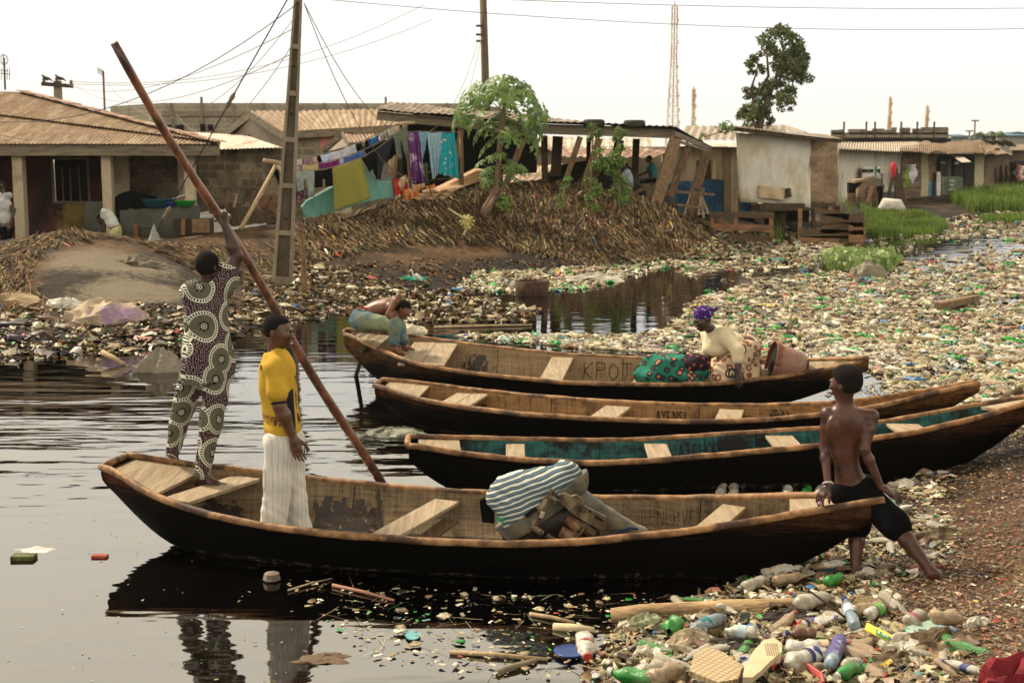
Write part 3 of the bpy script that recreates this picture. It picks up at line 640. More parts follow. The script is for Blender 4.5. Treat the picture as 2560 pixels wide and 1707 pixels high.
fl,fr_ = Q(650,303,44),Q(925,287,41.5); ap,rr_ = Q(574,256,46.3),Q(960,249,44.5); le = Q(506,309,48.5)
mb = MB(); roof_patch(mb,0,ln(fl,fr_),ln(ap,rr_),rows=5,wave=.2,amp=.02); mb.add([le,ap,rr_,rr_+Vector((0,4,-1.2))],[(0,1,2,3)]); mb.build('roof',rust_roof,h2)
mb = MB(); dn = Vector((0,0,-.12)); mb.bar(fl+dn,fr_+dn,.05,.26); mb.bar(ap+dn,fl+dn+Vector((0,0,-.02)),.05,.26); mb.bar(ap+dn,le+dn,.05,.26); mb.build('fascia_board',fascia_m,h2)
mb = MB(); a_ = fl+Vector((-.1,.35,0)); b_ = fr_+Vector((0,.35,0)); mb.add([(a_.x,a_.y,.3),(b_.x,b_.y,.3),(b_.x,b_.y,b_.z-.1),(a_.x,a_.y,a_.z-.1)],[(0,1,2,3)])
l2 = le+Vector((.3,0,-.1)); mb.add([(a_.x,a_.y,.3),(l2.x,l2.y,.3),(l2.x,l2.y,l2.z),(ap.x,ap.y,ap.z-.25),(a_.x,a_.y,a_.z-.1)],[(0,1,2,3,4)]); mb.build('wall',conc,h2)
def on_wall(u0,u1,v0,v1,name,mat,a=a_,b=b_,off=.05):
    A,B = Vector((a.x,a.y,0)),Vector((b.x,b.y,0)); d = (B-A).normalized(); nr = Vector((d.y,-d.x,0))
    def hit(u,v):
        r_ = ray(u*D,v*D);
        # intersection of pixel ray with the wall plane
        k = (A-Vector((0,0,H))).dot(nr)/r_.dot(nr); return Vector((0,0,H)) + r_*k + nr*off
    m_ = MB(); q = [hit(u0,v1),hit(u1,v1),hit(u1,v0),hit(u0,v0)]; q2 = [p - nr*(off+.02) for p in q]; m_.add(q+q2,[(0,1,2,3),(3,2,6,7),(0,3,7,4),(1,5,6,2),(0,4,5,1)]); return m_,name,mat
for (u0,u1,v0,v1) in ((738,786,315,345),(848,900,312,326),(655,664,318,340)):
    m_,n_m,mt = on_wall(u0,u1,v0,v1,'painted_panel',pink); m_.build(n_m,mt,h2)
m_,n_m,mt = on_wall(745,775,348,362,'window',black_in); m_.build(n_m,mt,h2)
mb = MB(); q = [Q(540,322,46.9),Q(563,322,46.2),Q(563,348,46.2),Q(540,348,46.9)]
for p in q: p.y -= 1.0
o = mb.quad(*q[::-1]).build('painted_panel',pink,h2)
h3 = empty('small_gable_shed',(-5.5,40,.7),'small shed whose little gable roof shows between washing lines','shed')
ap3,fl3,fr3,rr3 = Q(786,309,41),Q(803,334,39.5),Q(900,326,39.5),Q(890,307,41); le3 = Q(743,344,41.5)
mb = MB(); roof_patch(mb,0,ln(fl3,fr3),ln(ap3,rr3),rows=3); mb.add([le3,ap3,rr3,rr3+Vector((0,2,-.6))],[(0,1,2,3)]); mb.build('roof',rust_roof2,h3)
mb = MB(); mb.bar(ap3,le3,.05,.18); mb.bar(ap3,fl3,.05,.18); mb.bar(fl3,fr3,.05,.16); mb.build('fascia_board',fascia_m,h3)
mb = MB(); wallq(mb,(le3.x+.2,le3.y),(fl3.x,fl3.y+.2),.3,le3.z-.05,fl3.z-.1); wallq(mb,(fl3.x,fl3.y+.2),(fr3.x,fr3.y+.2),.3,fl3.z-.1,fr3.z-.1); mb.add([(le3.x+.1,le3.y,le3.z-.05),(fl3.x,fl3.y+.1,fl3.z-.05),ap3+Vector((0,.05,-.1))],[(0,1,2)]); mb.build('wall',conc,h3)
# unfinished block building along the back
bb = empty('block_building',(-6,62,.5),'long unfinished building of pale concrete blocks behind the tin roofs','building')
cA,cB,cC = Q(253,245,64),Q(372,237,60),Q(1100,238,60); mb = MB(); wallq(mb,cA,cB,0,cA.z,cB.z,th=.3); wallq(mb,cB,cC,0,cB.z,cC.z,th=.3); wallq(mb,cC,(cC.x+2,72),0,cC.z,th=.3); mb.build('wall',block_pale,bb)
mb = MB(); zb = Q(600,262,60).z; mb.bar((cB.x,59.93,zb),(cC.x,59.93,zb),.1,.22); mb.build('ring_beam',conc,bb)
for i in range(11):
    x = cB.x + (cC.x-cB.x)*(.03+i*.0967); mb = MB(); mb.bar((x,59.9,0),(x,59.9,cC.z+(.3 if i % 3 == 1 else .02)),.10,.10,up=(0,1,0)); mb.build('column',conc,bb)
for (u0,u1,v0,v1) in ((352,376,287,301),(385,393,287,302),(403,421,287,305),(460,470,285,302),(478,488,286,300)):
    mb = MB(); a = Q(u0,v1,59.8); b = Q(u1,v0,59.8); mb.box(((a.x+b.x)/2,59.85,(a.z+b.z)/2),(b.x-a.x,.1,b.z-a.z)); mb.build('window_opening',black_in,bb)
# ------------------------------------------------------------------ open shed in the middle
shed = empty('open_shed',(1,40,1.5),'long open timber shed with a dark sagging tin roof and leaning posts','shed')
F0,F1,F2 = Q(866,252,38),Q(1130,277,38),Q(1549,293,38); K0,K1,K2 = Q(895,249,42.5),Q(1200,274,43.5),Q(1633,334,43.8)
mb = MB(); fe = lambda s: (F0.lerp(F1,s/.39) if s < .39 else F1.lerp(F2,(s-.39)/.61)); ke = lambda s: (K0.lerp(K1,s/.5) if s < .5 else K1.lerp(K2,(s-.5)/.5)**1 if False else (K0.lerp(K1,s/.5) if s < .5 else K1.lerp(K2,((s-.5)/.5))))
fe2 = lambda s: fe(s)+Vector((0,-.25,.02));
def ke3(s): p = ke(s); return Vector((p.x,p.y,p.z + (.2 if s < .85 else .2*(1-s)/.15)))
roof_patch(mb,0,fe2,ke3,rows=6,wave=.2,amp=.018,sag=.08); rf = mb.build('roof',tin('shed_tin',(.20,.15,.10),(.085,.06,.04),(.32,.25,.17)),shed)
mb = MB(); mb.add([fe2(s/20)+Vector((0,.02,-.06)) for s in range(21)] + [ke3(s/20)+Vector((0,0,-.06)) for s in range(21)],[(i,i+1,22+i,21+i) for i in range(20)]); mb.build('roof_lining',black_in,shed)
dn = Vector((0,0,-.2))
mb = MB(); mb.bar(F0+dn*.9,F1+dn*.9,.06,.26); mb.build('front_beam',fascia_m,shed)
mb = MB(); mb.bar(F1+dn,F2+dn*.9,.06,.30); mb.build('front_beam',fascia_m,shed)
mb = MB(); mb.bar(F2+dn*.9,K2+dn*.6,.06,.16); mb.bar(F2+dn*1.9+Vector((.1,.3,0)),K2+dn*1.2,.08,.08); mb.build('side_beam',fascia_m,shed)
for s in range(5):
    p = F2.lerp(K2,.12+s*.2); mb = MB(); mb.bar(p+dn*.3,p+dn*1.6,.06,.06,up=(0,1,0)); mb.build('strut',post_wood,shed)
c3 = lambda x,y: ((1300+.3507*x)/D,(150+.3507*y)/D); c2_ = lambda x,y: ((640+.3507*x)/D,(150+.3507*y)/D)
def post(top,bot,w,Y0=38.1,Y1=None,mat=post_wood):
    Y1 = Y1 or Y0; a = Q(*top,Y0); b = Q(*bot,Y1); g = gz(b.x,b.y)
    m_ = MB(); d = (b-a)
    if b.z > g-.1 and d.z < 0: b = a + d*((a.z-g+.15)/(a.z-b.z))
    m_.bar(a,b,w,w*.8,up=(0,1,0)); return m_.build('post',mat,shed,bevel=.01)
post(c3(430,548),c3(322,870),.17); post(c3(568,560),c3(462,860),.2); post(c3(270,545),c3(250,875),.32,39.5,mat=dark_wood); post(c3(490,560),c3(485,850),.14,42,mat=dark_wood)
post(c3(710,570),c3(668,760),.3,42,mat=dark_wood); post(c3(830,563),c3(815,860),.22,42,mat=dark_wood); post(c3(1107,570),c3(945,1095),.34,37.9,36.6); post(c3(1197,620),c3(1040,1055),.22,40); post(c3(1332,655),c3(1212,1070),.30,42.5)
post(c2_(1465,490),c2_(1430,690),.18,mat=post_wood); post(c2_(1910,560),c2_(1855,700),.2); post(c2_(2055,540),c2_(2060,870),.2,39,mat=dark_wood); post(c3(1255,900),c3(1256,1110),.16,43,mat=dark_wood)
mb = MB(); a,b = Q(940,300,42),Q(1155,300,42); wallq(mb,(a.x,42),(b.x,42),.8,4.0,3.8,th=.05); wallq(mb,(F0.x+.7,38.6),(a.x,42),2.2,4.0,th=.05); mb.build('tarpaulin_wall',black_tarp,shed)
mb = MB(); a,b = Q(1110,395,40),Q(1235,395,40); mb.quad(Q(1105,300,40.5),Q(1235,300,40.5),Q(1233,397,40.5),Q(1105,405,40.5)); mb.build('tarpaulin_screen',black_tarp,shed,thick=.02)
# buildings seen through the shed
hb = empty('pale_house',(4,52,.6),'pale block house with light tin roof seen through the open shed','house')
a,b = Q(1140,340,51),Q(1560,345,51); mb = MB(); wallq(mb,(a.x,51),(b.x,51),.2,Q(1200,337,51).z,th=.2); mb.build('wall',_plaster('pale_wall',(.55,.46,.32),(.35,.27,.18),(.5,.7),1),hb)
mb = MB(); roof_patch(mb,0,ln(Q(1130,335,50.3),Q(1500,346,50.3)),ln(Q(1130,312,56),Q(1500,318,56)),rows=4,wave=.3,amp=.03); mb.build('roof',pale_roof,hb)
mb = MB(); roof_patch(mb,0,ln(Q(1290,360,47.5),Q(1500,362,47.5)),ln(Q(1250,338,50),Q(1540,345,50)),rows=4,wave=.3,amp=.03); mb.build('porch_roof',rust_roof2,hb)
hb2 = empty('low_tin_shelter',(2,46,.6),'low shelter with a sloping rusty tin roof behind the open shed','shelter')
mb = MB(); roof_patch(mb,0,ln(Q(1100,425,44.5),Q(1390,398,44.5)),ln(Q(1130,388,48),Q(1420,366,48)),rows=4,wave=.3,amp=.03); mb.build('roof',tin('rusty_tin_tan',(.42,.29,.18),(.24,.15,.09),(.5,.42,.32)),hb2)
mb = MB(); a,b = Q(1120,430,44.7),Q(1390,430,44.7); wallq(mb,(a.x,44.9),(b.x,44.9),.3,a.z+.05,b.z+.5,th=.05); mb.build('wall',_plaster('tan_board',(.36,.27,.17),(.2,.14,.09),(.5,.7),2),hb2)
# tyres on the roof
def tyre(u,v,Y,label,rx=.33):
    p = Q(u,v,Y); root = empty('tyre',p,label,'tyre','tyres holding down the shed roof'); mb = MB()
    prof = [(.18,.0),(.27,-.01),(.315,.02),(.33,.09),(.33,.12),(.315,.19),(.27,.215),(.18,.205),(.165,.10),(.18,.0)]
    mb.lathe(prof,p,n=28); o = mb.build('tread',M('tyre_rubber',(.05,.05,.035),(.02,.02,.015),scale=8,rough=.9,stretch=(1,1,12)),root,smooth=True)
    mb = MB()
    for k in range(3): mb.lathe([(.331,.05+k*.045),(.336,.055+k*.045),(.336,.07+k*.045),(.331,.075+k*.045)],p,n=28)
    mb.build('tread_rib',M('tyre_rib',(.07,.065,.045),rough=.9),root)
tyre(1364,291.5,38,'left of the two tyres lying flat on the shed roof edge'); tyre(1457,293,38,'right of the two tyres lying flat on the shed roof edge')
# ------------------------------------------------------------------ shacks on the right
white_sheet = M('white_sheeting',(.68,.66,.58),(.56,.52,.43),scale=1.6,rough=.7,bmp=.6,dist=.05,c3=(.50,.42,.29),stretch=(1.5,1.5,.8))
cream_sheet = M('cream_sheeting',(.58,.47,.30),(.44,.33,.2),scale=2,rough=.8,bmp=.5,dist=.04,c3=(.3,.21,.12))
blue_tarp = M('blue_tarpaulin',(.02,.10,.24),(.012,.05,.12),scale=2.5,rough=.5,bmp=.8,dist=.08,c3=(.03,.14,.2),stretch=(2,2,.8))
sack = M('brown_boards',(.30,.20,.12),(.15,.095,.055),scale=1.4,rough=.9,bmp=.8,dist=.06,stretch=(.7,.7,3),c3=(.36,.26,.16))
blue_door = M('blue_paint',(.09,.26,.36),(.05,.15,.22),scale=5,rough=.7)
def face(root,name,mat,pts,folds=0,th=.04,Yn=0,nu=14,nv=10):
    """panel through four display pixels with depth (bottom left, bottom right, top right, top left), crumpled a little"""
    a,b,c,d = [Q(*p) for p in pts]; nr = (b-a).cross(d-a).normalized(); ph = rng.random()*9
    mb = MB(); mb.grid(lambda s,t: a.lerp(b,s).lerp(d.lerp(c,s),t) + nr*(folds*(math.sin(s*9+ph+t*3)*.5 + (vnoise(s*5+ph,t*5,3)-.5))) + Vector((0,0,(folds*.8*(vnoise(s*7,ph,2)-.5) if t in (0,1) else 0))),nu,nv)
    return mb.build(name,mat,root,smooth=folds > 0,thick=th)
sa = empty('cream_shack',(7.5,46,.6),'cream sheeted shack with a blue tarpaulin wrapped round its foot','shack')
Y = 46; face(sa,'sheet_wall',cream_sheet,[(1530,440,Y),(1664,440,Y),(1664,336,Y),(1530,336,Y)],.04)
face(sa,'sheet_wall',M('tan_panel',(.38,.28,.16),(.3,.21,.12),scale=3),[(1662,493,Y-.1),(1682,493,Y-.1),(1682,338,Y-.1),(1662,338,Y-.1)],.03)
face(sa,'sheet_wall',white_sheet,[(1680,495,Y-.12),(1741,498,Y+.2),(1742,342,Y+.2),(1680,340,Y-.12)],.05)
face(sa,'tarpaulin',blue_tarp,[(1535,505,Y-.2),(1664,495,Y-.2),(1662,413,Y-.2),(1535,418,Y-.2)],.10)
face(sa,'patch',blue_tarp,[(1698,495,Y-.25),(1725,495,Y-.25),(1724,458,Y-.25),(1698,458,Y-.25)],.04); face(sa,'patch',cream_sheet,[(1690,458,Y-.25),(1715,458,Y-.25),(1715,430,Y-.25),(1690,430,Y-.25)],.04)
mb = MB(); a,b = Q(1600,412,Y-.15),Q(1632,368,Y-.15); mb.box(((a.x+b.x)/2,Y-.12,(a.z+b.z)/2),(b.x-a.x,.1,b.z-a.z)); wn = mb.build('window',dark_wood,sa)
mb = MB(); mb.box((b.x+.1,Y-.3,(a.z+b.z)/2),(.12,.3,b.z-a.z)); mb.build('shutter',cream_sheet,wn)
mb = MB(); roof_patch(mb,0,ln(Q(1540,333,45),Q(1762,341,45)),ln(Q(1545,326,47.5),Q(1700,330,47.5)),rows=3); mb.build('roof',pale_roof,sa)
mb = MB(); a,b = Q(1530,350,49),Q(1745,350,49); wallq(mb,(a.x,47),(a.x,50),.3,a.z,th=.05); wallq(mb,(b.x-.3,46.3),(b.x-.3,50),.3,a.z,th=.05); mb.build('side_wall',cream_sheet,sa)
sr = empty('grey_roofed_house',(9,52,.6),'house under a wide grey tin roof behind the shacks','house')
mb = MB(); roof_patch(mb,0,ln(Q(1560,322,49),Q(1800,322,49)),ln(Q(1575,290,54),Q(1810,288,54)),rows=4,wave=.3,amp=.03); mb.build('roof',tin('grey_tin',(.38,.34,.27),(.24,.2,.15),(.3,.22,.15)),sr)
mb = MB(); a,b = Q(1575,330,50),Q(1800,330,50); wallq(mb,(a.x,50),(b.x,50),.3,a.z,th=.1); mb.build('wall',dark_wood,sr)
mb = MB(); roof_patch(mb,0,ln(Q(1790,296,55),Q(1860,306,55)),ln(Q(1760,288,58),Q(1810,288,58)),rows=3,wave=.3,amp=.03); mb.build('back_roof',tin('grey_tin',(.38,.34,.27),(.24,.2,.15)),sr)
sb = empty('stilt_shack',(11,45,.6),'white sheeted shack on stilts with a rough board wall at its right end','shack')
Y = 44; face(sb,'sheet_wall',white_sheet,[(1700,462,Y),(1861,478,Y),(1862,316,Y),(1690,304,Y)],.07,nu=20,nv=14)
face(sb,'patch',cream_sheet,[(1742,455,Y-.12),(1803,460,Y-.12),(1803,432,Y-.12),(1742,425,Y-.12)],.04); face(sb,'patch',dark_wood,[(1803,455,Y-.14),(1818,452,Y-.14),(1816,433,Y-.14),(1804,433,Y-.14)],.03)
face(sb,'board_wall',sack,[(1859,468,Y),(1921,464,Y+2.6),(1923,322,Y+2.6),(1860,318,Y)],.09,nu=14,nv=30)
mb = MB(); roof_patch(mb,0,ln(Q(1660,289,43.3),Q(1935,320,43.3)),ln(Q(1690,291,48),Q(1900,310,48)),rows=3); mb.build('roof',tin('brown_tin',(.26,.2,.13),(.14,.10,.06)),sb)
mb = MB(); mb.bar(Q(1662,294,43.4),Q(1933,325,43.4),.06,.12); mb.build('eave_board',dark_wood,sb)
mb = MB(); a,b = Q(1742,470,43.8),Q(1925,466,43.8); mb.bar((a.x,43.8,a.z-.1),(b.x,44.3,a.z-.08),.3,.25); mb.build('floor_beam',dark_wood,sb)
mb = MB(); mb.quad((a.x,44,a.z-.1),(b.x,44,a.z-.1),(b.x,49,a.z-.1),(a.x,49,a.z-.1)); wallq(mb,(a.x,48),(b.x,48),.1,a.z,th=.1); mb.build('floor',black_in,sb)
for u in (1744,1770,1800,1835,1868,1898,1925):
    p = Q(u,470,44.4); mb = MB(); mb.bar((p.x,44.4,p.z-.05),(p.x+.05,44.4,-.1),.12,.12,up=(0,1,0)); mb.build('stilt',dark_wood,sb)
# receding row
row = lambda s: Vector((16.1,62,0)).lerp(Vector((44.6,110,0)),s)
A_,B_r = row(0),row(1); dr = (B_r-A_).normalized(); nr_r = Vector((dr.y,-dr.x,0))
def hitrow(u,v,off=0):
    r_ = ray(u,v); k = (A_+nr_r*off-Vector((0,0,H))).dot(nr_r)/r_.dot(nr_r); return Vector((0,0,H)) + r_*k
c4_ = lambda x,y: (1900+.287*x,250+.287*y)
def rowface(root,name,mat,x0,x1,ytop,ybot,off=0,folds=.05,y0b=None,yt2=None):
    a,b,c,d = hitrow(*c4_(x0,ybot),off),hitrow(*c4_(x1,y0b or ybot),off),hitrow(*c4_(x1,yt2 or ytop),off),hitrow(*c4_(x0,ytop),off)
    a.z = min(a.z,a.z-.3); b.z -= .3
    mb = MB(); ph = rng.random()*9
    mb.grid(lambda s,t: a.lerp(b,s).lerp(d.lerp(c,s),t) + nr_r*(folds*(vnoise(s*6+ph,t*5,3)-.5)*2),12,8); return mb.build(name,mat,root,smooth=True,thick=.05)
s1 = empty('white_shack',row(.1),'long low shack with dirty white sheeting and a green and white notice','shack')
rowface(s1,'sheet_wall',white_sheet,676,1228,400,900,folds=.12,yt2=440)
rowface(s1,'skirting',grey_wall,900,1228,800,900,off=.15)
rowface(s1,'notice',M('notice_white',(.7,.68,.6),bmp=0),890,995,580,665,off=.3,folds=0); rowface(s1,'notice_edge',M('notice_green',(.02,.25,.18),bmp=0),995,1018,580,665,off=.3,folds=0)
lt = MB(); cur = 897
for k in range(8):
    if k != 4:
        a,b,c,d = [hitrow(*c4_(cur+dx,yy),.42) for dx,yy in ((0,632),(7,632),(7,608),(0,608))]; lt.tube([a,d,c],.04,4); lt.tube([a.lerp(d,.5),b.lerp(c,.5)],.035,4); lt.tube([b,c.lerp(b,.4)],.035,4)
    cur += 11.5
lt.build('lettering',ink,s1)
rw = MB(); roof_patch(rw,0,ln(hitrow(*c4_(672,425),1.2),hitrow(*c4_(1400,462),1.2)),ln(hitrow(*c4_(690,372),-3),hitrow(*c4_(1380,365),-3)),rows=4,wave=.5,amp=.05); rw.build('roof',pale_roof,s1)
s2 = empty('rusty_shack',row(.36),'shack walled with rusty corrugated iron between the white shack and the blue panel','shack')
rowface(s2,'tin_wall',M('wall_rust',(.24,.13,.08),(.11,.07,.045),scale=1.2,stretch=(.5,.5,9),bmp=1,dist=.1,c3=(.28,.24,.17)),1224,1398,440,905,folds=.08)
rw = MB(); roof_patch(rw,0,ln(hitrow(*c4_(1215,445),1.3),hitrow(*c4_(1500,465),1.3)),ln(hitrow(*c4_(1240,395),-2),hitrow(*c4_(1500,380),-2)),rows=4,wave=.5,amp=.05); rw.build('roof',rust_roof,s2)
s3 = empty('painted_shack',row(.45),'narrow shack front with a cream strip and a sky blue lower panel','shack')
rowface(s3,'cream_panel',M('cream_green',(.50,.45,.26),(.38,.34,.2),scale=2),1395,1462,462,905,folds=.08); rowface(s3,'board_panel',sack,1460,1550,470,720); rowface(s3,'blue_panel',blue_door,1460,1548,712,895)
rowface(s3,'white_strip',white_sheet,1538,1572,625,840,off=.3)
s4 = empty('shop_shack',row(.62),'dark shop front with a lifted shutter and pale hand lettering','shack')
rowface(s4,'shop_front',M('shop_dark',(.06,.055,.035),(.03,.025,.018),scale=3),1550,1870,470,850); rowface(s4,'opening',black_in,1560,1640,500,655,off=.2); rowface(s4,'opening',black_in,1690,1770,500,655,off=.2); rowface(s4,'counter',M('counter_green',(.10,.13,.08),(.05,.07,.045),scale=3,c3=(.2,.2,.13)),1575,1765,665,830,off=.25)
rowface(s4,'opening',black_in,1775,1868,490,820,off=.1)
lt = MB()
for k,(xx,yy) in enumerate([(1650+7*i,700) for i in range(6)]+[(1645+9*i,775) for i in range(6)]+[(1650+7*i,735) for i in range(5)]+[(1575+8*i,540) for i in range(5)]+[(1700+8*i,545) for i in range(4)]):
    a,b = hitrow(*c4_(xx,yy+14),.5),hitrow(*c4_(xx+4,yy),.5); c,d = hitrow(*c4_(xx,yy),.5),hitrow(*c4_(xx+4,yy+14),.5)
    lt.tube([a,b],.045,4);
    if k % 2: lt.tube([c,d],.045,4)
    else: lt.tube([c,a],.045,4)
lt.build('lettering',M('chalk',(.5,.5,.4),bmp=0),s4)
mb = MB(); mb.quad(hitrow(*c4_(1665,485),.4),hitrow(*c4_(1740,480),.4),hitrow(*c4_(1838,540),3.5),hitrow(*c4_(1760,545),3.5)); mb.build('lifted_shutter',pale_roof,s4,thick=.04)
rowface(s4,'corner_board',M('cream_green',(.5,.45,.26)),1868,1948,455,835,off=.2)
rw = MB(); roof_patch(rw,0,ln(hitrow(*c4_(1380,455),1.6),hitrow(*c4_(1960,470),1.6)),ln(hitrow(*c4_(1370,375),-4),hitrow(*c4_(1960,350),-4)),rows=4,wave=.5,amp=.05,sag=.3); rw.build('roof',rust_roof,s4)
s5 = empty('mud_walled_shack',row(.85),'brown mud and board shack at the far end of the row','shack')
rowface(s5,'mud_wall',M('mud',(.22,.155,.09),(.11,.075,.045),scale=1,stretch=(1,1,.4),bmp=1,dist=.2),1940,2205,470,850,folds=.2,y0b=740,yt2=480)
for x_ in (2090,2138): rowface(s5,'window_opening',black_in,x_,x_+14,570,680,off=.3)
rw = MB(); roof_patch(rw,0,ln(hitrow(*c4_(1930,468),2),hitrow(*c4_(2200,482),2)),ln(hitrow(*c4_(1900,365),-5),hitrow(*c4_(2100,420),-5)),rows=4,wave=.5,amp=.06,sag=.4); rw.build('roof',rust_roof,s5)
for k in range(9):
    mb = MB(); a = hitrow(*c4_(1950+k*28,350+6*(k % 3)),-2); b = hitrow(*c4_(2010+k*27,370+7*((k+1) % 3)+k*4),-3); mb.bar(a,b,.22,.1); mb.build('loose_pole',dark_wood,s5)
s6 = empty('dim_shack',row(1.1),'dim shack with hanging clothes cut off by the right edge','shack')
rowface(s6,'wall',M('mud'  ,(.2,.15,.09)),2200,2330,440,740,folds=.2); rowface(s6,'opening',black_in,2215,2330,530,700,off=.4)
rw = MB(); roof_patch(rw,0,ln(hitrow(*c4_(2170,440),2),hitrow(*c4_(2420,440),2)),ln(hitrow(*c4_(2190,390),-6),hitrow(*c4_(2420,385),-6)),rows=4,wave=.6,amp=.06); rw.build('roof',pale_roof,s6)
for i,(x_,cc_) in enumerate(((2210,(.05,.05,.06)),(2235,(.5,.1,.06)),(2262,(.6,.55,.5)),(2285,(.55,.16,.05)))):
    o = rowface(None,'hanging_garment',M('far_cloth%d' % i,cc_),x_,x_+22,560+8*i,660+6*i,off=1.2,folds=.3)
    tag(o,['dark garment hanging outside the dim shack at the right edge','red garment hanging outside the dim shack at the right edge','pale garment hanging outside the dim shack at the right edge','orange garment hanging outside the dim shack at the right edge'][i],'garment','garments outside the dim shack')
# ------------------------------------------------------------------ far skyline
fb = empty('unfinished_building',P(2225,340,150),'far unfinished grey block building with a broken jagged top','building')
mb = MB(); base = zof(358,150); segs = [(625,690,262),(690,730,258),(775,920,255),(920,985,268),(985,1085,250),(1085,1150,262),(1150,1190,240),(1225,1310,242),(1335,1400,250),(1410,1640,238)]
a,b = P(*c4_(625,300),150),P(*c4_(1640,300),150); wallq(mb,(a.x,150),(b.x,150),-1,P(*c4_(625,285),150).z,th=.5); wallq(mb,(b.x,150),(b.x+3,160),-1,P(*c4_(625,250),150).z,th=.5)
for x0,x1,yt in segs:
    p0,p1 = P(*c4_(x0,yt),150),P(*c4_(x1,290),150); wallq(mb,(p0.x,150),(p1.x,150),p1.z-.3,p0.z,th=.5)
mb.build('wall',block_far,fb)
mb = MB(); z = P(*c4_(625,316),150).z; mb.bar((a.x,149.9,z),(b.x,149.9,z),.3,.35); mb.build('ring_beam',conc,fb)
for i,x_ in enumerate((730,925,1000,1228,1368,1515)):
    p = P(*c4_(x_,190),150); mb = MB(); mb.tube([(p.x,149.8,3),(p.x,149.8,p.z)],.12,5); mb.build('rebar_post',dark_wood,fb)
for i in range(14):
    p = P(*c4_(800+i*62,352),149.6); mb = MB(); mb.box((p.x,149.7,p.z),(1.6,.2,.45)); mb.build('window_opening',black_in,fb)
blue_roof = M('blue_tin',(.10,.19,.26),(.07,.13,.19),scale=1,bmp=0)
for i,(x0,x1,yt,yb,Y,lb) in enumerate(((1660,1830,308,350,190,'far building with a blue roof beside the jagged block building'),(1830,2080,318,352,260,'farther grey roofed hall behind the palm trees'),(2070,2400,300,360,200,'far long hall with a blue grey roof at the right edge'))):
    r0 = P(*c4_((x0+x1)/2,yb),Y); o = empty('far_hall',(r0.x,Y,.5),lb,'hall','far halls on the horizon')
    a,b = P(*c4_(x0,yt+14),Y),P(*c4_(x1,yt+14),Y); t_ = P(*c4_(x0,yt),Y); mb = MB(); mb.quad((a.x,Y-.5,a.z),(b.x,Y-.5,a.z),(b.x-4,Y+8,t_.z+.2),(a.x+4,Y+8,t_.z+.2)); mb.build('roof',blue_roof,o,thick=.2)
    mb = MB(); wallq(mb,(a.x,Y),(b.x,Y),0,a.z,th=1); mb.build('wall',M('far_wall',(.3,.29,.25),bmp=0),o)
p = P(*c4_(2250,275),240); o = empty('far_gabled_hall',(p.x,240,.5),'far hall with a low blue gable above the roofs at the right','hall')
mb = MB(); a,b = P(*c4_(2150,300),240),P(*c4_(2400,300),240); mb.add([(a.x,240,a.z),(b.x,240,a.z),(p.x,240,p.z),(a.x,250,a.z),(b.x,250,a.z),(p.x,250,p.z)],[(0,1,2),(3,5,4),(0,2,5,3),(1,4,5,2)]); mb.build('roof',blue_roof,o)
mb = MB(); wallq(mb,(a.x,240),(b.x,240),0,a.z,th=1); mb.build('wall',M('far_wall',(.3,.29,.25)),o)
tw_w,tw_r = M('tower_white',(.8,.7,.5),bmp=0),M('tower_red',(.62,.42,.24),bmp=0)
def tower(u,vtop,vbot,wtop,wbot,Y,label,nseg=14,r=.07):
    b = Q(u,vbot,Y); t_ = Q(u,vtop,Y); z0 = 0; b.z = z0; root = empty('mast_tower',(b.x,Y,0),label,'communication tower','communication masts on the skyline')
    wb_,wt = wbot*D*Y/FPX,wtop*D*Y/FPX; hz = t_.z-z0
    for ci,mt in ((0,tw_r),(1,tw_w)):
        mb = MB()
        for s in range(nseg):
            if (s//2) % 2 != ci: continue
            k0,k1 = s/nseg,(s+1)/nseg; w0,w1 = wb_+(wt-wb_)*min(1,k0*1.4),wb_+(wt-wb_)*min(1,k1*1.4); za,zb_ = z0+hz*k0,z0+hz*k1
            cs = [(-1,-1),(1,-1),(1,1),(-1,1)]
            for i in range(4):
                x,y = cs[i]; x2,y2 = cs[(i+1) % 4]; A = Vector((b.x+x*w0/2,Y+y*w0/2,za)); B = Vector((b.x+x*w1/2,Y+y*w1/2,zb_)); C2 = Vector((b.x+x2*w1/2,Y+y2*w1/2,zb_)); A2 = Vector((b.x+x2*w0/2,Y+y2*w0/2,za))
                mb.bar(A,B,r*1.5); mb.bar(A,C2,r*.7); mb.bar(B,C2,r*.8); mb.bar(A2,B,r*.7)
        mb.build('lattice',mt,root)
    for k,yy in enumerate((.35,.42,.5,.58,.66,.8,.92)):
        mb = MB(); z = z0+hz*yy; w0 = (wb_+(wt-wb_)*min(1,yy*1.4))/2
        for sx in (-1,1): mb.box((b.x+sx*(w0+r*2),Y-w0,z),(r*3,r*3,r*9)) if sx > 0 else None
        mb.build('antenna_panel',tw_w,root)
    mb = MB(); mb.tube([(b.x,Y,0),(b.x,Y,hz*.62)],r*1.6,5); mb.tube([(b.x,Y,hz*.6),(b.x,Y,hz*1.03)],r*1.4,5); mb.build('cable_ladder',tw_r,root)
tower(1545,15,292,12,36,150,'tallest red and white lattice mast behind the shacks',18,.045); tower(1592,205,290,6,15,220,'small lattice mast just right of the tallest mast',10,.07)
tower(2042,225,300,5,13,300,'lattice mast over the left part of the jagged block building',8,.09); tower(2128,245,296,5,12,320,'lattice mast over the right part of the jagged block building',7,.09)
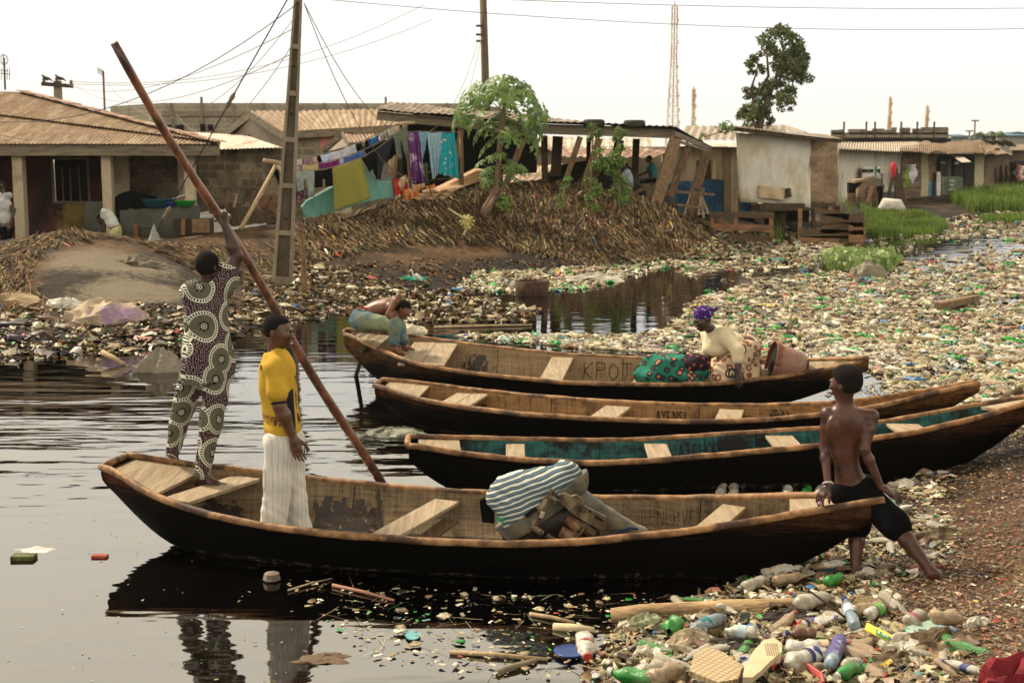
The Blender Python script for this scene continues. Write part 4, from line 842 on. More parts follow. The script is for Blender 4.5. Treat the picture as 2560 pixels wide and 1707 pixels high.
# ------------------------------------------------------------------ poles
pl = empty('utility_pole',P(705,702,24.6),'tall tapered concrete pole with sunken panels standing on the trash strewn bank','utility pole')
def concrete_pole():
    a = P(706,706,24.6); b = P(752,-120,24.6); d = (b-a).normalized(); x = Vector((1,.12,0)).normalized(); y = d.cross(x).normalized(); x = y.cross(d).normalized(); Lp = (b-a).length; mb = MB()
    wd = lambda k: .40 + (.12-.40)*k; tk = lambda k: .26+(.12-.26)*k
    fr = MB(); web = MB()
    for sx in (-1,1): # two flanges
        vs = []
        for k in (0,.25,.5,.75,1):
            c = a+d*(Lp*k)+x*(sx*(wd(k)/2-.035*(1-.4*k))); hw = .035*(1-.4*k); ht = tk(k)/2
            vs += [c-x*hw-y*ht,c+x*hw-y*ht,c+x*hw+y*ht,c-x*hw+y*ht]
        fs = [(4*i+j,4*i+(j+1) % 4,4*i+4+(j+1) % 4,4*i+4+j) for i in range(4) for j in range(4)] + [(3,2,1,0),(16,17,18,19)]
        fr.add(vs,fs)
    vs = []
    for k in (0,1):
        c = a+d*(Lp*k); hw = wd(k)/2-.03; ht = tk(k)*.16
        vs += [c-x*hw-y*ht,c+x*hw-y*ht,c+x*hw+y*ht,c-x*hw+y*ht]
    web.add(vs,[(0,1,5,4),(1,2,6,5),(2,3,7,6),(3,0,4,7),(0,3,2,1),(4,5,6,7)])
    for k in (.006,.155,.30,.44,.58,.72,.86):
        c = a+d*(Lp*k); fr.bar(c-x*(wd(k)/2-.05),c+x*(wd(k)/2-.05),.10 if k > .01 else .16,tk(k)*.96,up=y)
    f = fr.build('frame',conc,pl,bevel=.012); web.build('recessed_panel',M('concrete_dark',(.12,.095,.06),(.06,.045,.03),scale=3),pl)
    for k in (.2,.52,.66):
        c = a+d*(Lp*k)-y*.06; m_ = MB(); m_.tube([c,c-y*.1],.018,8); m_.build('bolt_hole',black_in,pl)
concrete_pole()
stake = MB(); a,b = P(762,712,24.2),P(756,588,24.2); stake.bar(a-Vector((0,0,.2)),b,.11,.09,up=(0,1,0),taper=.7); o = stake.build('wooden_stake',post_wood); tag(o,'short grey wooden stake just right of the concrete pole','stake')
p2 = empty('wooden_pole',(*XY(1116,47),.6),'brown wooden power pole rising behind the papaya tree','utility pole')
mb = MB(); a,b = Q(1122,430,47),Q(1108,-60,47); mb.tube([a,a.lerp(b,.5),b],[.17,.15,.13],10); mb.build('post',M('pole_brown',(.16,.12,.075),(.08,.055,.035),scale=3,stretch=(4,4,.6)),p2,smooth=True)
for v in (60,80,95):
    p = Q(1106,v,46.8); mb = MB(); mb.bar(p-Vector((.2,0,0)),p+Vector((.05,0,0)),.05,.08); mb.build('bracket',dark_wood,p2)
p3 = empty('crossarm_pole',(*XY(133,60),.6),'distant concrete pole with a cross arm above the rusty roof','utility pole')
mb = MB(); a,b = P(145,300,60),P(144,203,60); a.z = 0; mb.bar(a,b,.34,.3,up=(0,1,0),taper=.9); mb.build('post',conc,p3)
mb = MB(); mb.bar(P(104,210,59.8),P(183,216,59.8),.12,.18); mb.build('cross_arm',dark_wood,p3)
for u,v in ((110,205),(142,203),(178,211)):
    q = P(u,v,59.8); mb = MB(); mb.lathe([(.03,0),(.1,.02),(.06,.12),(.1,.14),(.05,.24),(0,.25)],q-Vector((0,0,.05)),n=8); mb.build('insulator',M('insulator',(.2,.16,.11)),p3)
bird_m = M('pigeon',(.09,.08,.07),(.04,.035,.03))
for u,v,lb,fl in ((117,197,'left pigeon perched on the cross arm pole',1),(151,197,'right pigeon perched on the cross arm pole',1)):
    q = P(u,v,59.7); b_ = MB(); r_ = empty('pigeon',q-Vector((0,0,.12)),lb,'bird','pigeons on the cross arm')
    b_.tube([q+Vector((.26,0,-.12)),q+Vector((.14,0,-.02)),q,q+Vector((-.12,0,.05)),q+Vector((-.17,0,.12)),q+Vector((-.2,0,.15)),q+Vector((-.27,0,.14))],[.02,.05,.09,.08,.045,.05,.008],8); b_.build('body',bird_m,r_,smooth=True)
    b_ = MB(); b_.tube([q+Vector((0,0,-.05)),q+Vector((0,0,-.16))],.012,4); b_.build('leg',bird_m,r_)
an = empty('antenna_mast',(*XY(238,44),.6),'thin pole carrying a wire antenna behind the rusty roof','antenna')
mb = MB(); a,b = P(260,280,44),P(258,178,44); a.z = 1; mb.tube([a,b],.035,6); mb.build('pole',post_wood,an)
mb = MB();
for k in range(6): q = P(244+k*2.6,176+k*1.3,44); mb.tube([q-Vector((0,0,.12)),q+Vector((0,0,.12))],.008,4)
mb.tube([P(243,174,44),P(258,181,44)],.01,4); mb.build('aerial',M('steel',(.3,.28,.24),metal=.5),an)
an = empty('roof_antenna',(*XY(10,42),1),'tangled antenna at the left edge above the ridge of the roof','antenna')
mb = MB(); a,b = P(13,225,40),P(10,145,40); mb.tube([a,b],.03,6); mb.build('pole',dark_wood,an)
mb = MB()
for k in range(5):
    t = k*1.25; c = P(10,150,40); mb.tube([c+Vector((.13*math.cos(t)*math.sin(q),.13*math.sin(t)*math.sin(q),.16*math.cos(q))) for q in np.linspace(0,3.14,7)],.009,4)
for u in (3,12,18,24): mb.tube([P(u,170,40),P(u,200,40)],.01,4)
mb.tube([P(2,184,40),P(25,186,40)],.012,4); mb.tube([P(2,176,40),P(20,178,40)],.012,4); mb.build('aerial',dark_wood,an)
# ------------------------------------------------------------------ wires
wire_m = M('cable',(.03,.026,.02),rough=.6,bmp=0); wire_l = M('cable_light',(.22,.17,.08),rough=.6,bmp=0)
def wire(label,a,b,sag=.0,r=.011,mt=wire_m,n=22,group='overhead cables'):
    A = P(*a); B = P(*b); pts_ = [A.lerp(B,k/n)-Vector((0,0,sag*4*(k/n)*(1-k/n))) for k in range(n+1)]; mb = MB(); mb.tube(pts_,r*.62,5)
    o = mb.build('overhead_cable',mt,smooth=True); tag(o,label,'cable',group); return pts_
top = (748,6,24.4)
w1 = wire('thick cable sagging from the concrete pole down across the rusty roof at left',top,(-60,300,29),.75,.014)
wire('lower of the two long cables running to the right edge of the sky',(762,-6,24.4),(2640,70,30),.25,.010)
wire('upper of the two long cables running to the right edge of the sky',(1040,-10,24),(2640,20,30),.1,.010)
wire('thin pale cable sagging from the concrete pole to the antenna mast',(740,40,24.5),(262,200,44),1.6,.010,wire_l)
wire('thin pale cable sagging from the concrete pole to the distant cross arm pole',(738,70,24.5),(150,203,59),.8,.013,wire_l)
wire('lowest thin cable reaching the distant cross arm pole',(740,130,24.5),(180,212,59),.9,.013,wire_l)
wire('long faint cable rising from the left pole towards the top right',(182,204,59),(1060,12,60),1.2,.018,wire_l)
wire('faint cable rising from the left pole to the right just below another',(182,210,59),(1080,50,60),1.0,.018,wire_l)
wire('cable sagging between the concrete pole and the brown wooden pole, upper',(760,8,24.5),(1205,70,46.8),3.2,.014,wire_l)
wire('cable sagging between the concrete pole and the brown wooden pole, lower',(762,14,24.5),(1205,88,46.8),4.2,.014,wire_l)
wire('slack cable looping down from the pole onto the pale block building',(745,90,24.5),(440,285,58),1.3,.013,wire_l)
wire('cable crossing the tin roof from the eave to the left edge',(500,290,35),(-30,330,30.5),.5,.010)
wire('cable hanging from the roof edge towards the fascia',(400,322,30.8),(290,385,30.8),.12,.010)
g = empty('guy_wire',P(385,590,25.5),'straight guy wire running from the pole top down to the mound with an insulator','guy wire')
A,B = P(735,-30,24.5),P(386,588,25.6); mb = MB(); mb.tube([A,B],.013,5); mb.build('strand',wire_m,g)
for k,s_ in ((.56-.12,1),(.905,.8)):
    c = A.lerp(B,k); d = (B-A).normalized(); mb = MB(); mb.tube([c-d*.2*s_,c-d*.1*s_,c,c+d*.12*s_,c+d*.2*s_],[.02,.05,.035,.055,.02],8); mb.build('insulator',M('insulator',(.2,.16,.11)),g,smooth=True)
mb = MB();
for k in range(12):
    t = k*.52; c = B+Vector((0,0,.1)); mb.add([c+Vector((0,0,.15)),c+Vector((.13*math.cos(t),.13*math.sin(t),-.2)),c+Vector((.13*math.cos(t+.52),.13*math.sin(t+.52),-.2))],[(0,1,2)])
mb.build('cloth_wrap',M('grey_cloth',(.3,.29,.25)),g)
# small knots and rags caught on the cables
for k in (.3,.52,.72): pass
# ------------------------------------------------------------------ washing
def z2(x,y): return (680+.2126*x,250+.2126*y)
def yl(u): return 32.2 + (u-680)/380*3.0       # depth of the washing lines
def clothmat(name,c1,c2=None,kind='plain',sc_=8,c3=None):
    if kind == 'plain': return M(name,c1,c2 or tuple(x*.7 for x in c1),scale=sc_,rough=.9,bmp=.3,c3=c3,dist=.02)
    m,t,b = newmat(name); tc = t.nodes.new('ShaderNodeTexCoord')
    if kind == 'check':
        sx = t.nodes.new('ShaderNodeSeparateXYZ'); t.links.new(tc.outputs['Object'],sx.inputs[0]); fs = []
        for i in (0,2):
            a = t.nodes.new('ShaderNodeMath'); a.operation = 'MULTIPLY'; t.links.new(sx.outputs[i],a.inputs[0]); a.inputs[1].default_value = sc_
            s = t.nodes.new('ShaderNodeMath'); s.operation = 'FRACT'; t.links.new(a.outputs[0],s.inputs[0]); g_ = t.nodes.new('ShaderNodeMath'); g_.operation = 'GREATER_THAN'; t.links.new(s.outputs[0],g_.inputs[0]); g_.inputs[1].default_value = .45; fs.append(g_)
        mn = t.nodes.new('ShaderNodeMath'); mn.operation = 'MULTIPLY'; t.links.new(fs[0].outputs[0],mn.inputs[0]); t.links.new(fs[1].outputs[0],mn.inputs[1])
        col = mixc(t,mn.outputs[0],c1,c2)
    else:
        v = t.nodes.new('ShaderNodeTexVoronoi'); v.inputs['Scale'].default_value = sc_; t.links.new(tc.outputs['Object'],v.inputs['Vector'])
        r_ = ramp(t,v.outputs['Distance'],[(.0,c3),(.18,c3),(.26,c2),(.42,c2),(.5,c1)]); col = r_.outputs[0]
    t.links.new(col,b.inputs['Base Color']); b.inputs['Roughness'].default_value = .9; b.inputs['Specular IOR Level'].default_value = .15; return m
def cloth(name,label,quad,mat,cat='garment',fold=.05,nf=3,off=0,raw=False,group='clothes on the washing lines',notch=None,hem=.03):
    cs = [(q if raw else z2(*q)) for q in quad]; Yq = [yl(c[0])-off for c in cs]; a,b,c,d = [P(cs[i][0],cs[i][1],(Yq[0] if i in (0,3) else Yq[1])) for i in range(4)]
    ph = rng.random()*9; nu,nv = 22,14
    def fn(s,t):
        p = a.lerp(b,s).lerp(d.lerp(c,s),t); y = fold*t**.6*(math.sin((s*nf+.15*math.sin(t*4+ph))*2*math.pi+ph) + .5*math.sin(s*nf*4.3+ph*2+t*2));
        sagz = -.03*math.sin(s*math.pi)*(1-t) - hem*(vnoise(s*7+ph,1.5,4)-.3)*t
        return p + Vector((0,y,sagz))
    mb = MB(); vs = [fn(i/(nu-1),j/(nv-1)) for j in range(nv) for i in range(nu)]; fs = []
    for j in range(nv-1):
        for i in range(nu-1):
            s,t = (i+.5)/(nu-1),(j+.5)/(nv-1)
            if notch and notch(s,t): continue
            fs.append((j*nu+i,j*nu+i+1,(j+1)*nu+i+1,(j+1)*nu+i))
    mb.add(vs,fs); o = mb.build(name,mat,smooth=True,thick=.012); tag(o,label,cat,group); return o
trouser = lambda s,t: t > .35 and abs(s-.5) < .05+.16*(t-.35)
shortn = lambda s,t: t > .5 and abs(s-.5) < .06
sleeve = lambda s,t: t > .3 and (s < .16 or s > .84)
navy,black = clothmat('cloth_navy',(.015,.02,.035)),M('cloth_black',(.007,.007,.008),rough=1,spec=.04,bmp=.3)
jean = clothmat('cloth_grey_jean',(.33,.37,.34),(.16,.19,.18),sc_=5)
L_ = [('towel','small white cloth at the left end of the back washing line',[(30,728),(100,712),(110,860),(60,800)],clothmat('cloth_white',(.6,.6,.58)),'cloth',None),
('shirt','black garment hanging off the left support of the washing line',[(0,800),(45,760),(105,960),(85,1010)],black,'garment',None),
('vest','pale grey cloth just right of the concrete pole',[(262,698),(345,688),(352,775),(262,780)],clothmat('cloth_pale',(.52,.5,.5)),'cloth',None),
('shorts','mauve grey shorts on the back line',[(345,688),(478,664),(492,752),(352,760)],clothmat('cloth_mauve',(.27,.19,.19)),'shorts',None),
('cloth_strip','narrow pink and white strip on the back line',[(480,664),(520,655),(545,750),(495,752)],clothmat('cloth_pinkish',(.62,.42,.36)),'cloth',None),
('cloth_strip','narrow black strip between pink and pale blue cloths',[(522,655),(565,645),(590,740),(545,748)],black,'cloth',None),
('towel','pale blue towel with a purple print on the back line',[(562,645),(680,620),(700,735),(585,745)],clothmat('cloth_paleblue',(.5,.6,.72),(.42,.5,.62),c3=(.5,.25,.45)),'towel',None),
('sheet','wide pale grey white sheet on the back line',[(680,622),(985,515),(998,612),(700,738)],clothmat('cloth_greywhite',(.56,.54,.56),(.42,.4,.44)),'sheet',None),
('t_shirt','black t-shirt folded over the back line beside the white sheet',[(982,515),(1040,505),(1085,600),(1010,610)],black,'t-shirt',None),
('shorts','black shorts left of the bright blue shorts',[(1098,470),(1145,450),(1150,540),(1090,590)],black,'shorts',None),
('shorts','bright blue shorts high on the back line',[(1130,462),(1250,405),(1262,495),(1145,545)],clothmat('cloth_blue',(.02,.14,.42),(.01,.08,.26)),'shorts',None),
('scarf','small cream scarf with dark pattern high on the line',[(1260,400),(1345,350),(1375,440),(1280,475)],clothmat('cloth_patt',(.55,.52,.42),(.1,.1,.08),c3=(.1,.1,.09),sc_=14),'scarf',None),
('scarf','pale flowered scarf nearest the crossbar',[(1345,350),(1452,290),(1462,380),(1380,440)],clothmat('cloth_patt2',(.58,.52,.45),(.4,.33,.28),sc_=14),'scarf',None)]
L2_ = [('dress','maroon and white patterned dress partly behind the concrete pole',[(245,780),(345,778),(385,1195),(245,1215)],clothmat('cloth_maroon',(.12,.02,.04),(.1,.02,.04),c3=(.55,.45,.45),sc_=14),'dress',None),
('cloth','small yellow ochre cloth in the middle line',[(360,762),(540,750),(548,828),(372,832)],clothmat('cloth_ochre',(.55,.42,.2)),'cloth',None),
('cloth','purple cloth in the middle line',[(550,745),(790,695),(800,765),(560,828)],clothmat('cloth_purple',(.18,.015,.14),(.1,.01,.08)),'cloth',None),
('cloth','small lavender white cloth between purple and blue',[(790,695),(840,682),(848,745),(800,765)],clothmat('cloth_lav',(.5,.48,.6)),'cloth',None),
('towel','mid blue towel in the middle line',[(838,682),(1080,585),(1088,650),(848,742)],clothmat('cloth_midblue',(.07,.14,.42),(.04,.08,.25)),'towel',None),
('trousers','black trousers hanging long from the middle line',[(1090,590),(1430,410),(1470,700),(1230,930)],black,'trousers',lambda s,t: (t > .5 and .25 < s < .5) or (t > .78 and s > .48))]
L3_ = [('shorts','grey green faded shorts with a leg hanging low',[(275,812),(495,832),(500,1005),(300,1080)],jean,'shorts',lambda s,t: t > .45 and .4 < s < .58),
('leg_cloth','single grey trouser leg hanging below the faded shorts',[(410,990),(497,1000),(495,1140),(430,1145)],jean,'garment',None),
('shorts','wide black shorts in the front line',[(498,830),(705,795),(715,1010),(502,1030)],black,'shorts',shortn),
('towel','large green and yellow checked towel hanging in front',[(705,798),(1045,685),(1165,1150),(742,1312)],clothmat('cloth_check',(.30,.27,.055),(.10,.11,.035),'check',24),'towel',None),
('tank_top','black tank top beside the checked towel',[(1048,680),(1240,590),(1235,740),(1150,850)],black,'tank top',None),
('trousers','long black trousers nearest the post',[(1235,560),(1440,425),(1300,930),(1240,935)],navy,'trousers',lambda s,t: t > .5 and s > .6),
('leggings','grey green leggings spread at the top right of the line',[(1420,405),(1580,300),(1610,640),(1500,700)],clothmat('cloth_olive',(.14,.17,.13)),'leggings',lambda s,t: t > .35 and abs(s-.45) < .05+.2*(t-.35))]
L4_ = [('dress','purple and white batik dress at the left of the right hand line',[(1600,385),(1725,370),(1800,960),(1650,975)],clothmat('cloth_batik',(.12,.03,.16),(.12,.03,.16),c3=(.5,.42,.55),sc_=7),'dress',None),
('dress','plain deep purple dress beside the batik dress',[(1670,372),(1730,372),(1775,920),(1725,935)],clothmat('cloth_purple2',(.10,.015,.12)),'dress',None),
('shirt','short light blue shirt beside the purple dresses',[(1722,370),(1832,370),(1800,560),(1765,735)],clothmat('cloth_sky',(.30,.48,.62),(.2,.34,.46)),'shirt',None),
('shirt','long light blue striped shirt in the middle of the right line',[(1818,378),(1995,375),(1960,850),(1890,930)],clothmat('cloth_sky2',(.36,.52,.62),(.22,.36,.46),sc_=12),'shirt',None),
('dress','turquoise dress with white flowers at the end of the line',[(1990,378),(2145,380),(2210,925),(1965,860)],clothmat('cloth_turq',(.02,.36,.42),(.03,.3,.36),'flower',7,c3=(.6,.6,.55)),'dress',None),
('cloth','green cloth hanging under the blue shirts',[(1765,740),(1830,740),(1832,960),(1780,965)],clothmat('cloth_green',(.06,.13,.03)),'cloth',None)]
for i,(nm,lb,q,m_,ct,nt_) in enumerate(L_): cloth(nm,lb,q,m_,ct,.035,2.5,-.5,notch=nt_)
for nm,lb,q,m_,ct,nt_ in L2_: cloth(nm,lb,q,m_,ct,.035,3,-.1,notch=nt_)
for nm,lb,q,m_,ct,nt_ in L3_: cloth(nm,lb,q,m_,ct,.04,2,.3,notch=nt_)
for nm,lb,q,m_,ct,nt_ in L4_: cloth(nm,lb,q,m_,ct,.06,3.5,.3,notch=nt_,hem=.08)
def line(lb,ps,off):
    q = [z2(*p) for p in ps]; mb = MB(); mb.tube([P(u,v,yl(u)-off) for u,v in q],.012,5); o = mb.build('washing_line',M('rope',(.25,.22,.17),bmp=0)); tag(o,lb,'rope','washing lines')
line('back washing line, the highest one',[(20,730),(290,690),(580,640),(990,512),(1240,403),(1460,285)],-.5)
line('middle washing line with purple and blue cloths',[(20,740),(270,772),(550,742),(800,692),(1080,585),(1430,405),(1560,300)],-.1)
line('front washing line with the checked towel',[(30,750),(280,812),(500,831),(700,797),(1045,683),(1240,570),(1430,420),(1600,290)],.3)
line('right hand washing line with the blue shirts',[(1590,380),(1720,370),(1990,377),(2150,380),(2230,392)],.3)
peg = MB();
dp = empty('drying_frame',P(720,540,32.3),'rough pole frame at the left end of the washing lines','frame')
def stick(nm,root,a,b,w_,mat=pole_wood,n=7):
    mb = MB(); A,B = Vector(a),Vector(b); m1 = A.lerp(B,.5)+Vector((.02,0,.015)); mb.tube([A,m1,B],[w_,w_*.95,w_*.85],n); return mb.build(nm,mat,root,smooth=True)
stick('leg',dp,P(602,572,30.5),P(692,408,32.2),.055); stick('leg',dp,P(735,545,32.6),P(700,405,32.5),.045); stick('crossbar',dp,P(661,402,31.6),P(712,412,32.6),.06)
dq = empty('drying_frame',P(1031,500,35),'pole frame with a crossbar at the right end of the washing lines','frame')
stick('leg',dq,P(*z2(1655,1180),34.8),P(*z2(1560,285),34.8),.07,post_wood); stick('leg',dq,P(*z2(1430,920),35.4),P(*z2(1480,270),35.4),.07,pole_wood); stick('crossbar',dq,P(*z2(1440,292),34.9),P(*z2(1680,270),35),.05)
stick('branch',dq,P(*z2(1400,900),35.6),P(*z2(1410,590),35.6),.09,pole_wood); stick('leg',dq,P(*z2(2230,1000),35.5),P(*z2(2220,380),35.5),.06,post_wood)
stick('rail',dq,P(*z2(1800,950),34.4),P(*z2(2120,925),34.6),.015,dark_wood); stick('rail',dq,P(*z2(1810,940),34.4),P(*z2(1880,1120),34.4),.015,dark_wood)
# rags, broken turquoise hull and planks
turq = _plaster('turquoise_paint',(.16,.40,.34),(.10,.12,.08),(.62,.75),1.2)
ch = empty('broken_hull',P(*z2(800,1300),34),'broken turquoise painted hull lying on the bank under the washing','boat wreck')
def slab(pts2,Y0,Y1,name,root,mat=turq,th=.09):
    q = [z2(*p) for p in pts2]; us = [p[0] for p in q]; u0,u1 = min(us),max(us); vs = [P(u,v,Y0+(Y1-Y0)*(u-u0)/(u1-u0)) for u,v in q]; mb = MB(); mb.add(vs,[tuple(range(len(vs)))]); return mb.build(name,mat,root,thick=th)
slab([(345,1262),(400,1190),(710,1020),(1085,815),(1140,818),(1165,870),(1160,905),(1195,935),(1190,1000),(1230,1160),(1100,1200),(760,1310),(392,1402)],33.3,34.3,'side_panel',ch)
slab([(1190,935),(1240,960),(1390,955),(1435,1150),(1240,1165),(1180,1190)],34.35,34.6,'end_panel',ch); slab([(1180,880),(1400,880),(1420,950),(1230,960)],34.9,35,'seat_board',ch,M('grey_blue',(.2,.22,.22)))
mb = MB(); q = [P(*z2(x,y),33.8) for x,y in ((345,1258),(400,1186),(710,1012),(1085,808))]; mb.tube(q,.03,5); mb.build('edge_strip',M('edge_pale',(.5,.45,.33)),ch)
def heap(name,label,cu,cv,Y,rx,rz,mat,cat='rags',seed=1,n=10,parent=None,ry=None):
    """crumpled heap: a lumpy closed mound with folds"""
    c = P(cu,cv,Y); g_ = gz(c.x,c.y) if parent is None else c.z; ry = ry or rx*.7; mb = MB(); vs = []; nu,nv = 28,12
    for j in range(nv):
        t = j/(nv-1); ph = t*math.pi/2*1.15
        for i in range(nu):
            a = i/nu*2*math.pi; k = 1+.35*(vnoise(3*math.cos(a)+seed*7+5,3*math.sin(a)+t*4+5,seed)-.5)*2 + .12*math.sin(a*9+t*6+seed)
            vs.append(c+Vector((rx*math.cos(a)*math.sin(ph)*k,ry*math.sin(a)*math.sin(ph)*k,rz*(math.cos(ph)*(1+.3*(vnoise(a*2,t*5,seed)-.5)) + .10*math.sin(a*7+t*9+seed)*math.sin(ph)))))
    mb.add(vs,[(j*nu+i,j*nu+(i+1) % nu,(j+1)*nu+(i+1) % nu,(j+1)*nu+i) for j in range(nv-1) for i in range(nu)])
    o = mb.build(name,mat,parent,smooth=True);
    if parent is None: tag(o,label,cat)
    return o
rag1 = clothmat('rag_orange',(.55,.2,.06),(.5,.32,.16),'flower',4,c3=(.45,.03,.02)); rag2 = clothmat('rag_red',(.42,.03,.03),(.5,.4,.25),'flower',5,c3=(.5,.4,.28))
cloth('rag','red and cream patterned rag hanging low on the bushes',[(1430,940),(1585,875),(1600,1100),(1450,1170)],rag2,'rag',.08,3,.2,group='rags by the drying frame'); cloth('rag','orange patterned rag at the foot of the drying frame',[(1545,1060),(1740,1000),(1720,1150),(1550,1185)],rag1,'rag',.08,3,.35,group='rags by the drying frame')
cloth('rag','plain orange rag by the plank stack',[(1800,1010),(1910,985),(1930,1050),(1810,1080)],clothmat('rag_plain',(.6,.18,.03)),'rag',.05,3,.4,group='rags by the drying frame'); cloth('rag','cream rag with an orange stain right of the post',[(1640,990),(1800,970),(1790,1030),(1660,1080)],clothmat('rag_cream',(.55,.4,.25),c3=(.5,.25,.1)),'rag',.05,3,.35,group='rags by the drying frame')
fresh = wood('fresh_planks',(.62,.42,.25),(.45,.27,.14),axis=0)
for i in range(9):
    dx,dy = (i % 3)*14,(i//3)*18; mb = MB(); a = P(1040+dx*2.0+i*3,498-dy*.35-i,34.6+.12*(i % 3)); b = P(1192+dx*.4,424+dy*.62,36.1+.15*(i % 3)); mb.bar(a,b,.16,.035,up=(0,-.4,1)); o = mb.build('plank',fresh)
    tag(o,'pale sawn plank in the leaning stack behind the washing','plank','stack of pale planks')
# things in the yard between house and pole
yd = lambda u,v,Y: Q(u,v,Y)
bl = empty('white_boat',Q(510,500,33),'white upturned panel lying under the block wall','boat'); mb = MB(); mb.add([Q(455,492,32.6),Q(530,478,33.5),Q(600,482,33.5),Q(612,520,32.6),Q(480,545,32),Q(455,530,32)],[(0,1,2,3,4,5)]); mb.build('bottom',M('white_paint',(.6,.6,.55),(.45,.43,.38)),bl,thick=.08)
for k in range(3): mb = MB(); mb.bar(Q(458,498+10*k,32),Q(560,484+11*k,33),.03,.03); mb.build('rail',M('white_paint2',(.7,.7,.66)),bl)
cb = empty('cabinet',Q(435,545,30.8),'old brown wooden cabinet by the low wall','cabinet'); a,b = Q(398,540,30.8),Q(482,503,30.8)
mb = MB(); mb.box(((a.x+b.x)/2,31.0,(a.z+b.z)/2),(b.x-a.x,.4,b.z-a.z)); mb.build('body',M('cabinet_dark',(.05,.03,.02)),cb); mb = MB(); mb.box((a.x+(b.x-a.x)*.76,30.77,(a.z+b.z)/2+.03),((b.x-a.x)*.46,.06,(b.z-a.z)*.85)); mb.build('door',M('cabinet_brown',(.22,.14,.07),(.12,.07,.04)),cb); mb = MB(); mb.bar(Q(421,540,30.7),Q(421,503,30.7),.09,.05,up=(0,1,0)); mb.build('stile',M('cabinet_brown2',(.25,.12,.05)),cb)
mb = MB(); mb.bar(Q(368,558,30),Q(460,548,30),.5,.14); o = mb.build('timber_baulk',wood('baulk',(.4,.24,.13),(.25,.15,.08),axis=0)); tag(o,'long brown timber baulk lying on the ground below the cabinet','timber')
mb = MB(); mb.bar(Q(314,555,31),Q(313,516,31),.12,.1,up=(0,1,0)); o = mb.build('wooden_stake',wood('stake_red',(.25,.11,.05),(.15,.07,.03),axis=2)); tag(o,'reddish stake standing by the grey low wall','stake')
bk_ = empty('bucket',Q(342,548,30.9),'grey bucket beside the reddish stake','bucket'); mb = MB(); q = Q(341,546,30.9); mb.lathe([(0,0),(.14,0),(.17,.2),(.2,.32),(.215,.33),(.2,.34),(.18,.3),(.13,.03)],q-Vector((0,0,.05)),n=16); mb.build('pail',grey_wall,bk_,smooth=True)
def basin(u,v,Y,r_,h_,c_,lb):
    q = Q(u,v,Y); rt = empty('basin',q,lb,'basin','plastic basins on the low wall'); mb = MB(); mb.lathe([(0,0),(r_*.7,0),(r_*.92,h_*.9),(r_,h_),(r_*.97,h_),(r_*.85,h_*.8),(r_*.6,.02)],q,n=20); mb.build('bowl',M('basin_%s' % lb[:4],c_,rough=.4,spec=.5),rt,smooth=True)
basin(364,477,31.5,.42,.22,(.02,.10,.13),'large dark teal basin on the low wall'); basin(395,476,31.4,.22,.14,(.02,.06,.3),'small blue basin beside the pink headboard'); basin(426,474,31.4,.3,.15,(.02,.35,.05),'bright green basin on the low wall')
rt = empty('headboard',Q(408,470,32),'pink headboard with a white frame leaning behind the basins','headboard'); mb = MB(); mb.add([Q(385,478,32),Q(385,462,32),Q(440,443,31.9),Q(440,478,31.9)],[(0,1,2,3)]); mb.build('panel',pink,rt,thick=.04)
mb = MB(); mb.tube([Q(384,478,31.95),Q(384,462,31.95),Q(440,443,31.85)],.03,6); mb.build('trim',M('white_paint2',(.7,.7,.66)),rt)
heap('dark_bundle','dark bundle of goods on the veranda wall beside the basins',335,515,31.8,.55,.35,black,'bundle',3,parent=None)
heap('junk_heap','brown heap of scrap wood under the washing frame',600,560,33,.85,.5,dark_wood,'scrap',5)
for k in range(6):
    mb = MB(); mb.bar(P(560+k*16,560,32.5+k*.2),P(570+k*22,478+7*(k % 3),33),.06,.05); o = mb.build('scrap_stick',[post_wood,pole_wood,dark_wood][k % 3]); tag(o,'scrap stick poking from the heap under the washing frame','stick','scrap sticks')
rt = empty('broken_rack',P(680,520,33),'broken slatted rack propped behind the concrete pole','rack')
for k in range(7): mb = MB(); mb.bar(P(655+k*6,545-k,33),P(650+k*6,488-k,33),.03,.03,up=(0,1,0)); mb.build('slat',M('cabinet_brown2',(.25,.12,.05)),rt)
for k in range(4): mb = MB(); mb.bar(P(648,498+k*14,33.02),P(700,492+k*14,33.02),.03,.03); mb.build('rail',M('cabinet_brown2',(.25,.12,.05)),rt)
# items inside the shed
rt = empty('upturned_canoe',(5,39.5,1.4),'dark upturned canoe under the right end of the shed roof','canoe'); mb = MB();
sA,sB = Q(1462,412,38.6),Q(1620,408,40.5)
for j in range(14):
    pass
vs = []; n1_,n2_ = 16,10
for i in range(n1_):
    s = i/(n1_-1); c = Q(1455+100*s,452-20*math.sin(min(1,s*1.7)*1.57)+8*s,38.8+1.0*s); wv = .55*math.sin(max(.06,min(1,s*1.6))*1.57)*(1 if s < .85 else 1-(s-.85)*3)
    for j in range(n2_):
        t = math.pi*j/(n2_-1); vs.append(c+Vector((.25*math.cos(t)*wv,wv*math.cos(t),wv*.75*math.sin(t)-.55)))
mb.add(vs,[(i*n2_+j,i*n2_+j+1,(i+1)*n2_+j+1,(i+1)*n2_+j) for i in range(n1_-1) for j in range(n2_-1)]); mb.build('hull',M('wreck_dark',(.022,.022,.014),(.01,.01,.008)),rt,smooth=True)
mb = MB(); mb.bar(Q(1375,449,38),Q(1480,455,38.2),.5,.07); o = mb.build('bench',M('bench_pale',(.3,.22,.14),(.18,.13,.08))); tag(o,'plank bench under the shed with the seated man','bench')
mb = MB(); mb.bar(Q(1422,480,37.3),Q(1483,484,37.3),.1,.36); o = mb.build('foam_block',M('foam_yellow',(.32,.25,.12),(.2,.15,.08))); tag(o,'yellowish block lying at the edge of the mound under the shed','block')
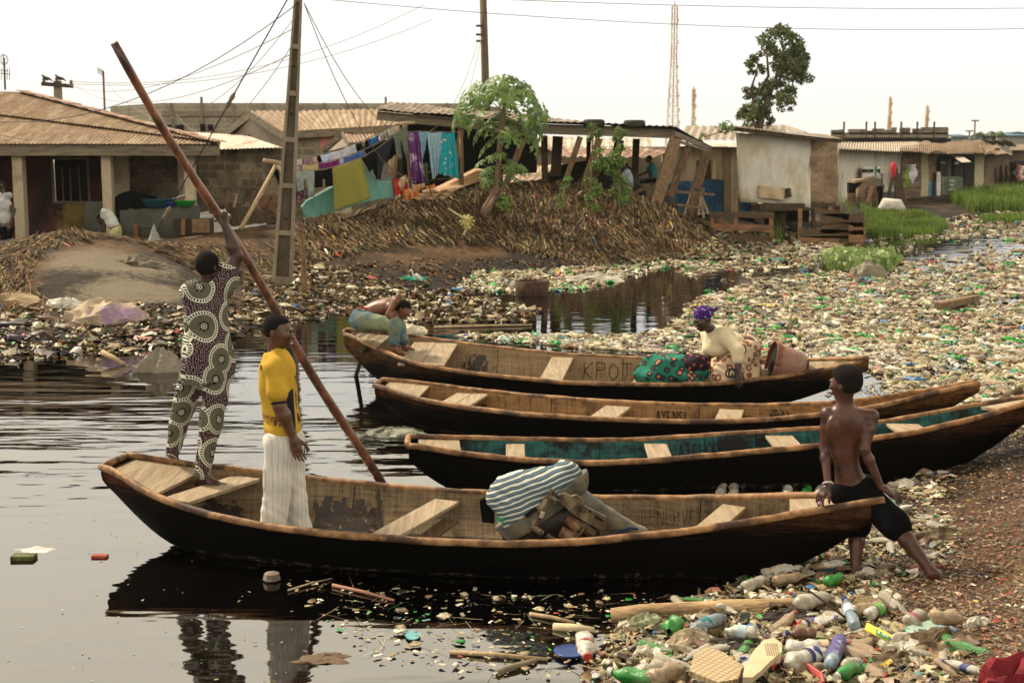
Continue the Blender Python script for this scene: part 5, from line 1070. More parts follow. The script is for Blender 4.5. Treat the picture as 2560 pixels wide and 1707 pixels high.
for i,(a,b) in enumerate((((1385,478),(1480,432)),((1440,495),(1530,480)),((1500,482),(1560,490)),((1550,470),(1620,478)),((1550,440),(1640,447)))):
    mb = MB(); mb.bar(Q(*a,38.6+.4*i),Q(*b,38.9+.4*i),.12,.08); o = mb.build('loose_board',post_wood); tag(o,'loose board in the shade of the open shed','board','loose boards under the shed')
heap('dark_goods','dark covered heap behind the benches in the shed',1480,500,40,1.8,1.1,black_tarp,'heap',8)
rt = empty('wooden_tripod',Q(1760,536,40) if False else Q(1607,540,41),'small wooden tripod stand before the blue tarpaulin','tripod')
for a,b in ((c3(1290,960),c3(1270,1105)),(c3(1290,960),c3(1345,1100)),(c3(1288,960),c3(1310,1130))): mb = MB(); mb.bar(Q(*a,41),Q(*b,40.8),.07,.07,up=(0,1,0)); mb.build('leg',pole_wood,rt)
mb = MB(); mb.bar(Q(*c3(1265,1100),40.9),Q(*c3(1345,1090),40.9),.06,.06); mb.build('brace',pole_wood,rt)
mb = MB(); mb.tube([Q(*c3(1288,965),41),Q(*c3(1286,915),41)],[.08,.16],8); mb.build('head',fascia_m,rt)
# ------------------------------------------------------------------ fences at the water's edge
red_wood = M('fence_wood',(.36,.18,.09),(.2,.10,.05),scale=3,stretch=(1,1,5),bmp=.4,c3=(.12,.08,.05)); fence_dark = M('fence_dark',(.14,.09,.055),(.07,.045,.03),scale=3,stretch=(1,1,5))
def fence(label,posts,boards,Y):
    rt = empty('plank_fence',Q(posts[0][0],posts[0][2],Y),label,'fence','plank fences at the water edge')
    for u,v0,v1 in posts: mb = MB(); mb.bar(Q(u,v1,Y),Q(u,v0,Y),.12,.08,up=(0,1,0)); mb.build('post',red_wood,rt)
    for u0,v0,u1,v1,h_ in boards:
        a,b = Q(u0,v0,Y-.08),Q(u1,v1,Y-.08); mb = MB(); n = 8; vs = []
        for i in range(n+1):
            p = a.lerp(b,i/n); hh = h_/2*(1+.25*(vnoise(i*.9+u0,v0,3)-.5)); dz = .04*(vnoise(i*.8,u0+v0,6)-.5)
            vs += [p+Vector((0,0,-hh+dz)),p+Vector((0,0,hh+dz)),p+Vector((0,.03,hh+dz)),p+Vector((0,.03,-hh+dz))]
        mb.add(vs,[(4*i+j,4*i+(j+1) % 4,4*i+4+(j+1) % 4,4*i+4+j) for i in range(n) for j in range(4)]); mb.build('board',red_wood if rng.random() < .5 else fence_dark,rt)
fence('low plank fence left of the stilt shack',[(1635,487,530),(1690,490,545),(1690,440,500),(1772,496,545),(1688,522,548)],[(1630,492,1778,494,.22),(1632,520,1775,525,.25),(1632,540,1775,552,.25)],42)
fence('grey and red plank fence in front of the stilts',[(1838,480,552),(1893,490,545),(1908,475,535),(1915,520,560)],[(1835,535,1980,540,.28),(1835,552,1985,552,.28),(1885,505,1985,500,.34),(1885,525,1985,522,.34),(1870,483,1985,505,.2)],41.5)
fence('end panel of the plank fence with a hole beside the grass',[(1958,500,555),(1982,498,552)],[(1950,505,1984,508,.4),(1950,525,1984,525,.4),(1950,543,1984,542,.4)],41)
mb = MB(); mb.bar(P(*c4_(985,870),58),P(*c4_(990,960),58),.2,.2,up=(0,1,0)); o = mb.build('wooden_stake',dark_wood); tag(o,'dark stake at the left end of the grass in front of the white shack','stake')
# things before the white shack
rt = empty('hutch',P(*c4_(850,900),61),'collapsed dark wooden hutch before the white shack','hutch')
a,b,c,d = [P(*c4_(*q),61) for q in ((765,890),(920,890),(925,712),(765,720))]; mb = MB(); mb.quad(a,b,c,d); mb.build('opening',black_in,rt,thick=.3); mb = MB(); mb.bar(P(*c4_(800,712),60.6),P(*c4_(1020,675),60.6),1.2,.12); mb.build('roof_board',M('hutch_tan',(.34,.26,.16),(.2,.14,.09)),rt)
mb = MB(); mb.quad(P(*c4_(755,905),60.6),P(*c4_(900,905),60.6),P(*c4_(885,815),60.6),P(*c4_(760,812),60.6)); mb.build('front_board',sack,rt,thick=.1)
mb = MB(); mb.tube([P(*c4_(x,y),60.2) for x,y in ((885,900),(885,790),(915,745),(960,730),(1000,760),(1005,900))],.28,6); mb.build('hoop',sack,rt,smooth=True)
mb = MB(); mb.tube([P(*c4_(x,y),60) for x,y in ((935,890),(965,800),(968,745))],.12,6); mb.build('pink_rag',M('rag_pinkish',(.45,.22,.17)),rt)
rt = empty('leaning_poles',P(*c4_(1160,850),60),'leaning poles with a red bundle on top against the white wall','poles')
for a,b,w_ in (((1122,830),(1165,590),.12),((1200,890),(1178,590),.2),((1250,910),(1200,650),.22)): mb = MB(); mb.bar(P(*c4_(*a),60.5),P(*c4_(*b),61),w_,w_,up=(0,1,0)); mb.build('pole',dark_wood,rt)
q = P(*c4_(1162,588),60.6); mb = MB(); mb.lathe([(.04,-.5),(.12,-.3),(.15,0),(.1,.22),(0,.28)],q,n=10); mb.build('red_bundle',M('bundle_red',(.6,.04,.05)),rt,smooth=True)
mb = MB(); q = P(*c4_(1145,935),57); mb.tube([q+Vector((-.6,0,-.2)),q+Vector((-.3,0,.02)),q+Vector((.3,0,-.02)),q+Vector((.65,0,-.25))],[.1,.42,.4,.12],9); o = mb.build('white_sack',M('sack_white',(.65,.6,.52)),smooth=True); tag(o,'white sack lying on the bank before the white shack','sack')
for x0,x1,y0,y1,c_,lb in ((1262,1285,590,725,(.25,.3,.08),'green cloth hanging on the rusty wall'),(1285,1345,565,680,(.62,.6,.68),'white t-shirt hanging on the rusty wall')):
    o = rowface(None,'hanging_garment',M('hang_'+lb[:4],c_),x0,x1,y0,y1,off=.9,folds=.3); tag(o,lb,'garment')
# basket standing in water, sacks on the mound
mb = MB(); q = P(2112,700,24) if False else P(1335,735,20.5);
# ------------------------------------------------------------------ plants
def leafmat(name,c1,c2,sc_=2.0,tr=.25):
    m,t,b = newmat(name); tc = t.nodes.new('ShaderNodeTexCoord'); n = noise(t,tc.outputs['Object'],sc_,3,.6)
    g = t.nodes.new('ShaderNodeNewGeometry'); a = t.nodes.new('ShaderNodeMath'); a.operation = 'MULTIPLY_ADD'; t.links.new(g.outputs['Random Per Island'],a.inputs[0]); a.inputs[1].default_value = .45; t.links.new(n.outputs[0],a.inputs[2])
    r_ = ramp(t,a.outputs[0],[(.4,c2),(.95,c1)]); t.links.new(r_.outputs[0],b.inputs['Base Color']); b.inputs['Roughness'].default_value = .5; b.inputs['Specular IOR Level'].default_value = .35
    tl = t.nodes.new('ShaderNodeBsdfTranslucent'); t.links.new(r_.outputs[0],tl.inputs[0]); mx = t.nodes.new('ShaderNodeMixShader'); mx.inputs[0].default_value = tr
    o = t.nodes['Material Output']; t.links.new(b.outputs[0],mx.inputs[1]); t.links.new(tl.outputs[0],mx.inputs[2]); t.links.new(mx.outputs[0],o.inputs[0]); return m
pap_leaf = leafmat('papaya_leaf',(.19,.29,.07),(.05,.11,.025)); tree_leaf = leafmat('tree_leaf',(.15,.18,.06),(.045,.07,.022),tr=.25); shrub_leaf = leafmat('shrub_leaf',(.20,.30,.07),(.06,.12,.03))
grass_m = leafmat('grass_blade',(.17,.25,.04),(.06,.11,.015),.4); hy_m = leafmat('hyacinth_leaf',(.28,.36,.10),(.08,.16,.04)); palm_leaf = leafmat('palm_leaf',(.10,.15,.07),(.05,.08,.04),.2)
bark = M('bark',(.24,.16,.10),(.11,.07,.045),scale=6,stretch=(3,3,1)); stem_g = M('petiole',(.26,.30,.12),bmp=0)
def frame(nrm,roll):
    n = Vector(nrm).normalized(); a = Vector((0,0,1)) if abs(n.z) < .9 else Vector((1,0,0)); x = n.cross(a).normalized(); y = n.cross(x); c,s = math.cos(roll),math.sin(roll); return x*c+y*s,y*c-x*s,n
def papaya_leaf(mb,c,nrm,roll,R_):
    x,y,n = frame(nrm,roll); ctr = c
    for k in range(9):
        a = (k-4)*.62; ln_ = R_*(1-.05*abs(k-4))*(.9+.2*random.random()); dx = x*math.sin(a)+y*math.cos(a); px = x*math.cos(a)-y*math.sin(a); drop = -n*.0
        def pt(f,wdt,dz): return ctr+dx*(ln_*f)+px*(ln_*wdt)-n*(ln_*dz)
        tip = pt(1,0,.38); m1 = pt(.5,0,.06); l1 = pt(.42,.17,.12); r1 = pt(.42,-.17,.12); l2 = pt(.72,.20,.26); r2 = pt(.72,-.20,.26); l3 = pt(.62,.07,.14); r3 = pt(.62,-.07,.14); b1 = pt(.18,.05,.03); b2 = pt(.18,-.05,.03); l4 = pt(.86,.04,.26); r4 = pt(.86,-.04,.26)
        mb.add([ctr,b1,l1,l3,l2,l4,tip,r4,r2,r3,r1,b2,m1],[(0,1,12),(1,2,3,12),(12,3,9),(3,4,5),(3,5,7,9),(5,6,7),(9,7,8),(12,9,10,11),(0,12,11)])
def papaya():
    base = Q(1113,496,35.3); rt = empty('papaya_tree',base,'green papaya tree with large lobed leaves leaning from the slope of the mound','tree')
    tp = [Q(1108,505,35.2),Q(1118,480,35.2),Q(1133,450,35.2),Q(1141,420,35.2),Q(1146,370,35.2),Q(1150,310,35.2),Q(1157,262,35.2),Q(1160,232,35.2)]
    mb = MB(); mb.tube(tp,[.20,.15,.11,.10,.085,.08,.07,.05],10); mb.build('trunk',bark,rt,smooth=True)
    mb = MB(); mb.tube([Q(1106,505,35.1),Q(1124,478,35),Q(1137,452,35.1)],[.12,.09,.06],8); mb.build('limb',bark,rt,smooth=True)
    lv = [(1085,205),(1110,192),(1150,188),(1190,190),(1215,205),(1060,222),(1050,250),(1040,275),(1075,240),(1120,225),(1165,215),(1200,225),(1235,235),(1250,255),(1225,262),(1190,250),(1240,290),(1210,300),(1105,255),(1080,280),(1140,262),(1175,275),(1095,300),(1115,330),(1175,315),(1230,315),(1130,285),(1205,278),(1065,262),(1140,205),(1180,205),(1100,215)]
    mb = MB(); pt_ = MB(); top_ = tp[-1]
    for i,(u,v) in enumerate(lv):
        Y = 35.2+(random.random()-.5)*1.7; c = Q(u,v+2,Y); hub = tp[-2].lerp(tp[-1],random.random()) if v < 260 else tp[-3].lerp(tp[-1],random.random()*.6); o = (c-hub); h_ = Vector((o.x,o.y,0)); nrm = Vector((o.x*.95,o.y*.6-.45,.42)).normalized()
        papaya_leaf(mb,c,nrm,math.atan2(0,1) if False else random.random()*6.28,.44+.16*random.random()); pt_.tube([hub,hub.lerp(c,.5)+Vector((0,0,.06)),c],.012,4)
    low = [(1100,372),(1125,362),(1150,352),(1180,372),(1205,390),(1110,395),(1140,405),(1165,400),(1190,412),(1128,385),(1172,385),(1150,420),(1118,412)]
    for i,(u,v) in enumerate(low):
        Y = 35.2+(random.random()-.5)*1.0; c = Q(u,v,Y); hub = tp[4].lerp(tp[3],random.random()); o = c-hub; papaya_leaf(mb,c,Vector((o.x*.7,o.y*.5-.3,.5)),random.random()*6.28,.24+.1*random.random()); pt_.tube([hub,c],.01,4)
    mb.build('crown',pap_leaf,rt); pt_.build('leaf_stalks',stem_g,rt)
papaya()
def leaf_cloud(mb,c,r,n,ls,squash=.8,droop=.3):
    for _ in range(n):
        while True:
            d = Vector((random.uniform(-1,1),random.uniform(-1,1),random.uniform(-1,1)))
            if .2 < d.length < 1: break
        p = c+Vector((d.x*r,d.y*r,d.z*r*squash)); nrm = Vector((random.gauss(0,1)+d.x,random.gauss(0,1)+d.y,random.gauss(0,.8)+.8)); x,y,n_ = frame(nrm,random.random()*6.28); l = ls*(.6+.8*random.random())
        mb.add([p-y*l*.5,p+x*l*.22,p+y*l*.5-n_*l*.15,p-x*l*.22],[(0,1,2,3)])
def tall_tree():
    Y = 52; rt = empty('tall_tree',(*XY(1742,Y),.6),'tall dark green tree with a ragged leaning crown behind the stilt shack','tree')
    tr = [Q(1742,420,Y),Q(1742,300,Y),Q(1752,258,Y),Q(1768,220,Y),Q(1785,170,Y),Q(1800,120,Y),Q(1795,85,Y)]; mb = MB(); mb.tube(tr,[.22,.2,.14,.09,.07,.05,.03],9)
    br = [(tr[2],(1730,230),(1725,205),(1738,165)),(tr[2],(1715,255),(1705,250)),(tr[3],(1800,230),(1805,240)),(tr[1],(1728,275),(1712,268)),(tr[4],(1830,150),(1842,130)),(tr[3],(1748,205),(1765,175),(1760,105)),(tr[4],(1820,185),(1838,170))]
    for b0,*ps in br:
        q = [b0]+[Q(u,v,Y+random.uniform(-.6,.6)) for u,v in ps]; mb.tube(q,[.10]+[.06]*(len(q)-2)+[.03],6)
    mb.build('trunk',M('bark_dark',(.14,.10,.065),(.06,.04,.03),scale=6),rt,smooth=True); cr = MB()
    bl = [(1775,88,24,170),(1800,82,20,150),(1762,108,18,100),(1795,112,26,220),(1825,130,30,260),(1842,150,20,120),(1815,160,30,260),(1790,150,24,180),(1830,185,20,120),(1733,140,14,90),(1738,158,14,90),(1800,195,22,150),(1770,205,18,100),(1745,208,18,100),(1725,212,12,60),(1755,228,20,120),(1740,245,22,160),(1720,250,17,90),(1735,268,22,160),(1714,268,12,60),(1760,255,14,80),(1798,236,16,90),(1812,245,10,40),(1790,224,12,50),(1755,280,14,80)]
    for u,v,r_,n in bl:
        c = Q(u,v,Y+random.uniform(-.7,.7)); rr = r_*1.22*D*Y/FPX
        for _ in range(5): leaf_cloud(cr,c+Vector((random.uniform(-1,1),random.uniform(-1,1),random.uniform(-1,1)))*rr*.95,rr*.55,n//2,.17)
    cr.build('crown',tree_leaf,rt)
tall_tree()
def shrub(stem,tufts,Y,label,ls=.14):
    base = Q(*c3(*stem[0]),Y); rt = empty('shrub',base,label,'shrub','thin shrubs on the mound'); q = [Q(*c3(*p),Y) for p in stem]; q[0].z = gz(q[0].x,q[0].y)-.05; mb = MB(); mb.tube(q,[.03]*(len(q)-1)+[.012],5); lf = MB()
    for x,y,r_,n in tufts:
        c = Q(*c3(x,y),Y+random.uniform(-.3,.3)); j = min(q,key=lambda p: (p-c).length + (3 if p.z > c.z else 0)); mb.tube([j,j.lerp(c,.6)+Vector((0,0,.03)),c],.009,4); leaf_cloud(lf,c,r_*.3507*Y/FPX,n,ls)
    mb.build('stem',bark,rt); lf.build('foliage',shrub_leaf,rt)
shrub([(500,1110),(505,900),(520,700),(515,460)],[(515,475,35,50),(545,520,45,70),(500,560,30,40),(560,650,40,50),(590,720,60,110),(540,760,50,80),(500,860,50,70),(540,920,60,90),(500,980,45,60),(520,1070,60,90),(570,1085,40,50),(620,740,60,100)],35.9,'tallest thin leafy shrub on the mound in front of the shed')
shrub([(715,1110),(712,900),(700,700),(700,500)],[(700,500,30,40),(740,520,30,40),(690,560,40,60),(715,630,35,50),(670,690,60,100),(720,720,50,80),(680,800,50,60),(720,870,65,110),(690,940,60,100),(760,930,40,50),(740,1000,50,70),(640,780,50,80)],35.7,'leafy shrub beside the seated man on the mound')
shrub([(300,1060),(310,950),(335,850)],[(340,850,35,45),(320,910,35,45),(300,980,40,60),(290,1040,30,40)],35.3,'small weak shrub left of the two taller ones')
rt = empty('weed',P(*((640+.3507*1770,150+.3507*1030)),35),'small green weed growing at the foot of the papaya tree','weed'); lf = MB(); leaf_cloud(lf,P(640+.3507*1775,150+.3507*1015,35),.28,130,.14); lf.build('foliage',shrub_leaf,rt)
for (pa,pb,lb) in (((1370,1060),(1500,1140),'broken pale papaya stalk lying upper on the slope'),((1530,1140),(1450,1310),'broken pale papaya stalk lying lower on the slope')):
    rt = empty('fallen_stalk',P(640+.3507*pb[0],150+.3507*pb[1],33.2),lb,'stalk','fallen papaya stalks'); mb = MB(); a,b = P(640+.3507*pa[0],150+.3507*pa[1],33.3),P(640+.3507*pb[0],150+.3507*pb[1],33); mb.tube([a,b],[.025,.035],6); mb.build('stalk',M('stalk_yellow',(.5,.42,.2)),rt); lf = MB(); papaya_leaf(lf,b,Vector((0,-.8,.5)),1,.28); lf.build('leaf',leafmat('leaf_yellow',(.5,.45,.15),(.3,.25,.08)),rt)
# grass
def poly_pts(poly,n):
    us = [p[0] for p in poly]; vs = [p[1] for p in poly]; o = []
    while len(o) < n:
        u = rng.uniform(min(us),max(us),4*n); v = rng.uniform(min(vs),max(vs),4*n); ins = np.zeros(4*n,bool); j = len(poly)-1
        for i in range(len(poly)):
            (xi,yi),(xj,yj) = poly[i],poly[j]; c = ((yi > v) != (yj > v)) & (u < (xj-xi)*(v-yi)/((yj-yi) or 1e-9)+xi); ins ^= c; j = i
        o += list(zip(u[ins],v[ins]))
    return np.array(o[:n])
def GV(uv,z=0.0):
    dx = (uv[:,0]-1280)/FPX; dy = (853.5-uv[:,1])/FPX; ry = _cp+dy*_sp; rz = -_sp+dy*_cp; k = (z-H)/rz; return dx*k,ry*k
def grass(label,poly,n,h,wd_,z0=.35):
    uv = poly_pts(poly,n); x,y = GV(uv,z0); z = ground_z(x,y)-.05; z = np.maximum(z,-.02); hh = h*(.6+.7*rng.random(n))*(.6+.8*vnoise(x*.8,y*.4,2)); a = rng.uniform(0,6.28,n); lean = rng.uniform(0,.4,n)*hh; wx,wy = np.cos(a)*wd_,np.sin(a)*wd_; la = rng.uniform(0,6.28,n)
    V = np.stack([np.stack([x-wx,y-wy,z],1),np.stack([x+wx,y+wy,z],1),np.stack([x+lean*np.cos(la)*.4+wx*.6,y+lean*np.sin(la)*.4+wy*.6,z+hh*.6],1),np.stack([x+lean*np.cos(la),y+lean*np.sin(la),z+hh],1),np.stack([x+lean*np.cos(la)*.4-wx*.6,y+lean*np.sin(la)*.4-wy*.6,z+hh*.6],1)],1).reshape(-1,3)
    b = np.arange(n)*5; F = np.stack([b,b+1,b+2,b+4],1); F2 = np.stack([b+4,b+2,b+3,b+3],1); f = [tuple(r_) for r_ in F]+[tuple(r_[:3]) for r_ in F2]
    o = mesh_obj('grass',V,f,grass_m); tag(o,label,'grass',kind='stuff'); return o
cc = lambda pts_: [c4_(*p) for p in pts_]
grass('bright grass patch at the water edge before the white shack',cc([(850,925),(1000,960),(1300,985),(1560,1000),(1640,1050),(1500,1100),(1250,1100),(1040,1125),(930,1110),(900,1040)]),9000,.28,.03)
grass('larger bright grass bank before the far shacks',cc([(1640,880),(1800,860),(2000,840),(2330,760),(2500,740),(2500,940),(2050,955),(1850,955),(1700,930)]),12000,.55,.05)
grass('grass tufts along the grey plank fence',cc([(640,950),(830,960),(850,985),(900,1160),(700,1190),(600,1150)]),260,.35,.025,.2)
grass('grass tufts by the red plank fence',[(1935,560),(1962,560),(1958,590),(1925,588)],300,.5,.02,.15)
grass('thin green growth on the water beyond the trash',cc([(1900,1030),(2330,1020),(2330,1060),(1950,1065)]),1200,.3,.04,.0)
# floating hyacinths
uv = poly_pts([c4_(*p) for p in [(520,1450),(700,1400),(900,1385),(1150,1400),(1210,1450),(1150,1500),(900,1520),(600,1500)]],420); x,y = GV(uv,0.0); mb = MB()
for i in range(len(x)):
    c = Vector((x[i],y[i],0)); hgt = .1+.3*random.random(); tipp = c+Vector((random.uniform(-.15,.15),random.uniform(-.15,.15),hgt)); mb.tube([c,tipp],.012,3); X_,Y_,N_ = frame(Vector((random.gauss(0,1),-1+random.gauss(0,.6),.8)),random.random()*6); l = .11+.07*random.random(); mb.add([tipp-Y_*l*.6,tipp+X_*l*.55,tipp+Y_*l*.8,tipp-X_*l*.55],[(0,1,2,3)])
o = mb.build('water_hyacinth',hy_m); tag(o,'water hyacinths growing through the floating trash','water plants',kind='stuff')
for i,(u,v,s_,lb) in enumerate(((2462,352,1.0,'left of the two far palm trees'),(2486,354,.9,'right of the two far palm trees'))):
    Y = 150; b = P(u,v,Y); rt = empty('palm_tree',(b.x,Y,.5),lb,'tree','far palm trees'); t_ = P(u,337,Y); mb = MB(); mb.tube([(b.x,Y,0),t_],[.3,.2],6); mb.build('trunk',bark,rt); mb = MB()
    for k in range(26):
        a = k*2.4; d = Vector((math.cos(a),math.sin(a),0)); L2 = 1.5*s_; el = random.uniform(-.2,.9)
        for q in range(5):
            p0 = t_+d*(L2*q/5)+Vector((0,0,el*L2*q/5*(1-.14*q*q/3))); p1 = t_+d*(L2*(q+1)/5)+Vector((0,0,el*L2*(q+1)/5*(1-.14*(q+1)**2/3))); sd_ = Vector((-d.y,d.x,0))*.25*(1-q*.12); mb.add([p0-sd_-Vector((0,0,.25)),p0,p1,p1-sd_-Vector((0,0,.25))],[(0,1,2,3)]); mb.add([p0,p0+sd_-Vector((0,0,.25)),p1+sd_-Vector((0,0,.25)),p1],[(0,1,2,3)])
    mb.build('crown',palm_leaf,rt)
for i,(u,lb) in enumerate(((2438,'thin far lamp mast left of the palm trees'),(2424,'distant lamp post seen above the shack roofs'))):
    Y = 120; a,b = P(u,350,Y),P(u,302+i*26,Y); a.z = 0; rt = empty('lamp_mast',a,lb,'lamp post','far lamp posts'); mb = MB(); mb.tube([a,b],.08,5); mb.build('pole',conc,rt); mb = MB(); mb.box(b,(.7,.2,.12)); mb.build('lamp_head',conc,rt)
# ------------------------------------------------------------------ figures: smooth implicit surfaces meshed with surface nets
def smin(a,b,k):
    h = np.clip(.5+.5*(b-a)/k,0,1); return b*(1-h)+a*h-k*h*(1-h)
def sd_cone(Pn,a,b,r1,r2):
    a = np.array(a,float); b = np.array(b,float); ba = b-a; l2 = ba@ba; t = np.clip(((Pn-a)@ba)/max(l2,1e-9),0,1)
    return np.sqrt((((Pn-a)-t[...,None]*ba)**2).sum(-1)) - (r1+(r2-r1)*t)
def sd_ell(Pn,c,r,M3=None):
    q = Pn-np.array(c,float)
    if M3 is not None: q = q@M3           # columns of M3 are the ellipsoid's axes
    r = np.array(r,float); k0 = np.sqrt(((q/r)**2).sum(-1)); k1 = np.sqrt(((q/(r*r))**2).sum(-1)); return k0*(k0-1)/np.maximum(k1,1e-6)
def evaluate(prims,g,h):
    """signed distance on the grid; each shape only touches the cells around it"""
    n = [len(x) for x in g]; d = np.full(tuple(n),9.0)
    for p in prims:
        kind,k = p[0],p[-1]; m = k+5*h
        if kind == 'c': lo = np.minimum(np.array(p[1])-p[3],np.array(p[2])-p[4]); hi = np.maximum(np.array(p[1])+p[3],np.array(p[2])+p[4]); lo = np.minimum(lo,np.array(p[1])-p[3]);
        else: r = max(p[2]); lo = np.array(p[1])-r; hi = np.array(p[1])+r
        i0 = [max(0,int(np.searchsorted(g[i],lo[i]-m))) for i in range(3)]; i1 = [min(n[i],int(np.searchsorted(g[i],hi[i]+m))) for i in range(3)]
        if any(i1[i] <= i0[i] for i in range(3)): continue
        sl = tuple(slice(i0[i],i1[i]) for i in range(3)); Pn = np.stack(np.meshgrid(*[g[i][sl[i]] for i in range(3)],indexing='ij'),-1)
        s = sd_cone(Pn,*p[1:5]) if kind == 'c' else sd_ell(Pn,p[1],p[2],p[3])
        d[sl] = -smin(-d[sl],s,k) if kind == 'cut' else smin(d[sl],s,k)
    return d
def bounds(prims):
    lo = np.full(3,1e9); hi = -lo
    for p in prims:
        if p[0] == 'c': q = [(np.array(p[1]),p[3]),(np.array(p[2]),p[4])]
        elif p[0] == 'e': q = [(np.array(p[1]),max(p[2]))]
        else: continue
        for c,r in q: lo = np.minimum(lo,c-r); hi = np.maximum(hi,c+r)
    return lo,hi
def surfnet(prims,h,clip=None,disp=None):
    lo,hi = bounds(prims); lo = lo-3*h; hi = hi+3*h; n = np.ceil((hi-lo)/h).astype(int)+1
    g = [lo[i]+h*np.arange(n[i]) for i in range(3)]; d = evaluate(prims,g,h); Pn = np.stack(np.meshgrid(*g,indexing='ij'),-1) if (clip is not None or disp is not None) else None
    if clip is not None: d = np.maximum(d,clip(Pn))
    if disp is not None: d = d+disp(Pn)
    ins = d < 0; c = np.zeros(tuple(n-1),int)
    cs = [(i,j,k) for i in (0,1) for j in (0,1) for k in (0,1)]; sl = lambda i,m: slice(i,m-1+i)
    sub = lambda A,q: A[sl(q[0],n[0]),sl(q[1],n[1]),sl(q[2],n[2])]
    for q in cs: c += sub(ins,q)
    act = (c > 0) & (c < 8); idx = -np.ones(act.shape,int); idx[act] = np.arange(act.sum()); acc = np.zeros(act.shape+(3,)); cnt = np.zeros(act.shape)
    for i in range(8):
        for j in range(i+1,8):
            a,b = cs[i],cs[j]
            if sum(abs(a[k]-b[k]) for k in range(3)) != 1: continue
            da,db = sub(d,a),sub(d,b); m = (da < 0) != (db < 0); t = np.where(m,da/np.where(m,da-db,1),0)
            p = np.array(a,float)+t[...,None]*(np.array(b)-np.array(a)); acc += np.where(m[...,None],p,0); cnt += m
    I = np.argwhere(act); V = lo+h*(I+acc[act]/cnt[act][:,None]); F = []
    for ax in range(3):
        u,v = (ax+1) % 3,(ax+2) % 3; s0 = [slice(1,n[k]-1) for k in range(3)]; s0[ax] = slice(0,n[ax]-1); s1 = list(s0); s1[ax] = slice(1,n[ax])
        A,B = ins[tuple(s0)],ins[tuple(s1)]; e = np.argwhere(A != B)
        if not len(e): continue
        off = np.array([1,1,1]); off[ax] = 0; e2 = e+off; fl = A[tuple(e.T)]
        def at(du,dv): q = e2.copy(); q[:,u] -= du; q[:,v] -= dv; return idx[tuple(q.T)]
        q = np.stack([at(0,0),at(1,0),at(1,1),at(0,1)],1); q[fl] = q[fl][:,::-1]; F.append(q)
    F = np.concatenate(F); F = F[(F >= 0).all(1)]; return V,F[:,::-1]
def skinmesh(name,prims,h,mat,parent,clip=None,disp=None):
    V,F = surfnet(prims,h,clip,disp); o = mesh_obj(name,V,F,mat,parent,smooth=True)
    md = o.modifiers.new('relax','SMOOTH'); md.factor = .5; md.iterations = 2; return o
def rotm(fwd,up):
    f = Vector(fwd).normalized(); u = Vector(up); r = f.cross(u).normalized(); u = r.cross(f).normalized(); return np.array([[r.x,f.x,u.x],[r.y,f.y,u.y],[r.z,f.z,u.z]])
def head_prims(c,fwd,up,s=1.0,female=False):
    """head about .22 m tall centred at c, face towards fwd; local axes x right, y forward, z up"""
    Mx = rotm(fwd,up); c = np.array(c,float); L_ = lambda x,y,z: c+Mx@(np.array([x,y,z])*s); E = lambda p,r,k=.012*s: ('e',L_(*p),tuple(np.array(r)*s),Mx,k)
    p = [E((0,-.012,.025),(.074,.094,.088)),E((0,.022,-.035),(.055,.062,.070),.03*s),E((0,.052,-.082),(.027,.026,.020),.022*s),E((0,.045,-.005),(.055,.045,.05),.03*s)]
    p += [E((0,.088,.026),(.050,.012,.010),.014*s)]                     # brow
    p += [E((0,.100,-.014),(.012,.012,.020),.010*s),E((0,.110,-.027),(.019,.013,.011),.007*s)]   # nose
    p += [E((0,.093,-.054),(.025,.012,.0075),.005*s),E((0,.090,-.067),(.021,.011,.007),.005*s)]  # lips
    for sx in (-1,1):
        p += [E((sx*.040,.070,-.012),(.020,.016,.016),.02*s),E((sx*.076,-.010,-.005),(.008,.017,.029),.006*s)]
        p += [('cut',L_(sx*.030,.098,.010),(.015*s,.012*s,.010*s),Mx,.008*s)]
    for sx in (-1,1): p += [('cut',L_(sx*.084,-.004,-.003),(.005*s,.009*s,.015*s),Mx,.004*s)]
    return p,L_,Mx
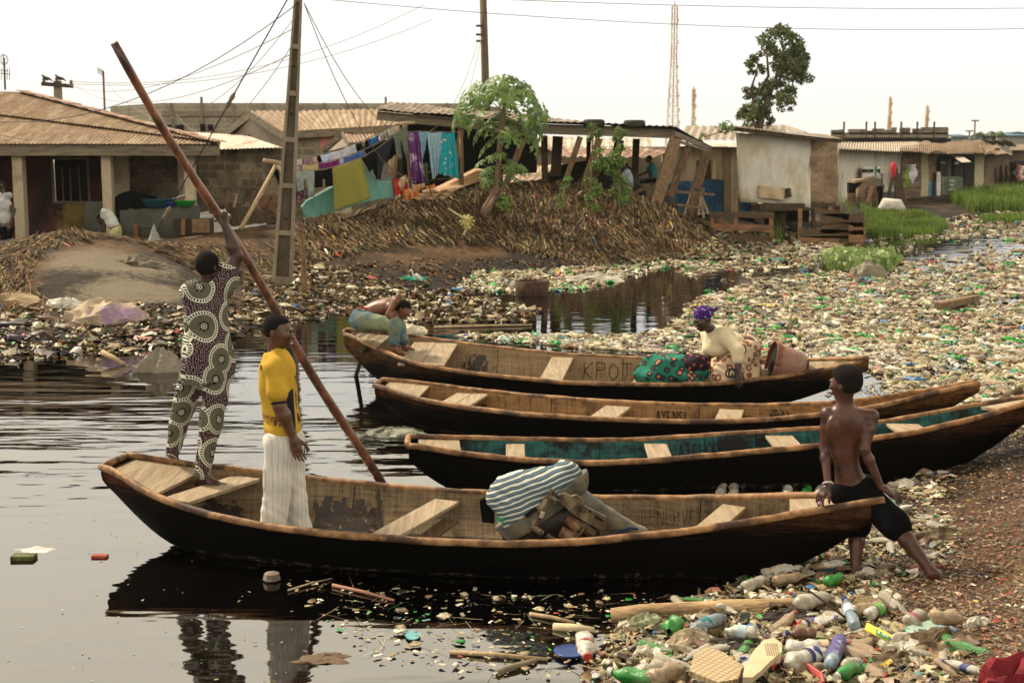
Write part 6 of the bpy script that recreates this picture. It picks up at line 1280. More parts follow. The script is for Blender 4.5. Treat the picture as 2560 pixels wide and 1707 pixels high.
def hand_prims(wrist,dirv,palm_n,s=1.0,curl=.5,spread=.12,side=1,relax=None):
    """palm and five fingers; dirv runs wrist to knuckles, palm_n out of the palm, side +1 puts the thumb along dirv x palm_n"""
    w_ = Vector(wrist); f = Vector(dirv).normalized(); n = Vector(palm_n); n = (n-f*n.dot(f)).normalized(); t = f.cross(n)*side; s = s*1.0; pr = []
    kn = w_+f*.085*s; pr.append(('c',tuple(w_),tuple(w_+f*.03*s),.024*s,.027*s,.01*s))
    for i in range(4):
        o = (1.5-i)*.0195*s; pr.append(('c',tuple(w_+f*.02*s+t*o*.6),tuple(kn+t*o),.016*s,.0125*s,.012*s))
    lens = [.040,.046,.042,.033]
    for i in range(4):
        o = (1.5-i)*.0205*s; b = kn+t*o; ang = curl*(.55+.12*i); d = (f+t*(1.5-i)*spread).normalized(); L0 = lens[i]*s; r = (.0095,.0098,.0094,.0082)[i]*s; p0 = b
        for k in range(3):
            ca = math.cos(ang),math.sin(ang); dd = (d*ca[0]+n*ca[1]).normalized(); p1 = p0+dd*L0*(1,.68,.55)[k]; pr.append(('c',tuple(p0),tuple(p1),r,r*.9,.0035*s)); p0 = p1; r *= .9; ang += curl*(.95,.8,.6)[k]
    b = w_+f*.028*s+t*.027*s; d1 = (f*.62+t*.62+n*.25).normalized(); p1 = b+d1*.045*s; d2 = (f*.8+t*(.35-.4*curl)+n*(.15+.55*curl)).normalized(); p2 = p1+d2*.032*s; p3 = p2+(d2+n*curl*.3).normalized()*.024*s
    pr += [('c',tuple(w_+f*.015*s+t*.010*s),tuple(p1),.017*s,.0125*s,.012*s),('c',tuple(p1),tuple(p2),.0118*s,.0105*s,.004*s),('c',tuple(p2),tuple(p3),.0105*s,.0085*s,.004*s)]
    return pr
def foot_prims(ankle,toe_dir,s=1.0,heel_lift=0):
    a = Vector(ankle); d = Vector(toe_dir).normalized(); up = Vector((0,0,1)); up = (up-d*up.dot(d)).normalized(); sd_ = d.cross(up); pr = [('c',tuple(a),tuple(a-d*.035*s-up*.045*s),.036*s,.030*s,.02*s),('c',tuple(a+d*.01*s-up*.01*s),tuple(a+d*.11*s-up*.052*s),.036*s,.024*s,.03*s),('c',tuple(a-d*.035*s-up*.052*s),tuple(a+d*.12*s-up*.06*s),.026*s,.020*s,.02*s)]
    for i in range(5):
        o = (2-i)*.0165*s; l = (.052,.046,.042,.036,.028)[i]*s; b = a+d*.115*s-up*.058*s+sd_*(-o); pr += [('c',tuple(a+d*.06*s-up*.05*s+sd_*(-o*.7)),tuple(b),.018*s,.013*s,.012*s),('c',tuple(b),tuple(b+d*l-up*.006*s),.0115*s*(1.25 if i == 0 else 1),.009*s*(1.25 if i == 0 else 1),.004*s)]
    return pr
def limb(a,b,c,r1,r2,r3,k=.02,bulge=1.0):
    a,b,c = Vector(a),Vector(b),Vector(c); m1 = a.lerp(b,.4); m2 = b.lerp(c,.28)
    return [('c',tuple(a),tuple(m1),r1,r1*1.02*bulge,k),('c',tuple(m1),tuple(b),r1*1.0*bulge,r2,k),('c',tuple(b),tuple(m2),r2*.98,r2*1.06*bulge,k),('c',tuple(m2),tuple(c),r2*1.04*bulge,r3,k)]
def skin(name,c1,c2,rough=.42,red=None):
    m,t,b = newmat(name); tc = t.nodes.new('ShaderNodeTexCoord'); n = noise(t,tc.outputs['Object'],9,4,.6); n2 = noise(t,tc.outputs['Object'],120,2,.5); r_ = ramp(t,n.outputs[0],[(.3,c2),(.7,c1)])
    t.links.new(r_.outputs[0],b.inputs['Base Color']); b.inputs['Roughness'].default_value = rough; b.inputs['Specular IOR Level'].default_value = .45; b.inputs['Subsurface Weight'].default_value = .05; b.inputs['Subsurface Radius'].default_value = (.01,.004,.002); bump(t,b,n2.outputs[0],.15,.002); return m
def hairm(name,c=(.012,.010,.009)):
    m,t,b = newmat(name); tc = t.nodes.new('ShaderNodeTexCoord'); n = noise(t,tc.outputs['Object'],170,3,.7); r_ = ramp(t,n.outputs[0],[(.3,tuple(x*.3 for x in c)),(.7,tuple(x*2 for x in c))]); t.links.new(r_.outputs[0],b.inputs['Base Color']); b.inputs['Roughness'].default_value = .95; b.inputs['Specular IOR Level'].default_value = .1; bump(t,b,n.outputs[0],1,.01); return m
hair_m = hairm('short_black_hair'); eye_m = M('eye_white',(.45,.42,.38),rough=.3,bmp=0); iris_m = M('iris',(.01,.006,.004),rough=.2,bmp=0)
def hair_cap(root,L_,Mx,s,thick=.008,hairline=.035,flat=False,h=.006,back=-.05):
    cp = [('e',L_(0,-.014,.028),tuple(np.array((.074+thick,.094+thick,.088+thick))*s),Mx,.01)]
    if flat: cp += [('e',L_(0,-.014,.075),tuple(np.array((.074,.090,.055))*s),Mx,.03)]
    Mt = np.array(Mx)
    def clip(Pn):
        q = (Pn-L_(0,0,0))@Mt/s; x,y,z = q[...,0],q[...,1],q[...,2]
        lower = np.where(y > .03,hairline+.02-z+(y-.06)*.3,np.where(y > -.03,back+(y+.03)*(hairline+.011-back)/.06-z,back-z)); ear = np.sqrt((np.abs(x)-.08)**2+(y+.012)**2+(z+.010)**2); return np.maximum(lower*s,(.026-ear)*s)
    return skinmesh('hair',cp,h*s,hair_m,root,clip=clip)
def eyes(root,L_,Mx,s):
    for sx in (-1,1):
        V,F = surfnet([('e',L_(sx*.030,.079,.010),(.0135*s,.0125*s,.0100*s),Mx,.001)],.003,None); o = mesh_obj('eye',V,F,eye_m,root,smooth=True)
        V,F = surfnet([('e',L_(sx*.030,.0895,.009),(.0065*s,.0035*s,.0065*s),Mx,.001)],.0018,None); mesh_obj('iris',V,F,iris_m,o,smooth=True)
def cloth_disp(seed,amp=.006,f=14,vert=.35):
    def fn(Pn):
        x,y,z = Pn[...,0]+seed,Pn[...,1],Pn[...,2]; w_ = np.sin(f*(x+.6*y)+6*np.sin(z*5+seed))+.7*np.sin(f*1.7*(y-.5*x)+f*vert*z*1.3+seed)+.5*np.sin(f*2.3*z+5*x+seed*2)+.55*np.sin(f*3.0*(x+.7*y+.9*z)+4*np.sin(9*z+seed))*np.sin(7*z+11*x+seed); return amp*w_*.6
    return fn
# ------------------------------------------------------------------ people
def V3(p): return (p[0],p[1],p[2])
def ell(c,r,fwd=(0,1,0),up=(0,0,1),k=.04): return ('e',V3(c),tuple(r),rotm(fwd,up),k)
def cone(a,b,r1,r2,k=.03): return ('c',V3(a),V3(b),r1,r2,k)
def torso(neck,chest,pelvis,shL,shR,fwd,sw=1.0,chest_r=(.15,.105,.16),waist_r=(.125,.09,.12),hip_r=(.155,.11,.12),k=.07):
    up = (Vector(neck)-Vector(pelvis)).normalized(); w_ = Vector(chest).lerp(Vector(pelvis),.55)
    return [ell(chest,chest_r,fwd,up,k),ell(w_,waist_r,fwd,up,k),ell(pelvis,hip_r,fwd,up,k),cone(shL,shR,.05*sw,.05*sw,.05),cone(Vector(neck)-up*.05,neck,.062,.052,.04)]
sk_dark = skin('skin_dark',(.06,.026,.015),(.028,.012,.007)); sk_mid = skin('skin_brown',(.12,.05,.024),(.06,.025,.012)); sk_boy = skin('skin_warm',(.105,.036,.017),(.03,.010,.006)); sk_far = skin('skin_far',(.05,.028,.018),(.03,.016,.01))
def person(loc,label): return empty('person',loc,label,'person')
def half(pt,n,rnd=0):
    pt = np.array(V3(pt)); n = np.array(V3(Vector(n).normalized())); return lambda Pn: (Pn-pt)@n
def allc(*fs): return lambda Pn: np.maximum.reduce([f(Pn) for f in fs])
# ---- ankara pattern: big fringed wheels on speckled burgundy
def ankara():
    m,t,b = newmat('ankara_print'); tc = t.nodes.new('ShaderNodeTexCoord'); sx = t.nodes.new('ShaderNodeSeparateXYZ'); t.links.new(tc.outputs['Object'],sx.inputs[0])
    def mth(op,a,b_=None,c_=None):
        q = t.nodes.new('ShaderNodeMath'); q.operation = op
        for i,v in enumerate((a,b_,c_)):
            if v is None: continue
            if isinstance(v,(int,float)): q.inputs[i].default_value = v
            else: t.links.new(v,q.inputs[i])
        return q.outputs[0]
    # unroll: x plus part of the depth so that the sides of the cloth carry the print too
    xx = mth('MULTIPLY_ADD',sx.outputs[1],.8,sx.outputs[0]); cb = t.nodes.new('ShaderNodeCombineXYZ'); t.links.new(xx,cb.inputs[0]); t.links.new(sx.outputs[2],cb.inputs[1])
    v = t.nodes.new('ShaderNodeTexVoronoi'); v.voronoi_dimensions = '2D'; v.inputs['Scale'].default_value = 4.4; v.inputs['Randomness'].default_value = .55; t.links.new(cb.outputs[0],v.inputs['Vector'])
    dd = v.outputs['Distance']; sp2 = t.nodes.new('ShaderNodeSeparateXYZ'); vs_ = t.nodes.new('ShaderNodeVectorMath'); vs_.operation = 'SCALE'; vs_.inputs[3].default_value = 1.0; t.links.new(v.outputs['Position'],vs_.inputs[0]); sb_ = t.nodes.new('ShaderNodeVectorMath'); sb_.operation = 'SUBTRACT'; t.links.new(cb.outputs[0],sb_.inputs[0]); t.links.new(vs_.outputs[0],sb_.inputs[1]); t.links.new(sb_.outputs[0],sp2.inputs[0])
    ang = mth('ARCTAN2',sp2.outputs[0],sp2.outputs[1]); dash = mth('GREATER_THAN',mth('SINE',mth('MULTIPLY',ang,34.0)),-.15); fine = mth('GREATER_THAN',mth('SINE',mth('MULTIPLY',ang,46.0)),0.0); ringl = mth('GREATER_THAN',mth('SINE',mth('MULTIPLY',dd,150.0)),-.2)
    cr,bk_,ol = (.62,.62,.50),(.008,.008,.010),(.30,.30,.21); dots = t.nodes.new('ShaderNodeTexVoronoi'); dots.voronoi_dimensions = '2D'; dots.inputs['Scale'].default_value = 62; dots.inputs['Randomness'].default_value = .5; t.links.new(cb.outputs[0],dots.inputs['Vector'])
    dm = mth('LESS_THAN',dots.outputs['Distance'],.25); grd = mixc(t,dm,(.03,.010,.014),(.32,.27,.27)); lace = mixc(t,mth('MULTIPLY',fine,ringl),(.025,.025,.015),ol); fringe = mixc(t,dash,cr,bk_)
    r_ = lambda lim: mth('LESS_THAN',dd,lim)
    col = mixc(t,r_(.50),grd,cr); col = mixc(t,r_(.475),col,fringe); col = mixc(t,r_(.40),col,cr); col = mixc(t,r_(.38),col,lace); col = mixc(t,r_(.17),col,bk_); col = mixc(t,r_(.15),col,mixc(t,dm,bk_,(.3,.3,.2))); col = mixc(t,r_(.085),col,cr); col = mixc(t,r_(.065),col,bk_); col = mixc(t,r_(.03),col,cr)
    t.links.new(col,b.inputs['Base Color']); b.inputs['Roughness'].default_value = .85; b.inputs['Specular IOR Level'].default_value = .2; return m
ank = ankara()
def pole_man():
    Y = 9.0; p = lambda u,v,dy=0: P(u,v,Y+dy); rt = person(P(500,1200,9.0),'young man in a cream wheel patterned suit poling from the canoe stern')
    neck = p(517,712); head = p(520,668,-.01); chest = p(517,775); pel = p(518,900,.0); shL = p(478,732,0); shR = p(560,712,.0); elR = p(592,640,.04); wrR = p(562,562,.03); grip = p(553,530,.05)
    hipL,hipR = p(484,930,.04),p(545,930,-.02); knL,anL = p(452,1040,.10),p(430,1137,.17); knR,anR = p(527,1065,-.12),p(506,1190,-.12)
    fw = Vector((.22,.97,0)); pr = torso(neck,chest,pel,shL,shR,fw,1,(.135,.10,.15),(.12,.09,.12),(.14,.11,.11)); s = .98
    hp,L_,Mx = head_prims(head,(.35,.93,-.08),(.03,0,1),s); pr += hp + [cone(neck,Vector(head)-Vector((0,0,.06)),.055,.052,.02)]
    pr += limb(shR,elR,wrR,.056,.043,.028,.025,1.05) + hand_prims(wrR,grip-wrR+Vector((0,.01,.02)),Vector((-.5,.85,.1)),1.0,1.15,.03,-1)
    elL,wrL = p(500,800,.26),p(535,745,.42); pr += limb(shL,elL,wrL,.05,.042,.028,.025) + hand_prims(wrL,Vector((.5,.4,.5)),Vector((0,-1,0)),1,1,.03,1)
    pr += limb(hipL,knL,anL,.075,.055,.036) + limb(hipR,knR,anR,.075,.055,.036) + foot_prims(anL,(.25,.9,-.3),.95) + foot_prims(anR,(.97,-.15,0),1.0)
    skinmesh('body',pr,.0065,sk_dark,rt); hair_cap(rt,L_,Mx,s,.007,.03,back=-.055)
    tu = [ell(chest,(.165,.125,.17),fw,(0,0,1),.08),ell(p(515,835),(.165,.12,.16),fw,(0,0,1),.08),ell(p(517,905),(.185,.135,.17),fw,(0,0,1),.08),cone(shL,shR,.07,.074,.06),cone(p(520,880),p(520,965),.175,.20,.08),cone(p(500,725),p(540,715),.07,.07,.05)]
    tu += [cone(shR,Vector(shR).lerp(elR,.72),.082,.095,.05),cone(shL,Vector(shL).lerp(elL,.8),.068,.068,.05)]
    d_ = (elR-shR).normalized(); cl = allc(half(p(520,950),(.12,0,-1)),lambda Pn: -(np.sqrt(((Pn-np.array(V3(neck+Vector((0,0,.05)))))**2).sum(-1))-.074),lambda Pn,d=half(Vector(shR).lerp(elR,.66),d_): d(Pn))
    skinmesh('tunic',tu,.008,ank,rt,clip=cl,disp=cloth_disp(1,.006,13))
    trs = [cone(hipL,knL,.108,.078,.03),cone(knL,anL,.078,.052,.03),cone(hipR,knR,.108,.078,.03),cone(knR,Vector(anR)+Vector((0,0,.02)),.078,.056,.03),ell(p(516,925),(.165,.12,.12),fw,(0,0,1),.05)]
    skinmesh('trousers',trs,.008,ank,rt,clip=allc(half(p(516,895),(0,0,1)),half(anR-Vector((0,0,.005)),(0,0,-1)) if False else (lambda Pn: -9+0*Pn[...,0])),disp=cloth_disp(2,.007,17))
pole_man()
Bp = G(954,1214,0); Hp = P(550,548,9.06); dp_ = (Hp-Bp).normalized(); Bp -= dp_*.3; kk = 0
ts = [(Bp+dp_*k) for k in np.linspace(0,5.2,300)]
def proj(p):
    q = Vector(p)-Vector((0,0,H)); zc = q.y*_cp-q.z*_sp; return 1280+FPX*q.x/zc,853.5-FPX*(q.y*_sp+q.z*_cp)/zc
tipk = min(range(300),key=lambda i: abs(proj(ts[i])[0]-284)); Tp = ts[tipk]; mb = MB(); n_ = 26
pts_ = [Bp.lerp(Tp,i/n_)+Vector((.012*math.sin(i*.5),.01*math.sin(i*.3+1),.012*math.sin(i*.4+2))) for i in range(n_+1)]; mb.tube(pts_,[.040-.012*i/n_+.0018*math.sin(i*2.1) for i in range(n_+1)],12)
o = mb.build('punting_pole',M('pole_varnish',(.26,.10,.045),(.10,.035,.016),scale=4,stretch=(3,3,1.2),rough=.35,spec=.5,bmp=.4,c3=(.05,.02,.01)),smooth=True); tag(o,'long reddish wooden pole pushed into the water by the standing man','pole')
def yellow_boy():
    Y = 8.28; p = lambda u,v,dy=0: P(u,v,Y+dy); rt = person(G(712,1400,-.03),'smiling young man in a yellow t-shirt and loose white trousers standing in the canoe')
    fw = Vector((.90,.30,0)).normalized(); sd_ = Vector((fw.y,-fw.x,0)); neck = p(687,893); head = p(696,830,-.01); chest = p(694,945); pel = p(712,1088); shN,shF = p(688,915,-.155),p(700,906,.16)
    elN,wrN = p(699,1016,-.20),p(733,1092,-.17); s = .99; pr = torso(neck,chest,pel,shN,shF,fw,1,(.155,.10,.16),(.13,.09,.13),(.145,.11,.11))
    hp,L_,Mx = head_prims(head,(.97,-.22,-.10),(0.05,0,1),s); pr += hp+[cone(neck,Vector(head)-Vector((.02,0,.05)),.054,.052,.02)]
    pr += limb(shN,elN,wrN,.052,.042,.028,.025,1.05)+hand_prims(wrN,p(745,1140,-.19)-wrN,Vector((.2,.95,.1)),1.02,.32,.05,1); elF,wrF = p(725,1010,.2),p(745,1090,.15); pr += limb(shF,elF,wrF,.05,.04,.028)+hand_prims(wrF,(.1,0,-1),(-.2,-1,0),1,.4,.05,-1)
    ft = G(700,1395,-.03); kN,kF = p(690,1240,-.09),p(738,1240,.10); aN,aF = Vector((ft.x-.05,Y-.10,.06)),Vector((ft.x+.13,Y+.11,.06)); hN,hF = p(703,1110,-.08),p(716,1110,.08)
    pr += limb(hN,kN,aN,.08,.056,.036)+limb(hF,kF,aF,.08,.056,.036)+foot_prims(aN,fw,.95)+foot_prims(aF,fw,.95); skinmesh('body',pr,.0065,sk_mid,rt); hair_cap(rt,L_,Mx,s,.005,.048,back=-.05); eyes(rt,L_,Mx,s)
    mb = MB(); q = [L_(x,.106-abs(x)*.35,-.0605-.004*(1-(x/.02)**2)) for x in np.linspace(-.018,.018,7)]; mb.tube(q,.0028*s,6); mb.build('teeth',M('teeth',(.7,.68,.6),bmp=0),rt)
    up = (neck-pel).normalized(); tu = [cone(p(690,915),p(688,893),.085,.07,.05),cone(p(689,895),shN,.06,.05,.05),cone(p(689,895),shF,.06,.05,.05),ell(chest,(.165,.122,.17),fw,up,.07),ell(p(700,1010),(.165,.118,.15),fw,up,.08),ell(p(708,1065),(.165,.125,.13),fw,up,.08),cone(shN,shF,.058,.058,.05),cone(shN,Vector(shN).lerp(elN,.62),.060,.074,.035),cone(shF,Vector(shF).lerp(elF,.6),.06,.07,.04)]
    cl = allc(half(p(710,1087),(.06,0,-1)),lambda Pn: -(np.sqrt(((Pn-np.array(V3(neck+Vector((0,0,.05)))))**2).sum(-1))-.062),half(Vector(shN).lerp(elN,.60)+Vector((0,0,0)),(elN-shN)) if False else (lambda Pn: -9+0*Pn[...,0]))
    m,t,b = newmat('yellow_jersey'); g = t.nodes.new('ShaderNodeTexCoord'); n = noise(t,g.outputs['Object'],6,4); c = ramp(t,n.outputs[0],[(.3,(.40,.24,.02)),(.7,(.56,.34,.035))]).outputs[0]
    sx = t.nodes.new('ShaderNodeVectorMath'); sx.operation = 'DOT_PRODUCT'; t.links.new(g.outputs['Object'],sx.inputs[0]); sx.inputs[1].default_value = V3(fw); z_ = t.nodes.new('ShaderNodeSeparateXYZ'); t.links.new(g.outputs['Object'],z_.inputs[0])
    c0 = (chest-wloc(rt)).dot(fw); f1 = ramp(t,sx.outputs['Value'],[(0,(0,0,0)),(.5,(0,0,0)),(1,(0,0,0))])
    def band(val,lo,hi):
        a = t.nodes.new('ShaderNodeMath'); a.operation = 'GREATER_THAN'; t.links.new(val,a.inputs[0]); a.inputs[1].default_value = lo; b2 = t.nodes.new('ShaderNodeMath'); b2.operation = 'LESS_THAN'; t.links.new(val,b2.inputs[0]); b2.inputs[1].default_value = hi; q = t.nodes.new('ShaderNodeMath'); q.operation = 'MULTIPLY'; t.links.new(a.outputs[0],q.inputs[0]); t.links.new(b2.outputs[0],q.inputs[1]); return q.outputs[0]
    def mm(a,b2):
        q = t.nodes.new('ShaderNodeMath'); q.operation = 'MULTIPLY'; t.links.new(a,q.inputs[0]); t.links.new(b2,q.inputs[1]); return q.outputs[0]
    za = chest.z-wloc(rt).z; c = mixc(t,mm(band(sx.outputs['Value'],c0+.035,c0+.09),band(z_.outputs[2],za-.5,za-.06)),c,(.012,.012,.014))
    n2 = noise(t,nmap(t,'Object',(30,30,12)).outputs[0],1,4,.7); pf = ramp(t,n2.outputs[0],[(.48,(0,0,0)),(.54,(1,1,1))]); c = mixc(t,mm(band(sx.outputs['Value'],c0+.105,c0+.5),mm(band(z_.outputs[2],za-.30,za+.02),pf.outputs[0])),c,(.06,.02,.012))
    c = mixc(t,mm(band(sx.outputs['Value'],c0-.3,c0+.02),mm(band(z_.outputs[2],za-.30,za-.235),pf.outputs[0])),c,(.10,.03,.015))
    t.links.new(c,b.inputs['Base Color']); b.inputs['Roughness'].default_value = .85; b.inputs['Specular IOR Level'].default_value = .2
    skinmesh('t_shirt',tu,.007,m,rt,clip=cl,disp=cloth_disp(5,.008,15))
    mb = MB(); q = [neck+Vector((math.cos(a)*.060,math.sin(a)*.060,.012+.012*math.sin(a-1.2)-.02*math.cos(a))) for a in np.linspace(0,6.28,22)]; mb.tube(q,.0085,6); mb.build('collar',black,rt,smooth=True)
    e_ = Vector(shN).lerp(elN,.62); dd = (elN-shN).normalized(); x,y,n_ = frame(dd,0); mb = MB(); mb.tube([e_+dd*.078+x*(.052*math.cos(a))+y*(.052*math.sin(a)) for a in np.linspace(0,6.28,18)],.006,5); mb.build('cuff',black,rt,smooth=True)
    mb = MB()
    for k,st in enumerate(([(0,0),(0,1),(.5,.3),(1,1),(1,0)],[(0,.8),(.5,1),(.5,0)])):
        x0 = 652+k*9; q = [P(x0+a*(7 if k == 0 else 4),925-b_*13+x0*.0,Y-.115+.0*k) for a,b_ in st]; mb.tube(q,.0045,4)
    mb.build('lettering',black,rt)
    m,t,b = newmat('white_striped_linen'); g = t.nodes.new('ShaderNodeTexCoord'); sx = t.nodes.new('ShaderNodeSeparateXYZ'); t.links.new(g.outputs['Object'],sx.inputs[0]); n = noise(t,g.outputs['Object'],5,3)
    a = t.nodes.new('ShaderNodeMath'); a.operation = 'MULTIPLY_ADD'; t.links.new(n.outputs[0],a.inputs[0]); a.inputs[1].default_value = .012; t.links.new(sx.outputs[0],a.inputs[2]); y2 = t.nodes.new('ShaderNodeMath'); y2.operation = 'MULTIPLY_ADD'; t.links.new(sx.outputs[1],y2.inputs[0]); y2.inputs[1].default_value = .7; t.links.new(a.outputs[0],y2.inputs[2])
    fr = t.nodes.new('ShaderNodeMath'); fr.operation = 'PINGPONG'; t.links.new(y2.outputs[0],fr.inputs[0]); fr.inputs[1].default_value = .019; rr_ = ramp(t,fr.outputs[0],[(0,(1,1,1)),(.0016,(1,1,1)),(.0026,(0,0,0))]); r2 = ramp(t,n.outputs[0],[(.35,(.15,.15,.15)),(.6,(.9,.9,.9))])
    c = mixc(t,mixc(t,1.0,rr_.outputs[0],r2.outputs[0],'MULTIPLY'),ramp(t,n.outputs[0],[(.3,(.50,.48,.43)),(.7,(.66,.64,.58))]).outputs[0],(.28,.10,.06)); t.links.new(c,b.inputs['Base Color']); b.inputs['Roughness'].default_value = .9; b.inputs['Specular IOR Level'].default_value = .1
    up = Vector((0,0,1)); trs = [ell(p(711,1105),(.175,.145,.12),fw,up,.06),cone(hN,kN,.115,.088,.025),cone(kN,aN,.088,.092,.02),cone(hF,kF,.115,.088,.025),cone(kF,aF,.088,.092,.02)]
    skinmesh('trousers',trs,.008,m,rt,clip=allc(half(p(711,1076),(0,0,1)),half(aN,(0,0,-1))),disp=cloth_disp(9,.0085,15,.1))
yellow_boy()
def bow_boy():
    Y = 7.82; p = lambda u,v,dy=0: P(u,v,Y+dy); rt = person(P(2130,1450,7.6),'shirtless boy in black shorts seen from behind sitting on the bow of the foreground canoe')
    fw = Vector((-.15,.98,.0)); neck = p(2112,1014); head = p(2114,962,-.01); chest = p(2114,1066); pel = p(2136,1228,.02); shL,shR = p(2068,1034,.02),p(2180,1040,-.02); s = 1.0
    up = (neck-pel).normalized(); pr = [ell(chest,(.128,.08,.13),fw,up,.05),ell(p(2113,1130),(.092,.070,.12),fw,up,.05),ell(p(2121,1185),(.088,.074,.10),fw,up,.05),ell(pel,(.14,.11,.11),fw,up,.06),cone(shL,shR,.042,.042,.05),cone(p(2112,1040),neck,.06,.048,.05)]
    # shoulder blades and the groove of the spine
    pr += [ell(p(2082,1068,-.055),(.038,.022,.06),fw,up,.03),ell(p(2146,1070,-.055),(.038,.022,.06),fw,up,.03),('cut',V3(p(2112,1110,-.098)),(.007,.014,.16),rotm(fw,up),.03)]
    hp,L_,Mx = head_prims(head,(-.66,.74,-.06),(0,0,1),s); pr += hp+[cone(neck,Vector(head)-Vector((0,0,.05)),.05,.048,.02)]
    elL,wrL = p(2062,1120,.03),p(2070,1212,-.10); elR,wrR = p(2160,1122,-.08),p(2203,1218,-.10)
    pr += limb(shL,elL,wrL,.037,.031,.022)+hand_prims(wrL,p(2044,1250,-.13)-wrL,Vector((.3,.2,-1)),.92,.45,.14,1)+limb(shR,elR,wrR,.039,.032,.022)+hand_prims(wrR,p(2232,1232,-.12)-wrR,Vector((0,.3,-1)),.92,.35,.10,1)
    kL,aL = p(2143,1325,.0),P(2138,1428,7.68); kR,aR = P(2244,1318,7.55),P(2330,1432,7.35); hL,hR = p(2118,1238),p(2165,1240,-.04)
    pr += limb(hL,kL,aL,.066,.048,.03)+limb(hR,kR,aR,.068,.050,.03)+foot_prims(aL,(.35,.9,-.05),.88)+foot_prims(aR,(.93,-.25,.0),.92)
    skinmesh('body',pr,.0055,sk_boy,rt); hair_cap(rt,L_,Mx,s,.010,.035,True,back=-.045); eyes(rt,L_,Mx,s)
    sh = [ell(pel,(.16,.13,.12),fw,up,.05),cone(hL,Vector(hL).lerp(kL,.85),.098,.095,.04),cone(hR,Vector(hR).lerp(kR,.95),.10,.098,.04)]
    skinmesh('shorts',sh,.008,black,rt,clip=allc(half(p(2125,1192),(0,0,1)),half(Vector(hR).lerp(kR,.90),kR-hR) if False else (lambda Pn: -9+0*Pn[...,0])),disp=cloth_disp(3,.006,18))
    mb = MB(); a,b_ = Vector(hR),Vector(kR); mb.tube([a.lerp(b_,.25)+Vector((.05,-.02,.085)),a.lerp(b_,.6)+Vector((.06,-.02,.075)),a.lerp(b_,.95)+Vector((.075,-.02,.06))],.004,5); mb.build('piping',M('piping_white',(.6,.6,.58)),rt)
    d = (wrL-elL).normalized(); x,y,n_ = frame(d,0); mb = MB(); mb.tube([wrL-d*.01+x*(.031*math.cos(a))+y*(.031*math.sin(a)) for a in np.linspace(0,6.28,18)],.006,6); mb.build('bangle',M('bangle',(.65,.62,.6),rough=.3),rt,smooth=True)
    q = p(2049,1258,-.16); mb = MB(); mb.lathe([(0,-.012),(.010,-.008),(.013,0),(.010,.008),(0,.012)],q,(0,1,.4),10); mb.build('ring',M('ring_pink',(.55,.25,.45),rough=.3),rt,smooth=True)
bow_boy()
